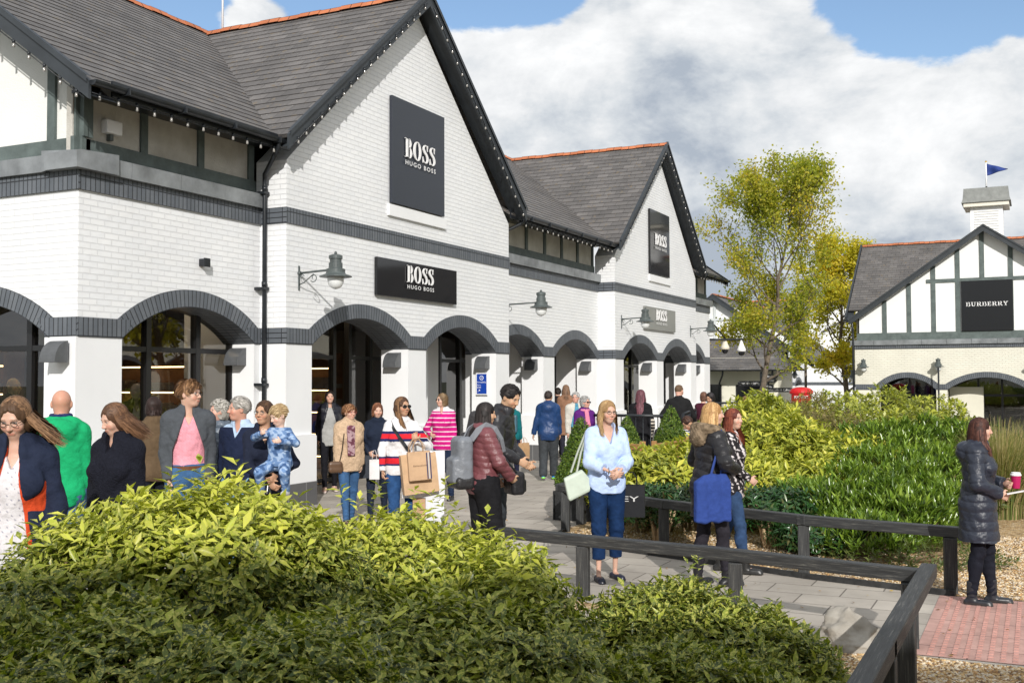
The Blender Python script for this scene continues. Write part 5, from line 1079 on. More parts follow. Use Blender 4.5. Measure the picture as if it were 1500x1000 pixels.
def laurel(label, blobs, n, seed, leaf=.12, **k):
    return shrub('cherry_laurel', label, 'shrub', blobs, n, leaf, leaf * .30, LAU, m_laurel, seed, LEAF5, 6, up=1.6, spread=(12, 42), jitter=.2, depth=.22, group=G_, **k)
laurel('glossy upright green laurel mass nearest the far rail by the right hand woman', [blob(1230, 12.2, .62, .65, .5, .5), blob(1310, 11.9, .66, .6, .5, .5), blob(1365, 12.2, .62, .45, .45, .5), blob(1180, 12.6, .60, .45, .4, .45), blob(1260, 11.3, .38, .5, .35, .35)], 1900, 31)
laurel('glossy green laurel slope in the middle of the planting', [blob(1290, 14.2, .92, .75, .6, .6), blob(1370, 14.3, .92, .55, .6, .55), blob(1240, 13.4, .72, .5, .5, .5), blob(1330, 13.0, .74, .5, .5, .5)], 1900, 32)
laurel('darker green laurel slope below the crest on the right', [blob(1300, 17.0, 1.12, .85, .7, .7), blob(1370, 17.2, 1.15, .7, .7, .7), blob(1410, 16.8, 1.05, .5, .6, .6), blob(1240, 16.2, .9, .5, .5, .5)], 1900, 33, leaf=.13)
shrub('ground_conifer', 'low feathery dark green conifer spread at the right of the planting', 'shrub', [blob(1400, 19.5, 1.12, .9, .6, .5), blob(1340, 19, 1.05, .7, .6, .5), blob(1420, 14.6, .72, .5, .5, .4), blob(1330, 11.0, .16, .9, .5, .14)], 2400, .06, .018, [(.045, .075, .015), (.09, .12, .025), (.14, .16, .035)], m_leaf, 34, LEAF4, 6, up=.4, depth=.15, group=G_, zmin=.02)
MAH = [(.012, .04, .012), (.025, .075, .02), (.04, .11, .03), (.14, .10, .03)]
for i, (px, D, z, lab) in enumerate(((955, 12.3, .62, 'dark mahonia with pale bare stems left of the blue tote woman'), (1125, 12.1, .60, 'dark mahonia with pale bare stems right of the two walking women'), (1190, 11.6, .33, 'low dark mahonia tuft behind the middle fence post'))):
    shrub('mahonia', lab, 'shrub', [blob(px, D, z, .42, .35, .17), blob(px + 35, D + .1, z - .04, .32, .3, .15)], 520, .075, .034, MAH, m_laurel, 41 + i, LEAF5, 8, up=.2, spread=(60, 95), depth=.5, group=G_, stems=0, zmin=.1)
for i, (px, D, z, n) in enumerate(((962, 12.1, .52, 6), (1128, 11.9, .5, 8))):
    p = ground_at(px, D); t = empty('multi_stem_trunk', (p.x, p.y, 0), 0, ['cluster of pale forked stems under the left mahonia', 'cluster of pale forked stems under the right mahonia'][i], 'shrub stems'); mb = MB(); rr = random.Random(i)
    for k in range(n):
        a = rr.uniform(-.24, .24); mb.tube([(a * .3, rr.uniform(-.04, .04), -.02), (a * .6, rr.uniform(-.05, .05), .22), (a * 1.15, rr.uniform(-.1, .1), z)], [.026, .02, .012], 6)
    mb.build('stems', mat('pale_bark', (.40, .29, .17), .8, nscale=20, namt=.3), t)
# ornamental grass
def grass_clump(label, px, D, h, rad, n, seed, cols, fall=.5):
    r = np.random.default_rng(seed); p = ground_at(px, D); seg = 6; V_, F_, C_ = [], [], []
    for i in range(n):
        a = r.uniform(0, 6.28); L_ = h * r.uniform(.6, 1.1); rr_ = rad * r.uniform(.0, .3); b = np.array([math.cos(a) * rr_, math.sin(a) * rr_, 0]); out = r.uniform(.1, .75) * rad; d = np.array([math.cos(a), math.sin(a)]); w = .004 + .003 * r.uniform(); c = np.array(cols[r.integers(len(cols))]) * r.uniform(.8, 1.2); s0 = len(V_)
        for k in range(seg + 1):
            t = k / seg; x = b[:2] + d * out * t ** 1.8; z = L_ * (t - fall * out / rad * t ** 3 * 1.1); side = np.array([-d[1], d[0]]) * w * (1 - t * .8); V_ += [(x[0] - side[0], x[1] - side[1], z), (x[0] + side[0], x[1] + side[1], z)]; C_ += [c, c]
        for k in range(seg): q = s0 + 2 * k; F_.append((q, q + 1, q + 3, q + 2))
    o = nmesh('ornamental_grass', np.array(V_), np.array(F_), m_leaf, col=np.array(C_)); o.location = (p.x, p.y, 0); tag(o, label, 'ornamental grass')
GC = [(.20, .21, .06), (.13, .17, .04), (.34, .28, .12), (.42, .33, .17)]
grass_clump('tall arching straw green grass clump behind the right hand woman', 1462, 14.5, 1.35, .95, 2600, 51, GC)
grass_clump('smaller straw coloured grass clump at the right picture edge', 1505, 16.5, 1.25, .8, 1500, 52, GC)
# clipped cones in dark planter boxes
CON = [(.05, .10, .015), (.09, .16, .02), (.17, .24, .03)]
def cone(label, px, D, z0, z1, rad, seed, box=True):
    p = ground_at(px, D); r = np.random.default_rng(seed); n = 5200; u = 1 - np.sqrt(r.uniform(0, 1, n)); a = r.uniform(0, 6.28, n)
    prof = rad * np.where(u < .12, .86 + u * 1.2, (1 - (u - .12) / .88) ** .8); prof = np.clip(prof, .015, None) * (1 + r.normal(0, .035, n)); P = np.stack([p.x + prof * np.cos(a), p.y + prof * np.sin(a), z0 + u * (z1 - z0)], 1); Nn = np.stack([np.cos(a), np.sin(a), np.full(n, .5)], 1)
    pos, yd, zd, idx, ax = shoots(r, P, Nn, 3, .3, (30, 80), .5, .006); m_ = len(pos); V_, F_, k = place_leaves(LEAF4, pos, yd, zd, .03 * r.uniform(.7, 1.3, m_), .02 * np.ones(m_)); pal = np.array(CON); c = pal[r.integers(3, size=m_)] * r.uniform(.7, 1.2, (m_, 1))
    t = empty('topiary_cone', (p.x, p.y, 0), 0, label, 'topiary', 'clipped cone shrubs in dark planters'); rel(t, nmesh('foliage', V_, F_, m_leaf, col=np.repeat(c, k, 0)))
    mb = MB(); mb.lathe((p.x, p.y, z0), [(rad * .7, 0), (rad * .8, .12 * (z1 - z0)), (rad * .4, .55 * (z1 - z0)), (.01, .9 * (z1 - z0))], 12); rel(t, mb.build('inner_twigs', mat('dark_twigs', (.03, .035, .012), .9)))
    if box:
        b = empty('planter_box', (p.x, p.y, 0), 0, label.replace('clipped green cone', 'black square planter under the clipped cone'), 'planter', 'black planters under the clipped cones'); s = rad * .82
        mb = MB(); zb = z0 + .02
        for sx, sy in ((1, 0), (-1, 0), (0, 1), (0, -1)): mb.box((p.x + sx * s - (.02 if sx else s - .02), p.y + sy * s - (.02 if sy else s + .0), 0), (p.x + sx * s + (.02 if sx else s - .02), p.y + sy * s + (.02 if sy else s), zb))
        rel(b, mb.build('sides', m_post)); mb = MB(); mb.box((p.x - s, p.y - s, 0), (p.x + s, p.y + s, zb - .05)); rel(b, mb.build('soil', m_soil))
cone('clipped green cone left of the woman in the pale blue shirt', 851, 14.6, .36, 1.36, .34, 61)
cone('clipped green cone right of the woman in the pale blue shirt', 918, 16.5, .35, 1.30, .33, 62)
cone('clipped green cone beside the wooden bench end', 982, 16.2, .42, 1.46, .36, 63)
cone('clipped green cone partly hidden behind the walking blonde woman', 1024, 17.5, .35, 1.20, .3, 64)

# ================================================================ trees
def tree(label, base, height, crown_r, crown_z0, seed, pal, n_leaf, leaf, trunk_r=.16, lean=(0, 0), fork=2, sparse=0, name='autumn_tree', wx=1.0):
    r = random.Random(seed); nr = np.random.default_rng(seed); segs = []; tips = []; B0 = Vector(base)
    def grow(p, d, L_, rad, depth):
        n = 4; pts = [p.copy()]; rs = [rad]
        for k in range(n):
            d = (d + Vector((r.uniform(-.16, .16), r.uniform(-.16, .16), r.uniform(-.02, .14)))).normalized(); p = p + d * L_ / n; pts.append(p.copy()); rs.append(rad * (1 - .5 * (k + 1) / n))
            if depth >= 2: tips.append((p.copy(), d.copy(), depth))
        segs.append((pts, rs, depth))
        if depth < 4:
            for c in range(3 if depth < 3 else 3):
                a = r.uniform(0, 6.28); t_ = .5 if depth else .6; o = d.orthogonal().normalized(); o = (Matrix.Rotation(a, 3, d) @ o); q = pts[r.randint(2, n)]
                grow(q.copy(), (d * r.uniform(.6, 1.0) + o * r.uniform(.35, .75) * wx + Vector((0, 0, .25))).normalized(), L_ * r.uniform(.55, .8), rs[-1] * r.uniform(.6, .85), depth + 1)
    top = height - crown_z0; p = B0 + Vector((lean[0] * .3, lean[1] * .3, crown_z0)); segs.append(([B0 - Vector((0, 0, .2)), B0 + Vector((0.02, 0, crown_z0 * .5)), p], [trunk_r * 1.25, trunk_r, trunk_r * .85], 0))
    leader = [p.copy()]; q = p.copy()
    for k in range(7): q = q + Vector((lean[0] * .1 + r.uniform(-.12, .12), lean[1] * .1 + r.uniform(-.1, .1), top / 7.4)); leader.append(q.copy())
    segs.append((leader, [trunk_r * .8 * (1 - .8 * k / 7) for k in range(8)], 0))
    for k in range(16 + fork * 3):
        f = (k + .5) / (16 + fork * 3); i = min(6, int(f * 7)); q = leader[i].lerp(leader[i + 1], f * 7 - i); a = k * 2.4 + r.uniform(-.4, .4); reach = crown_r * (.42 + .62 * math.sin(math.pi * min(1, f * .85 + .08))) * r.uniform(.75, 1.1)
        grow(q, Vector((math.cos(a) * wx, math.sin(a), .55 + f * .9)).normalized(), reach * .62, trunk_r * (.42 - .25 * f), 1)
    t = empty(name, base, 0, label, 'tree'); mb = MB(); mt_ = MB()
    for pts, rs, dp in segs:
        if dp == 0: mt_.tube(pts, rs, 10, cap=False)
        else: mb.tube(pts, [max(.008, x) for x in rs], 5 if dp < 3 else 3, cap=False)
    rel(t, mt_.build('trunk', m_bark, merge=False)); rel(t, mb.build('branches', m_bark, merge=False))
    tp = np.array([list(x[0]) for x in tips]); td = np.array([list(x[1]) for x in tips]); C0 = np.array(leader[3]);
    w = np.where(np.array([x[2] for x in tips]) >= 3, 1.0, .5); 
    fld = np.sin(tp[:, 0] * 2.1 + seed) * np.cos(tp[:, 2] * 1.9) + np.sin(tp[:, 1] * 2.3 + tp[:, 2]); w = w * np.clip(.75 + .55 * fld - sparse, .03, 2); w /= w.sum()
    k = nr.choice(len(tp), n_leaf, p=w); pos = tp[k] + nr.normal(0, .20, (n_leaf, 3)) * [1, 1, .8]; yd = rand_unit(nr, n_leaf) + [0, 0, -.45]; zd = rand_unit(nr, n_leaf) + [0, 0, .9]
    V_, F_, kk = place_leaves(LEAF4, pos, yd, zd, leaf * nr.uniform(.6, 1.25, n_leaf), leaf * .85 * nr.uniform(.7, 1.1, n_leaf))
    P_ = np.array(pal); h = (pos[:, 2] - base[2]) / height; rdist = np.linalg.norm((pos - C0)[:, :2], axis=1) / crown_r
    tt = np.clip(.45 * nr.uniform(0, 1, n_leaf) + .3 * (np.sin(pos[:, 0] * 1.7 + seed) * np.sin(pos[:, 2] * 1.3 + 1) * .5 + .5) + .3 * rdist * .8, 0, .999) * (len(P_) - 1); i0 = tt.astype(int); c = P_[i0] + (P_[i0 + 1] - P_[i0]) * (tt - i0)[:, None]; c *= nr.uniform(.75, 1.2, (n_leaf, 1))
    rel(t, nmesh('crown', V_, F_, m_leaf_tree, col=np.repeat(c, kk, 0), smooth=False)); return t
m_bark = mat('grey_brown_bark', (.13, .105, .08), .9, nscale=6, namt=.4, bump=.8, bscale=20)
m_leaf_tree = leaf_mat('autumn_leaf', .5, .5)
TG = [(.13, .17, .025), (.24, .28, .035), (.38, .37, .04), (.50, .40, .045), (.58, .34, .04)]
TY = [(.20, .24, .02), (.42, .38, .025), (.58, .50, .04), (.62, .46, .04), (.60, .34, .04)]
p = ground_at(1103, 42, ground_z(0, 41)); tree('slender street tree with half green half yellow leaves beyond the long shop', tuple(p), 9.7, 3.3, 2.2, 5, TG, 27000, .125, .13, lean=(1.3, 0), sparse=-.3, wx=1.15)
p = ground_at(1242, 56, -1); tree('golden yellow street tree left of the cream building', tuple(p), 8.8, 2.7, 2.0, 8, TY, 20000, .16, .17, lean=(-.2, 0), sparse=-.3, wx=1.0)
p = ground_at(1180, 95, -1); tree('small distant yellow green tree behind the gabled shop', tuple(p), 10.5, 3.0, 2.5, 9, TG, 5000, .24, .2)
# trees opposite, mirrored in the windows
for i, (x, y, h) in enumerate(((4.2, 27, 8), (8.5, 33, 7.5), (3.8, 21, 6))):
    tree(['golden tree across the planting mirrored in the shop glass', 'second golden tree across the planting, farther along', 'third small golden tree, nearest across the planting'][i], (x, y, -.1), h, 3, 2, 15 + i, TY, 5000, .25, .16)

litter()
# ================================================================ figures: smooth-union volumes turned into one surface each
def unit(v): v = np.asarray(v, float); return v / (np.linalg.norm(v) + 1e-12)
def rotm(axis, deg):
    a = unit(axis); t = math.radians(deg); K = np.array([[0, -a[2], a[1]], [a[2], 0, -a[0]], [-a[1], a[0], 0]]); return np.eye(3) + math.sin(t) * K + (1 - math.cos(t)) * K @ K
class Pr:
    """cone-capsule or ellipsoid in a frame (rot columns = axes, origin o)"""
    def __init__(s, kind, a, b, ra, rb, sc=(1, 1, 1), R_=None, o=(0, 0, 0), k=.02, sub=False, cut=()):
        s.kind, s.a, s.b, s.ra, s.rb, s.sc = kind, np.array(a, float), np.array(b, float), ra, rb, np.array(sc, float); s.R = np.eye(3) if R_ is None else R_; s.o = np.array(o, float); s.k = k; s.sub = sub; s.cut = cut
    def bbox(s):
        if s.kind == 'cap': r = max(s.ra, s.rb) * s.sc; lo, hi = np.minimum(s.a, s.b) - r, np.maximum(s.a, s.b) + r
        elif s.kind == 'box': lo, hi = s.a - s.b, s.a + s.b
        else: lo, hi = s.a - s.b, s.a + s.b
        c = np.array([[x, y, z] for x in (lo[0], hi[0]) for y in (lo[1], hi[1]) for z in (lo[2], hi[2])]) @ s.R.T + s.o; return c.min(0), c.max(0)
    def __call__(s, P):
        q = (P - s.o) @ s.R
        if s.kind == 'cap':
            q = q / s.sc; a, b = s.a / s.sc, s.b / s.sc; ab = b - a; t = np.clip(((q - a) @ ab) / max(ab @ ab, 1e-9), 0, 1)
            d = (np.linalg.norm(q - a - t[..., None] * ab, axis=-1) - (s.ra + (s.rb - s.ra) * t)) * s.sc.min()
        elif s.kind == 'box':
            p = np.abs(q - s.a) - (s.b - s.ra); d = np.linalg.norm(np.maximum(p, 0), axis=-1) + np.minimum(p.max(-1), 0) - s.ra
        else:
            p = q - s.a; k0 = np.linalg.norm(p / s.b, axis=-1); k1 = np.linalg.norm(p / s.b ** 2, axis=-1); d = k0 * (k0 - 1) / np.maximum(k1, 1e-6)
        for pt, n in s.cut: d = np.maximum(d, (P - np.asarray(pt, float)) @ unit(n))
        return d
def rbox(c, half, r, **k):
    p = Pr('box', np.array(c, float), np.array(half, float), r, 0, **k); return p
def cap(a, b, ra, rb=None, **k): return Pr('cap', a, b, ra, ra if rb is None else rb, **k)
def els(c, r, **k): return Pr('ell', c, r, 0, 0, **k)
def grow(prs, d):
    out = []
    for p in prs:
        if p.sub: continue
        q = Pr(p.kind, p.a, p.b, p.ra + d, p.rb + d, p.sc, p.R, p.o, p.k, p.sub, p.cut)
        if p.kind == 'ell': q.b = p.b + d; q.ra = q.rb = 0
        out.append(q)
    return out
def axis_pts(lo, hi, h, fine=None, hf=None):
    out = [lo]
    while out[-1] < hi:
        x = out[-1]; out.append(x + (hf if fine and fine[0] - h <= x <= fine[1] else h))
    return np.array(out)
def solidify(prs, h=.01, fine=None, hf=.005, disp=None, cuts=()):
    """prs: list of Pr; returns verts, quads"""
    add = [p for p in prs if not p.sub]; lo = np.min([p.bbox()[0] for p in add], 0) - .03; hi = np.max([p.bbox()[1] for p in add], 0) + .03
    ax = [axis_pts(lo[i], hi[i], h, fine[i] if fine else None, hf) for i in range(3)]; sh = tuple(map(len, ax)); Fd = np.full(sh, .5, np.float32)
    for p in prs:
        b0, b1 = p.bbox(); m_ = p.k * 1.2 + 2.5 * h; sl_ = []
        for i in range(3): i0 = max(0, np.searchsorted(ax[i], b0[i] - m_) - 1); i1 = min(sh[i], np.searchsorted(ax[i], b1[i] + m_) + 1); sl_.append(slice(i0, i1))
        if any(s_.stop <= s_.start for s_ in sl_): continue
        G = np.stack(np.meshgrid(ax[0][sl_[0]], ax[1][sl_[1]], ax[2][sl_[2]], indexing='ij'), -1); d = p(G); f = Fd[tuple(sl_)]; k = max(p.k, 1e-4)
        if p.sub: hh = np.maximum(k - np.abs(f + d), 0) / k; Fd[tuple(sl_)] = np.maximum(f, -d) + hh * hh * k * .25
        else: hh = np.maximum(k - np.abs(f - d), 0) / k; Fd[tuple(sl_)] = np.minimum(f, d) - hh * hh * k * .25
    if disp is not None or cuts:
        bm_ = np.abs(Fd) < .05 if not cuts else np.ones(sh, bool); I = np.nonzero(bm_ if not cuts else (Fd < .06)); P = np.stack([ax[i][I[i]] for i in range(3)], -1); v = Fd[I]
        if disp is not None: v = v + disp(P)
        for c in cuts:
            if callable(c): v = np.maximum(v, c(P))
            else: v = np.maximum(v, (P - np.asarray(c[0], float)) @ unit(c[1]))
        Fd[I] = v
    Fd[0] = Fd[-1] = .5; Fd[:, 0] = Fd[:, -1] = .5; Fd[:, :, 0] = Fd[:, :, -1] = .5
    S = Fd < 0; cs = S[:-1, :-1, :-1].astype(np.int8); cnt = np.zeros_like(cs)
    for dx in (0, 1):
        for dy in (0, 1):
            for dz in (0, 1): cnt += S[dx:sh[0] - 1 + dx, dy:sh[1] - 1 + dy, dz:sh[2] - 1 + dz]
    act = (cnt > 0) & (cnt < 8); I = np.nonzero(act); n = len(I[0]); idm = np.full(act.shape, -1, np.int64); idm[I] = np.arange(n)
    val = np.zeros((n, 2, 2, 2)); pos = np.zeros((n, 2, 2, 2, 3))
    for dx in (0, 1):
        for dy in (0, 1):
            for dz in (0, 1): val[:, dx, dy, dz] = Fd[I[0] + dx, I[1] + dy, I[2] + dz]; pos[:, dx, dy, dz] = np.stack([ax[0][I[0] + dx], ax[1][I[1] + dy], ax[2][I[2] + dz]], -1)
    acc = np.zeros((n, 3)); w = np.zeros(n)
    for a in range(3):
        for u in (0, 1):
            for v in (0, 1):
                i0 = [u, v]; i0.insert(a, 0); i1 = [u, v]; i1.insert(a, 1); A, B = val[(slice(None), *i0)], val[(slice(None), *i1)]; m_ = (A < 0) != (B < 0); t = np.where(m_, A / np.where(m_, A - B, 1), 0); p = pos[(slice(None), *i0)] + t[:, None] * (pos[(slice(None), *i1)] - pos[(slice(None), *i0)]); acc += p * m_[:, None]; w += m_
    V_ = acc / w[:, None]; Q = []
    for a in range(3):
        s0 = [slice(None)] * 3; s1 = [slice(None)] * 3; s0[a] = slice(0, -1); s1[a] = slice(1, None); X = S[tuple(s0)] != S[tuple(s1)]; J = np.array(np.nonzero(X)).T; b, c = (a + 1) % 3, (a + 2) % 3; J = J[(J[:, b] > 0) & (J[:, c] > 0)]; qs = []
        for db, dc in ((0, 0), (1, 0), (1, 1), (0, 1)): K = J.copy(); K[:, b] -= db; K[:, c] -= dc; qs.append(idm[K[:, 0], K[:, 1], K[:, 2]])
        q = np.stack(qs, 1); fl = S[J[:, 0], J[:, 1], J[:, 2]]; q[~fl] = q[~fl][:, ::-1]; Q.append(q)
    return V_, np.concatenate(Q)
def ik(a, b, l1, l2, hint):
    a, b = np.array(a, float), np.array(b, float); d = b - a; L_ = np.linalg.norm(d); mx = (l1 + l2) * .999
    if L_ > mx: b = a + d / L_ * mx; d = b - a; L_ = mx
    x = (l1 * l1 - l2 * l2 + L_ * L_) / (2 * L_); hgt = math.sqrt(max(l1 * l1 - x * x, 0)); u = d / L_; h_ = np.array(hint, float); h_ = unit(h_ - u * (h_ @ u)); return a + u * x + h_ * hgt, b
def wob(P, f, s=0): return np.sin(P[..., 0] * f + s + 1.7 * np.sin(P[..., 2] * f * .7 + s)) * np.cos(P[..., 2] * f * .9 + 1.3 * np.sin(P[..., 1] * f * .8 + 2 * s)) * .6 + .4 * np.sin(P[..., 1] * f * 1.3 + P[..., 2] * f * .5 + s * 3)
m_skin = mat('skin', rough=.5, spec=.35, attr=True, nscale=9, namt=.05); MATS['skin'].node_tree.nodes['Principled BSDF'].inputs['Subsurface Weight'].default_value = .12; MATS['skin'].node_tree.nodes['Principled BSDF'].inputs['Subsurface Scale'].default_value = .01
m_hair = mat('hair', rough=.55, spec=.25, attr=True, nscale=60, namt=.2)
m_cloth = mat('cloth', rough=.85, spec=.15, attr=True, nscale=22, namt=.12, bump=.9, bscale=26)
m_puff = mat('puffer_nylon', rough=.42, spec=.4, attr=True, nscale=12, namt=.12, bump=.7, bscale=30)
m_denim = mat('denim', rough=.85, spec=.12, attr=True, nscale=16, namt=.25, bump=.9, bscale=28)
m_fur = mat('pile_fabric', rough=.95, spec=.1, attr=True, nscale=45, namt=.2, bump=1, bscale=90)
m_leather = mat('leather', rough=.38, spec=.5, attr=True, nscale=12, namt=.15)
m_lens = mat('spectacle_frame', (.015, .013, .012), .25, .5)
SKIN = {'fair': (.58, .36, .27), 'pink': (.60, .34, .26), 'tan': (.48, .28, .18), 'asian': (.52, .32, .20), 'ruddy': (.55, .29, .21), 'pale': (.66, .45, .36)}
class Fig:
    def __init__(s, label, px, pytop, D, face=0, head=None, female=True, skin='fair', lean=0, side=0, stride=.12, hands=None, elbows=None, thumbs=None, curl=(45, 45), build=1.0, hpitch=0, hroll=0, near=False, seat=None, turn=0, feet=None, group='shoppers', cat='person', bust=1.0, neckf=0, short=False, child=False, pos=None, mannequin=False, z0=0, handdir=None):
        P0 = ground_at(px, D) if pos is None else Vector(pos); v = Vector((P0.x, P0.y, 0)).normalized(); zt = at(px, pytop, D).z - z0; s.S = zt / 1.765 if not seat else seat; s.pos = (P0.x, P0.y, z0)
        yv = math.atan2(-v.y, -v.x) + R(face); s.head_abs = R((head if head is not None else face) - face); s.rz = yv - math.pi / 2; s.near = near; s.h = .0085 if near else .0125; s.hf = .0048 if near else .008
        if not near and D > 18: s.h, s.hf = .015, .010
        s.female = female; s.fem = female; s.skin = np.array(SKIN[skin]) if isinstance(skin, str) else np.array(skin); s.label = label; s.group = group; s.cat = cat; s.build = build
        s.T = rotm((0, 0, 1), turn) @ rotm((0, 1, 0), side) @ rotm((1, 0, 0), -lean); s.hipz = .93; s.seated = seat is not None; s.P0 = np.array((0, 0, .93 if not s.seated else .50))
        tp = lambda x, y, z: s.T @ np.array((x, y, z - .93)) + s.P0; s.tp = tp
        sw = .143 if female else .163; s.sw = sw * (1 if not child else .8); s.nb = tp(0, -.005, 1.475); s.neck_top = tp(0, .012 + neckf, 1.56)
        s.HR = rotm((0, 0, 1), math.degrees(s.head_abs)) @ rotm((1, 0, 0), -hpitch) @ rotm((0, 1, 0), hroll); s.ho = tp(0, .02 + neckf, 1.645) + s.HR @ np.array((0, .012, 0))
        s.hs = .93 if female else .98
        if child: s.hs = 1.0
        # legs
        hw = .088; s.hip = [tp(sd * hw, 0, .93) for sd in (1, -1)]
        if s.seated: ft = [np.array((.12, .42, .08)), np.array((-.12, .40, .08))]
        elif feet is not None: ft = [np.array(f, float) for f in feet]
        else: ft = [np.array((.095, stride, .085)), np.array((-.095, -stride, .085 + (.05 if stride > .15 else 0)))]
        s.ank, s.knee = [], []
        for i in (0, 1): k, f = ik(s.hip[i], ft[i], .43, .42, (.08 * (1 - 2 * i), 1, .2)); s.knee.append(k); s.ank.append(f)
        s.ftdir = [unit(np.array((.12 * (1 - 2 * i), 1, 0))) for i in (0, 1)]
        # arms
        s.sho = [tp(sd * s.sw, -.01, 1.415) for sd in (1, -1)]; s.elb, s.wri = [], []
        hands = hands or ((.24, .10, .86), (-.24, -.04, .86)); hands = [(h[0] * (.87 if abs(h[0]) > .17 else 1), h[1], h[2]) for h in hands]; elbows = elbows or ((.3, -1, 0), (-.3, -1, 0))
        for i in (0, 1): e, w = ik(s.sho[i], hands[i], .285, .25, elbows[i]); s.elb.append(e); s.wri.append(w)
        s.thumbs = thumbs or [None, None]; s.curl = curl; s.short = short; s.handdir = handdir or [None, None]; b = build; f = female
        # ---- body volumes
        T_, o = s.T, s.P0 - s.T @ np.array((0, 0, .93)); kw = dict(R_=T_, o=o)
        s.torso = [els((0, -.005, .95), (.158 * b if f else .155 * b, .115 * b, .125), k=.05, **kw), els((0, .0, 1.13), ((.117 if f else .140) * b, .092 * b, .17), k=.06, **kw), els((0, -.002, 1.30), ((.134 if f else .160) * b, .102 * b, .165), k=.06, **kw),
                   cap((-s.sw + .03, -.012, 1.415), (s.sw - .03, -.012, 1.415), .058 if f else .066, k=.06, **kw), cap((-s.sw + .07, -.012, 1.44), (0, -.01, 1.49), .035, .05, k=.05, **kw), cap((s.sw - .07, -.012, 1.44), (0, -.01, 1.49), .035, .05, k=.05, **kw),
                   els((.075, -.06, .93), (.085 * b, .075, .09), k=.04, **kw), els((-.075, -.06, .93), (.085 * b, .075, .09), k=.04, **kw)]
        if f and bust: s.torso += [els((sd * .072, .085, 1.285), (.062 * bust, .05 * bust, .062 * bust), k=.04, **kw) for sd in (1, -1)]
        r = (.97 if f else 1.10) * (b * .5 + .5); s.r = r
        s.uarm = [[cap(s.sho[i], s.elb[i], .046 * r, .036 * r, k=.03)] for i in (0, 1)]; s.farm = [[cap(s.elb[i], s.wri[i], .038 * r, .025 * r, k=.02)] for i in (0, 1)]
        s.thigh = [[cap(s.hip[i], s.knee[i], .088 * r * (1.04 if f else .98), .054 * r, k=.03)] for i in (0, 1)]
        s.calf = [[cap(s.knee[i], s.ank[i], .052 * r, .034 * r, k=.03), els(tuple(s.knee[i] * .68 + s.ank[i] * .32 + np.array((0, -.018, 0))), (.048 * r, .052 * r, .11), k=.03)] for i in (0, 1)]
        s.root = None; s.z0 = z0; s.mann = mannequin; s.ch = child
    # --- placing finished meshes
    def put(s, name, V_, F_, m_, col, smooth=True, parent='root'):
        V_ = np.asarray(V_) * s.S; o = nmesh(name, V_, F_, m_, col=col, smooth=smooth)
        if parent is None: s.root = o; o.location = s.pos; o.rotation_euler = (0, 0, s.rz)
        else: o.parent = s.root if parent == 'root' else parent
        return o
    def world(s, p): c, n = math.cos(s.rz), math.sin(s.rz); p = np.asarray(p) * s.S; return Vector((s.pos[0] + p[0] * c - p[1] * n, s.pos[1] + p[0] * n + p[1] * c, s.pos[2] + p[2]))
    def hd(s, p): return s.HR @ (np.array(p, float) * s.hs) + s.ho
    def head_prs(s):
        kw = dict(R_=s.HR * 1.0, o=s.ho); q = s.hs; c = lambda *v: tuple(np.array(v) * q); f = s.female
        L_ = [els(c(0, -.012, .022), c(.074, .094, .088), k=.03, **kw), els(c(0, .022, -.03), c(.060 if f else .064, .068, .082), k=.03, **kw), els(c(0, .05, -.088), c(.030 if f else .036, .028, .024), k=.03, **kw),
              els(c(.036, .060, -.03), c(.026, .022, .026), k=.02, **kw), els(c(-.036, .060, -.03), c(.026, .022, .026), k=.02, **kw), cap(c(-.034, .076, .024), c(.034, .076, .024), .010 * q, k=.015, **kw)]
        L_ += [els(c(sd * .031, .094, .006), c(.015, .014, .011), k=.012, sub=True, **kw) for sd in (1, -1)]
        L_ += [els(c(sd * .031, .073, .006), c(.0135, .0125, .010), k=.003, **kw) for sd in (1, -1)]
        L_ += [cap(c(0, .084, .012), c(0, .104, -.026), .007 * q, .0115 * q, k=.012, **kw), els(c(.011, .095, -.031), c(.008, .009, .007), k=.006, **kw), els(c(-.011, .095, -.031), c(.008, .009, .007), k=.006, **kw),
               cap(c(-.018, .083, -.0575), c(.018, .083, -.0575), .0062 * q, k=.006, **kw), cap(c(-.015, .083, -.066), c(.015, .083, -.066), .0072 * q, k=.006, **kw),
               els(c(.077, -.008, -.008), c(.010, .019, .030), k=.01, **kw), els(c(-.077, -.008, -.008), c(.010, .019, .030), k=.01, **kw)]
        L_.append(cap(s.nb, s.hd((0, -.022, -.06)), .056 if not f else .05, .052 if not f else .044, k=.03)); return L_
    def hand_prs(s, i):
        w, e = s.wri[i], s.elb[i]; d = unit(w - e) if s.handdir[i] is None else unit(s.handdir[i]); th = s.thumbs[i]
        if th is None: th = (0, 0, 1) if abs(d[2]) < .6 else (0, 1, .0)
        t = np.array(th, float); t = unit(t - d * (t @ d)); n = np.cross(d, t) * (1 if i else -1)   # palm normal
        sd = -1 if i == 0 else 1; n = n; q = .92 if s.female else 1.0; Rm = np.stack([t, d, np.cross(t, d)], 1); out = [els((0, .045 * q, 0), (.040 * q, .050 * q, .016), R_=Rm, o=w, k=.012)]
        inward = unit(np.array((-(1 - 2 * i), 0, 0)) if abs(n[0]) > .3 else n); pn = n if n @ inward > 0 else -n; cu = math.radians(s.curl[i])
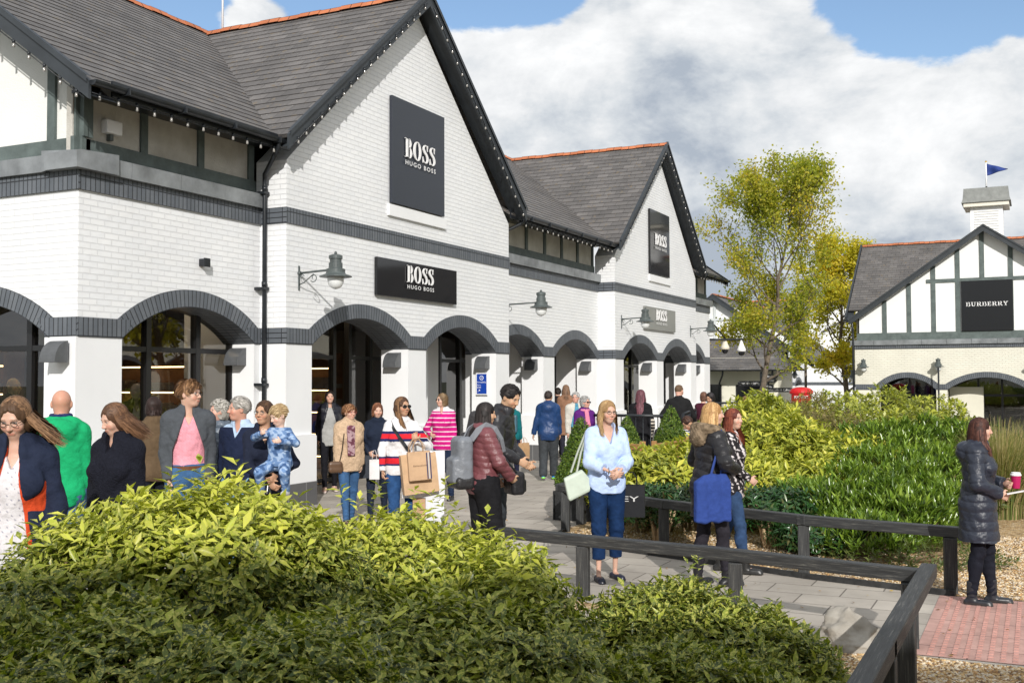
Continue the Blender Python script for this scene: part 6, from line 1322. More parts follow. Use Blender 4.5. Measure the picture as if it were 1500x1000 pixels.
        for k, (ofs, L_) in enumerate(((.030, .070), (.010, .078), (-.010, .072), (-.029, .058))):
            b = w + d * .082 * q + t * ofs * q; a1 = cu * (.55 + .12 * k); d1 = d * math.cos(a1) + pn * math.sin(a1) + t * ofs * 1.2; a2 = cu * (1.5 + .15 * k); d2 = d * math.cos(a2) + pn * math.sin(a2); m_ = b + unit(d1) * L_ * .5 * q; out += [cap(b - d * .02, m_, .0092 * q, .0085 * q, k=.004), cap(m_, m_ + unit(d2) * L_ * .5 * q, .0085 * q, .0072 * q, k=.004)]
        b = w + d * .022 * q + t * .030 * q; m_ = b + unit(d * .6 + t * .75 + pn * .25) * .038 * q; out += [cap(b - t * .012, m_, .013 * q, .011 * q, k=.008), cap(m_, m_ + unit(d * .9 + t * .25 + pn * .35) * .032 * q, .0105 * q, .0085 * q, k=.004)]; return out
    def body(s, hands=(1, 1), brow=(.12, .07, .04), lips=None, bare=False, legs=True):
        prs = s.torso + [p for i in (0, 1) for p in s.uarm[i] + s.farm[i]] + ([p for i in (0, 1) for p in s.thigh[i] + s.calf[i] + [cap(s.ank[i] + (0, 0, -.03), s.ank[i] + s.ftdir[i] * .12 + (0, 0, -.05), .035, .026, k=.02)]] if legs else [])
        prs = grow(prs, -.012) + s.head_prs()
        for i in (0, 1):
            if hands[i]: prs += s.hand_prs(i)
        hc = s.ho; fine = [(hc[0] - .11, hc[0] + .11), (hc[1] - .13, hc[1] + .13), (hc[2] - .13, hc[2] + .13)]
        V_, F_ = solidify(prs, s.h, fine, s.hf)
        q = ((V_ - s.ho) @ s.HR) / s.hs; c = np.tile(s.skin, (len(V_), 1)); x, y, z = q[:, 0], q[:, 1], q[:, 2]; ax_ = np.abs(x); onh = (np.abs(z) < .13) & (ax_ < .1) & (np.abs(y) < .14)
        def tint(m_, colr, a): c[m_] = c[m_] * (1 - a) + np.array(colr) * a
        red = s.skin * np.array((1.05, .72, .70)); tint(onh & (((ax_ - .04) / .022) ** 2 + ((z + .032) / .02) ** 2 < 1) & (y > .04), red, .5); tint(onh & (y > .097) & (z < -.018) & (z > -.04) & (ax_ < .012), red, .25)
        if not s.mann:
            lp = lips if lips is not None else s.skin * np.array((.85, .42, .42)); tint(onh & ((x / .024) ** 2 + ((z + .062) / .0085) ** 2 < 1) & (y > .07), lp, .6); tint(onh & (ax_ < .02) & (np.abs(z + .0615) < .0014) & (y > .07), (.2, .08, .06), .35)
            eye = onh & (((ax_ - .031) / .0140) ** 2 + ((z - .006) / .0055) ** 2 < 1) & (y > .06); tint(eye, (.50, .44, .41), .9); tint(eye & (((ax_ - .031) / .0062) ** 2 + ((z - .006) / .006) ** 2 < 1), (.03, .022, .018), 1)
            tint(onh & (((ax_ - .031) / .0175) ** 2 + ((z - .0135) / .0028) ** 2 < 1) & (y > .06), (.07, .04, .03), .8); tint(onh & (((ax_ - .033) / .019) ** 2 + ((z - .0275 + (ax_ - .03) * .12) / .0042) ** 2 < 1) & (y > .055), brow, .55)
        s.put('person' if not s.mann else 'mannequin', V_, F_, m_skin, c, parent=None); tag(s.root, s.label, s.cat, s.group); return s
    # --- hair
    def hair(s, style='short', col=(.08, .045, .025), col2=None, length=.25, wind=(0, 0, 0), vol=1.0, part=0, fringe=0, seed=0, back=0, name='hair', front_locks=0):
        kw = dict(R_=s.HR, o=s.ho, k=.015); q = s.hs; c = lambda *v: tuple(np.array(v) * q); e = .007 * vol; rr = np.random.default_rng(seed + 3); w = np.array(wind, float)
        prs = [els(c(0, -.016, .027), c(.075 + e, .096 + e, .088 + e), **kw)]
        if style in ('bob', 'long', 'curly'):
            for sd in (1, -1): prs.append(els(c(sd * .066, -.018, -.025), c(.020 + e, .052, .070 + (.02 if style == 'bob' else 0)), **kw))
            prs.append(els(c(0, -.060, -.03), c(.062 + e, .046 + e, .09 + (.02 if style == 'bob' else 0)), **kw))
        subs = [els(c(0, .095, -.035), c(.066, .066, .088), sub=True, R_=s.HR, o=s.ho, k=.010)]
        if not fringe: subs.append(els(c(0, .115, .015), c(.062, .070, .078), sub=True, R_=s.HR, o=s.ho, k=.010))
        if style in ('short', 'crop', 'pony', 'curly'):
            for sd in (1, -1): subs.append(els(c(sd * .082, .032, -.045), c(.022, .046, .060), sub=True, R_=s.HR, o=s.ho, k=.006))
            subs.append(els(c(0, .02, -.135), c(.10, .12, .070 if style != 'curly' else .05), sub=True, R_=s.HR, o=s.ho, k=.015))
        if style == 'pony': p0 = s.hd((0, -.105, .01)); prs += [cap(p0, s.hd((0, -.135, -.02)), .022, .02, k=.015), cap(s.hd((0, -.135, -.02)), s.hd((0, -.12, -length)), .02, .008, k=.01)]
        amp = .0025 if style != 'crop' else .001
        Hh = lambda P: ((P - s.ho) @ s.HR)
        V_, F_ = solidify(prs + subs, s.hf, disp=lambda P: amp * np.sin(Hh(P)[:, 0] * 230 + 2 * np.sin(Hh(P)[:, 2] * 40)) - amp)
        c1 = np.array(col) * .8; c2 = np.array(col2 if col2 is not None else np.array(col) * 1.7); o = s.put(name, V_, F_, m_hair, np.tile(c1, (len(V_), 1)))
        # strands combed over the skull, then hanging or blown
        n = {'short': 520, 'crop': 420, 'bob': 520, 'long': 620, 'curly': 560, 'pony': 420}[style]; n = n if s.near else n // 3; wd = (.0050 if s.near else .009) * (1.15 if style in ('long', 'bob') else 1); VV, FF, CC = [], [], []; rx, ry, rz_ = .077 + e, .098 + e, .090 + e; m_ = 11 if style in ('long', 'bob') else 6
        for k in range(n):
            a0 = rr.uniform(-math.pi, math.pi); front = max(0, math.cos(a0 - math.pi / 2)); sgn = 1 if math.cos(a0) > 0 else -1; lift = rr.uniform(1.0, 1.05); pts = []
            if style in ('long', 'bob'):
                L_ = length * rr.uniform(.75, 1.05) if style == 'long' else rr.uniform(.06, .10) + .02; ph0 = rr.uniform(.08, 1.1) if rr.uniform() < .6 else .1; a1 = a0
                if front > .35: a1 = math.pi / 2 - sgn * math.radians(rr.uniform(68, 95)) * 1.0
                cl = rr.integers(0, 9); cz = np.array((math.sin(cl * 2.1), math.cos(cl * 1.3), 0)) * .012
                for t in np.linspace(0, 1, m_ // 2 + 1): ph = ph0 + (1.62 - ph0) * t; a = a0 + (a1 - a0) * min(1, t * 1.5 + (ph0 * .6 if front > .35 else 0)); pts.append(s.hd((rx * lift * math.sin(ph) * math.cos(a), ry * lift * math.sin(ph) * math.sin(a) - .014, rz_ * lift * math.cos(ph) + .026)))
                p0 = pts[-1]; outd = s.HR @ np.array((math.cos(a), math.sin(a), 0))
                for t in np.linspace(0, 1, m_ - m_ // 2)[1:]:
                    z = -L_ * t; flow = w * L_ * (t ** 1.3) * rr.uniform(.85, 1.1); p = p0 + np.array((0, 0, z * (1 - .35 * min(1, np.linalg.norm(w))))) + outd * (-.012 if style == 'bob' else .012) * math.sin(t * 3) + flow + cz * t + outd * .004 * rr.normal()
                    tl = s.T.T @ (p - s.P0) + np.array((0, 0, .93))
                    if tl[2] < 1.47 and not np.any(w): rad = math.hypot(tl[0] / (s.sw + .03), tl[1] / .155); g = max(1, 1.0 / max(rad, .25)); tl[1] *= min(g, 3.0) if abs(tl[1]) > .02 else 6; p = s.T @ (tl - np.array((0, 0, .93))) + s.P0
                    pts.append(p)
            else:
                u = unit(rr.normal(size=3) * (1, 1, 1) + (0, -.25, .55)); 
                if u[1] > .55 and u[2] < .45: continue
                if u[2] < -.30 or (u[2] < -.05 and u[1] > 0): continue
                p0 = np.array((rx * u[0], ry * u[1] - .014, rz_ * u[2] + .026)); nrm = unit(u / (rx, ry, rz_)); L_ = {'short': .045, 'crop': .010, 'curly': .030, 'pony': .06}[style] * vol * rr.uniform(.6, 1.2)
                if style == 'pony': tgt = np.array((0, -.12, .01)) - p0; d = unit(tgt); L_ = np.linalg.norm(tgt) * .6
                elif style == 'curly': d = unit(rr.normal(size=3))
                else: d = np.array((u[0] * .5 + (.5 if fringe else 0) + .15 * rr.normal(), (.35 if (fringe and u[1] > 0) else -.55) + .15 * rr.normal(), -.25))
                d = unit(d - nrm * (d @ nrm)); 
                for t in np.linspace(0, 1, m_):
                    p = p0 + d * L_ * t + nrm * (.001 + (.010 * vol if style != 'pony' else .002) * math.sin(t * 2.6) - .004 * t * t)
                    if style == 'curly': p = p0 + nrm * (.004 + .016 * math.sin(t * 3.0)) + d * .016 * t + np.cross(nrm, d) * .010 * math.sin(t * 6)
                    if style == 'pony': v_ = (p - (0, -.014, .026)) / (rx, ry, rz_); p = v_ / np.linalg.norm(v_) * (rx, ry, rz_) * 1.015 + (0, -.014, .026)
                    pts.append(s.hd(p))
            s0 = len(VV); tone = rr.uniform(0, 1) ** 1.1; ctr = s.hd((0, -.015, .0))
            for i_, p in enumerate(pts):
                d = unit(pts[min(i_ + 1, len(pts) - 1)] - pts[max(i_ - 1, 0)]); nn = unit((p - ctr) * (1, 1, .5)); b = np.cross(d, nn); b = b / (np.linalg.norm(b) + 1e-9); t = i_ / (len(pts) - 1); ww = wd * (1 if t < .6 else 1 - (t - .6) / .4 * .85); VV += [p - b * ww, p + b * ww]; CC += [c1 + (c2 - c1) * min(1, tone * (.75 + .5 * t))] * 2
            for i_ in range(len(pts) - 1): a = s0 + 2 * i_; FF.append((a, a + 1, a + 3, a + 2))
        s.put('hair_strands', np.array(VV), np.array(FF), m_hair, np.array(CC), parent=o); return s
    def wisps(s, n=18, col=(.2, .12, .06), wind=(1, 0, 0), L_=.2, base=(0, -.02, .04)):
        mb = MB(); rr = random.Random(n)
        for k in range(n):
            a = rr.uniform(-2.6, .2); p = s.hd((.08 * math.cos(a), .09 * math.sin(a), rr.uniform(-.05, .09))); w = np.array(wind) ; pts = []
            for j in range(5): t = j / 4; pts.append(tuple((p + w * L_ * t * rr.uniform(.85, 1.1) + np.array((0, 0, -.08 * t * t + .02 * math.sin(t * 5 + k)))) * s.S))
            mb.tube(pts, [.0022, .002, .0018, .0014, .0008], 4, cap=False)
        o = mb.build('stray_hair', mat('hair_strand_%d' % (int(col[0] * 100)), col, .5), s.root, merge=False); return s
    # --- clothes
    def cut_at(s, i, f, seg): a, b = (s.elb[i], s.wri[i]) if seg == 'f' else (s.sho[i], s.elb[i]); p = a + (b - a) * f; return (p, b - a)
    def top(s, name='jacket', col=(.1, .1, .1), hem=.86, inf=.018, sleeve=1.0, m_=None, colf=None, quilt=0, fold=.004, flare=0, open_=0, neck=1.50, collar=0, loose=0, hood=0, arm=None, cut_body=True, seed=0, short_sleeve=False, extra=(), vneck=0, parent='root'):
        T_, o = s.T, s.P0 - s.T @ np.array((0, 0, .93)); kw = dict(R_=T_, o=o); inf = inf * .82; loose = loose * .6; tor = grow(s.torso, inf); arm_inf = inf * .62 if arm is None else arm
        if hem < .80: tor += [cap((0, 0, 1.05), (0, -.005, hem - .12), .15 + inf, .17 + inf + flare, sc=(1.08, .82, 1), k=.05, **kw)]
        elif loose: tor += [cap((0, 0, 1.25), (0, 0, hem - .05), .135 + loose, .14 + loose, sc=(1.12, .82, 1), k=.06, **kw)]
        hp = s.T @ np.array((0, 0, hem - .93)) + s.P0; up = s.T[:, 2]; prs = []
        for p in tor: p.cut = tuple(p.cut) + ((hp, -up),)
        for i in (0, 1):
            if sleeve <= 0: continue
            u = grow(s.uarm[i], arm_inf + .002); prs += u
            if sleeve > .5:
                f = grow(s.farm[i], arm_inf); f[0].cut = (s.cut_at(i, min(1, (sleeve - .5) * 2) * .99, 'f'),); prs += f
        allp = tor + prs
        if collar:
            nb = s.nb; zax = unit(s.neck_top - s.nb)
            for k in range(12):
                a = math.radians(k * 30); a2 = math.radians(k * 30 + 30)
                if open_ or vneck:
                    if 60 < (k * 30 + 15) % 360 < 120: continue
                r = .066 + inf * .4; p = tp = s.nb + s.T @ np.array((math.cos(a) * r, math.sin(a) * r * .95, collar * .45)); p2 = s.nb + s.T @ np.array((math.cos(a2) * r, math.sin(a2) * r * .95, collar * .45)); allp.append(cap(p, p2, .018 + inf * .3, k=.02)); allp.append(cap(p + up * collar * .5, p2 + up * collar * .5, .012 + inf * .3, k=.014))
        if hood: allp += [els((0, -.115, 1.43), (.13, .075, .10), k=.04, **kw), cap((-.10, -.05, 1.485), (.10, -.05, 1.485), .045, k=.04, **kw), cap((.10, -.05, 1.48), (.055, .07, 1.45), .04, .022, k=.03, **kw), cap((-.10, -.05, 1.48), (-.055, .07, 1.45), .04, .022, k=.03, **kw)]
        allp += list(extra)
        L = lambda P: (P - s.P0) @ s.T + np.array((0, 0, .93))
        cuts = []
        if not collar and not hood: cuts.append(lambda P: L(P)[:, 2] - neck)
        def vcut(P):
            g = L(P); w = np.minimum(open_ * np.clip((1.47 - g[:, 2]) / .5, 0, 1) + .03, .135) if open_ else vneck * np.clip((g[:, 2] - (1.47 - vneck * 2.2)) / (vneck * 2.2), 0, 1); return np.where((g[:, 1] > .0), np.minimum(w - np.abs(g[:, 0]), g[:, 1]), -1)
        if open_ or vneck: cuts.append(vcut)
        def disp(P):
            g = L(P); a_ = np.abs(wob(P, 17, seed)); d = fold * 1.1 * wob(P, 22, seed) + fold * 1.6 * (.35 - np.sqrt(a_ + .02)) + fold * .5 * wob(P, 58, seed + 1)
            if quilt: d = d * .7 - .0085 * np.abs(np.sin(math.pi * (g[:, 2] + .02 * np.sin(g[:, 0] * 9 + g[:, 1] * 7)) / quilt)) ** .45 + .006 + .002 * wob(P, 70, 2)
            return d
        V_, F_ = solidify(allp, s.h * (.9 if s.near else 1), disp=disp, cuts=cuts); c = np.tile(np.array(col, float), (len(V_), 1)); g = L(V_)
        if colf is not None: c = colf(g, V_, c)
        return s.put(name, V_, F_, m_ or m_cloth, c, parent=parent)
    def legs(s, name='trousers', col=(.03, .04, .08), inf=.010, m_=None, hem=0, wide=0, rise=1.02, fold=.0035, seed=0, colf=None):
        prs = grow(s.torso[:2] + s.torso[6:8], inf); up = s.T[:, 2]; rp = s.T @ np.array((0, 0, rise - .93)) + s.P0
        for p in prs: p.cut = ((rp, up),)
        for i in (0, 1):
            prs += grow(s.thigh[i], inf + wide * .3); 
            if wide: prs.append(cap(s.knee[i], s.ank[i], .057 * s.r + inf, .036 * s.r + wide + inf, k=.03))
            else: prs += grow(s.calf[i], inf)
        za = min(s.ank[0][2], s.ank[1][2])
        def disp(P): z = P[:, 2]; return fold * wob(P, 24, seed) + fold * .9 * np.sin(z * 95 + 5 * np.sin(P[:, 0] * 22)) * np.exp(-((z - .47) / .13) ** 2) + fold * 1.2 * np.sin(z * 120 + 4 * np.sin(P[:, 1] * 25)) * np.exp(-((z - .12) / .09) ** 2)
        cuts = [] if s.seated else [lambda P: (hem + .075) - P[:, 2]]
        V_, F_ = solidify(prs, s.h, disp=disp, cuts=cuts); c = np.tile(np.array(col, float), (len(V_), 1))
        if colf is not None: c = colf(V_, V_, c)
        return s.put(name, V_, F_, m_ or m_denim, c)
    def shoes(s, col=(.02, .02, .02), sole=(.03, .03, .03), boot=0, m_=None, low=0, heel=0):
        for i in (0, 1):
            a = s.ank[i]; d = s.ftdir[i]; z = a[2] - .085; up = np.array((0, 0, 1.)); b0 = a + up * (-.055); prs = [cap(b0 - d * .035, b0 + d * .13, .040, .032, sc=(1, 1, .8), k=.02), cap(b0 + d * .06, b0 + d * .155, .036, .026, sc=(1, 1, .7), k=.02)]
            if not low: prs.append(cap(a + up * (-.03), a + up * (.0 + boot), .045, .046 if boot else .04, k=.02, cut=((a + up * (.01 + boot), up),)))
            prs.append(cap(b0 - d * .04 - up * .02, b0 + d * .15 - up * .02, .038, k=.01, sc=(1, 1, .5)))
            cuts = [lambda P, z=z: z - P[:, 2]]
            if low: prs.append(els(tuple(a + d * .035 + up * .0), (.034, .062, .045), sub=True, k=.008))
            V_, F_ = solidify(prs, s.h * .8, cuts=cuts); c = np.tile(np.array(col, float), (len(V_), 1)); c[V_[:, 2] < z + .028] = sole; s.put('shoe' if not boot else 'boot', V_, F_, m_ or m_leather, c)
        return s
    def glasses(s, sun=False, col=None, w=.024):
        mb = MB(); q = lambda *p: tuple(s.hd(p) * s.S); m_ = mat('glasses_%s' % (str(col)), col, .25, .5) if col else m_lens
        for sd in (1, -1):
            ring = [q(sd * .033 + w * math.cos(a) * 1.0, .100 - .012 * (abs(math.cos(a) * w + .033) / .06) ** 2, .004 + w * .72 * math.sin(a)) for a in [k * math.pi / 8 for k in range(17)]]; mb.tube(ring, .0018 if not sun else .0022, 5, cap=False)
            if sun: mb.poly(ring[:16])
            mb.tube([q(sd * .057, .090, .008), q(sd * .075, .05, .010), q(sd * .079, -.01, .004)], .0018, 4)
        mb.tube([q(-.010, .104, .008), q(.010, .104, .008)], .0018, 4); mb.build('sunglasses' if sun else 'glasses', m_, s.root, merge=False); return s
    def strap(s, pts, w, col, name='strap', parent=None, t=.004, m_=None):
        """flat strap through local points (already on the surface)"""
        mb = MB(); P = [np.array(p, float) * s.S for p in pts]
        for k in range(len(P) - 1):
            d = unit(P[min(k + 1, len(P) - 1)] - P[max(k - 1, 0)]); 
        rings = []
        for k, p in enumerate(P):
            d = unit(P[min(k + 1, len(P) - 1)] - P[max(k - 1, 0)]); c = np.array((0, 0, P[k][2])); c = np.array((s.P0[0], s.P0[1], p[2])) ; n = p - c * 1.0; n = n - d * (n @ d); n = unit(n) if np.linalg.norm(n) > 1e-3 else np.array((0, -1, 0)); b = np.cross(d, n); rings.append([p - b * w / 2, p + b * w / 2, p + b * w / 2 + n * t, p - b * w / 2 + n * t])
        for a, b in zip(rings[:-1], rings[1:]):
            for i in range(4): mb.poly([a[i], a[(i + 1) % 4], b[(i + 1) % 4], b[i]])
        mb.poly(rings[0][::-1]); mb.poly(rings[-1]); return mb
    def attach(s, name, label, cat, at_local, group=None):
        """a held or worn thing: its own top-level empty in the figure's frame"""
        p = s.world(at_local); e = empty(name, p, s.rz, label, cat, group); e['_o'] = 0; del e['_o']; return e
def into(fig, e, mb_or_vf, name, m_, col=None, smooth=True, parent=None, merge=False):
    """mesh given in figure-local metres (already scaled) under empty e"""
    c, n = math.cos(fig.rz), math.sin(fig.rz); off = np.array(e.location) - np.array(fig.pos); ol = np.array((off[0] * c + off[1] * n, -off[0] * n + off[1] * c, off[2]))
    if isinstance(mb_or_vf, MB):
        mb_or_vf.v = [tuple(np.array(v) - ol) for v in mb_or_vf.v]; o = mb_or_vf.build(name, m_, None, merge=merge)
    else:
        V_, F_ = mb_or_vf; V_ = V_ * fig.S - ol; o = nmesh(name, V_, F_, m_, col=np.tile(np.array(col, float), (len(V_), 1)) if col is not None and np.ndim(col) == 1 else col, smooth=smooth)
    o.parent = parent or e; return o
# ================================================================ bags
def paper_bag(name, label, fig, c, w, d, h, col, rz=0, tilt=0, handle=.12, stripe=None, group=None, text=None, hcol=None, cat='bag'):
    """upright bag, c = top centre in figure-local metres (unscaled rig units)"""
    e = fig.attach(name, label, cat, c, group); mb = MB(); c = np.array(c, float) * fig.S; Rz = rotm((0, 0, 1), rz) @ rotm((0, 1, 0), tilt)
    P = lambda x, y, z: tuple(Rz @ np.array((x, y, z)) + c)
    b = [(-w / 2, -d / 2), (w / 2, -d / 2), (w / 2, d / 2), (-w / 2, d / 2)]; q = .92
    lv = [(0, .85), (-h * .35, 1.03), (-h * .7, .98), (-h, q)]
    for (z0, s0), (z1, s1) in zip(lv[:-1], lv[1:]):
        for i in range(4): j = (i + 1) % 4; mb.poly([P(b[i][0], b[i][1] * s0, z0), P(b[j][0], b[j][1] * s0, z0), P(b[j][0], b[j][1] * s1, z1), P(b[i][0], b[i][1] * s1, z1)])
    mb.poly([P(x, y * q, -h) for x, y in b]); mb.poly([P(x * .99, y * .8, -.02) for x, y in b])
    into(fig, e, mb, 'bag_body', mat('paper_%d_%d' % (int(col[0] * 99), int(col[2] * 99)), col, .75, nscale=9, namt=.12, bump=.4, bscale=20))
    for s_ in (1, -1):
        mb = MB(); mb.tube([P(-w * .22, s_ * d * .42, -.005), P(-w * .2, s_ * d * .3, handle * .6), P(-w * .08, s_ * d * .12, handle), P(w * .08, s_ * d * .12, handle), P(w * .2, s_ * d * .3, handle * .6), P(w * .22, s_ * d * .42, -.005)], .004, 5); into(fig, e, mb, 'handle', mat('handle_%d' % int((hcol or col)[0] * 50), hcol or tuple(x * .8 for x in col), .8))
    if stripe:
        for k, cc in enumerate(stripe): mb = MB(); x = w * .30 + k * .018; mb.poly([P(x, -d / 2 * 1.0 - .0125, -.012), P(x + .012, -d / 2 - .0125, -.012), P(x + .012, -d / 2 - .0125, -h + .01), P(x, -d / 2 - .0125, -h + .01)]); into(fig, e, mb, 'stripe', mat('bagstripe_%d' % k, cc, .6))
    if text:
        t, th, tc = text; F_ = lambda u, z, tt=0: Vector(P(u, -d / 2 * 1.05 - .006 - tt, z)); into(fig, e, sans(F_, 0, -h * .5, th, t, width=w * .6, t=.004), 'lettering', mat('bagtext_%d' % int(tc[0] * 50), tc, .5))
    return e
def vol_bag(name, label, fig, prs, col, m_, cat='bag', h=None, group=None, disp=None, base=None, cuts=()):
    V_, F_ = solidify(prs, h or fig.h, disp=disp, cuts=cuts); c0 = V_.mean(0); c0[2] = V_[:, 2].min(); e = fig.attach(name, label, cat, base if base is not None else c0, group); into(fig, e, (V_, F_), 'bag_body', m_, col); return e
def tubes(fig, e, name, pts, r, m_, n=6):
    mb = MB(); mb.tube([tuple(np.array(p) * fig.S) for p in pts], r, n); return into(fig, e, mb, name, m_)
def flatstrap(fig, e, name, pts, w, m_, t=.005):
    return into(fig, e, fig.strap(pts, w, None, t=t), name, m_)
HANG = dict(hands=((.225, .04, .84), (-.225, .02, .84)), elbows=((.4, -1, 0), (-.4, -1, 0)))
WALK = dict(hands=((.235, .14, .87), (-.235, -.12, .86)), elbows=((.4, -1, 0), (-.4, -1, 0)))
POCK = dict(hands=((.185, .10, .93), (-.185, .10, .93)), elbows=((1, -.8, 0), (-1, -.8, 0)))
WIND = (.0, 0, 0)
mN = lambda n, c, r=.6: mat(n, c, r)

# 1 woman in navy waxed coat
f = Fig('woman with wind blown hair, glasses, open navy coat with orange lining over white blouse', 26, 578, 6.0, face=-15, head=-25, near=True, hpitch=24, hands=((.25, .10, .90), (-.22, .12, .92)), elbows=((.6, -1, 0), (-.7, -.9, 0)), skin='fair').body(brow=(.2, .12, .07))
f.top('blouse', (.62, .60, .62), hem=.84, inf=.014, loose=.012, collar=.03, vneck=.05, colf=lambda g, V_, c: np.where((np.sin(g[:, :1] * 160) * np.sin(g[:, 2:3] * 150) > .86), np.array([[.2, .2, .26]]), c))
f.top('coat_lining', (.60, .07, .02), hem=.80, inf=.026, loose=.03, open_=.06, fold=.003, sleeve=0); f.top('coat', (.016, .022, .045), hem=.76, inf=.034, loose=.035, open_=.085, collar=.05, hood=1, fold=.007, m_=m_cloth)
f.legs('jeans', (.035, .085, .19), inf=.008, hem=.0); f.shoes((.05, .03, .02), boot=.06)
f.hair('long', (.10, .055, .03), (.30, .17, .09), length=.26, wind=(-.62, -.25, .10), seed=1); f.glasses(w=.022)
# 2 bald man green hoodie
f = Fig('bald man seen from behind in a bright green hooded sweatshirt and jeans', 90, 569, 8.9, face=172, near=True, female=False, skin=(.52, .27, .19), hpitch=6, build=1.1, **HANG).body()
f.top('hoodie', (.010, .33, .125), hem=.85, inf=.022, loose=.02, collar=.05, hood=1, fold=.006); f.top('collar_shirt', (.02, .03, .10), hem=1.40, inf=.014, sleeve=0, collar=.075)
f.legs('jeans', (.06, .12, .23), inf=.014, wide=.02); f.shoes((.05, .05, .05))
# 3 woman black fleece
f = Fig('woman looking down in a black fleece jacket, brown hair blown to the right', 173, 588, 7.5, face=-40, head=-62, near=True, hpitch=20, hands=((.22, .06, .84), (-.22, .05, .84)), skin='fair', build=1.08).body(brow=(.13, .08, .05))
f.top('fleece_jacket', (.012, .013, .020), hem=.82, inf=.038, loose=.03, collar=.06, vneck=.03, m_=m_fur, fold=.006); f.legs('trousers', (.02, .02, .03)); f.shoes()
f.hair('long', (.10, .05, .028), (.22, .115, .06), length=.24, wind=(-.30, -.70, .05), seed=2); 
# 4 woman in brown jacket by the door
f = Fig('dark haired woman in a brown jacket looking into the shop doorway', 226, 580, 11.5, face=200, near=False, skin='fair', **HANG).body()
f.top('jacket', (.105, .07, .04), hem=.86, inf=.026, loose=.02, collar=.05, m_=m_cloth); f.legs('trousers', (.01, .012, .02)); f.shoes(); f.hair('bob', (.025, .014, .012), seed=3)
# 5 man grey blazer
f = Fig('tall man in grey blazer, pink shirt, brown belt and jeans looking to the right', 276, 557, 10.1, face=4, head=58, near=True, female=False, skin='fair', hands=((.19, .08, .90), (-.19, .08, .90)), elbows=((.5, -1, 0), (-.5, -1, 0))).body(brow=(.16, .09, .05))
f.top('pink_shirt', (.70, .30, .36), hem=.97, inf=.012, collar=.045, vneck=.045, fold=.005, colf=lambda g, V_, c: c * (1 + .10 * np.sign(np.sin(g[:, :1] * 260)) * np.sign(np.sin(g[:, 2:3] * 260))))
f.top('blazer', (.068, .075, .085), hem=.80, inf=.030, loose=.028, open_=.17, collar=.03, fold=.006); f.legs('jeans', (.045, .11, .23), inf=.014, wide=.012); f.shoes((.08, .04, .02))
mb = MB(); ring = [tuple(f.tp(math.cos(a) * .172, math.sin(a) * .124 - .004, .985) * f.S) for a in [k * math.pi / 12 for k in range(25)]]
for a, b in zip(ring[:-1], ring[1:]): mb.poly([a, b, (b[0], b[1], b[2] + .036), (a[0], a[1], a[2] + .036)])
o = mb.build('belt', mat('brown_leather_belt', (.13, .05, .02), .45), f.root, merge=False); sm_ = o.modifiers.new('s', 'SOLIDIFY'); sm_.thickness = .004
f.hair('short', (.13, .065, .03), (.28, .15, .07), vol=1.5, fringe=1, seed=5); f.glasses()
# 6 older woman quilted jacket
f = Fig('grey haired older woman in a slate grey quilted jacket looking left', 323, 585, 10.8, face=-8, head=-72, near=True, skin='pink', **HANG).body(brow=(.4, .36, .33))
f.top('quilted_jacket', (.10, .125, .16), hem=.84, inf=.034, loose=.02, collar=.05, quilt=.055, m_=m_puff); f.legs('trousers', (.03, .022, .022), inf=.012); f.shoes(); f.hair('curly', (.36, .34, .30), (.60, .57, .52), seed=6)
# 7 older man navy sweater
f = Fig('grey haired older man in navy sweater and light jeans looking left', 353, 581, 10.3, face=-28, head=-74, near=True, female=False, skin='ruddy', **HANG).body(brow=(.35, .3, .26))
f.top('shirt', (.40, .52, .68), hem=1.2, inf=.012, sleeve=0, collar=.055, vneck=.03); f.top('sweater', (.012, .018, .045), hem=.87, inf=.024, loose=.018, neck=1.47, vneck=.05, fold=.006); f.legs('jeans', (.16, .29, .42), inf=.016, wide=.02); f.shoes((.1, .06, .03)); f.hair('short', (.32, .30, .27), (.52, .49, .45), seed=7)
# 8 woman holding child
f = Fig('young woman with dark rimmed glasses in navy quarter zip top carrying a toddler', 388, 585, 9.6, face=2, head=-32, near=True, skin='tan', hands=((-.03, .235, 1.02), (-.10, .25, 1.08)), elbows=((1.2, -.3, -.5), (-1.2, -.2, -.6)), thumbs=((0, .3, 1), (0, .3, 1)), curl=(60, 60), stride=.03).body(brow=(.05, .03, .02))
f.top('quarter_zip_top', (.013, .017, .034), hem=.90, inf=.016, collar=.06, vneck=.05, fold=.005); f.legs('leggings', (.008, .009, .012), inf=.006); f.shoes((.5, .5, .5)); f.hair('pony', (.07, .035, .02), (.14, .075, .04), length=.2, seed=8); f.glasses()
tp_ = f
e = f.attach('key_bunch', 'small bunch of keys dangling from the hand of the woman carrying the toddler', 'keys', (-.0, .30, .96)); tubes(f, e, 'key_ring', [(-.02, .285, 1.0), (-.015, .30, .95), (-.01, .30, .93)], .006, mat('steel', (.5, .5, .5), .3, metal=1)); tubes(f, e, 'key', [(-.03, .285, .99), (-.045, .30, .93)], .007, m_black)
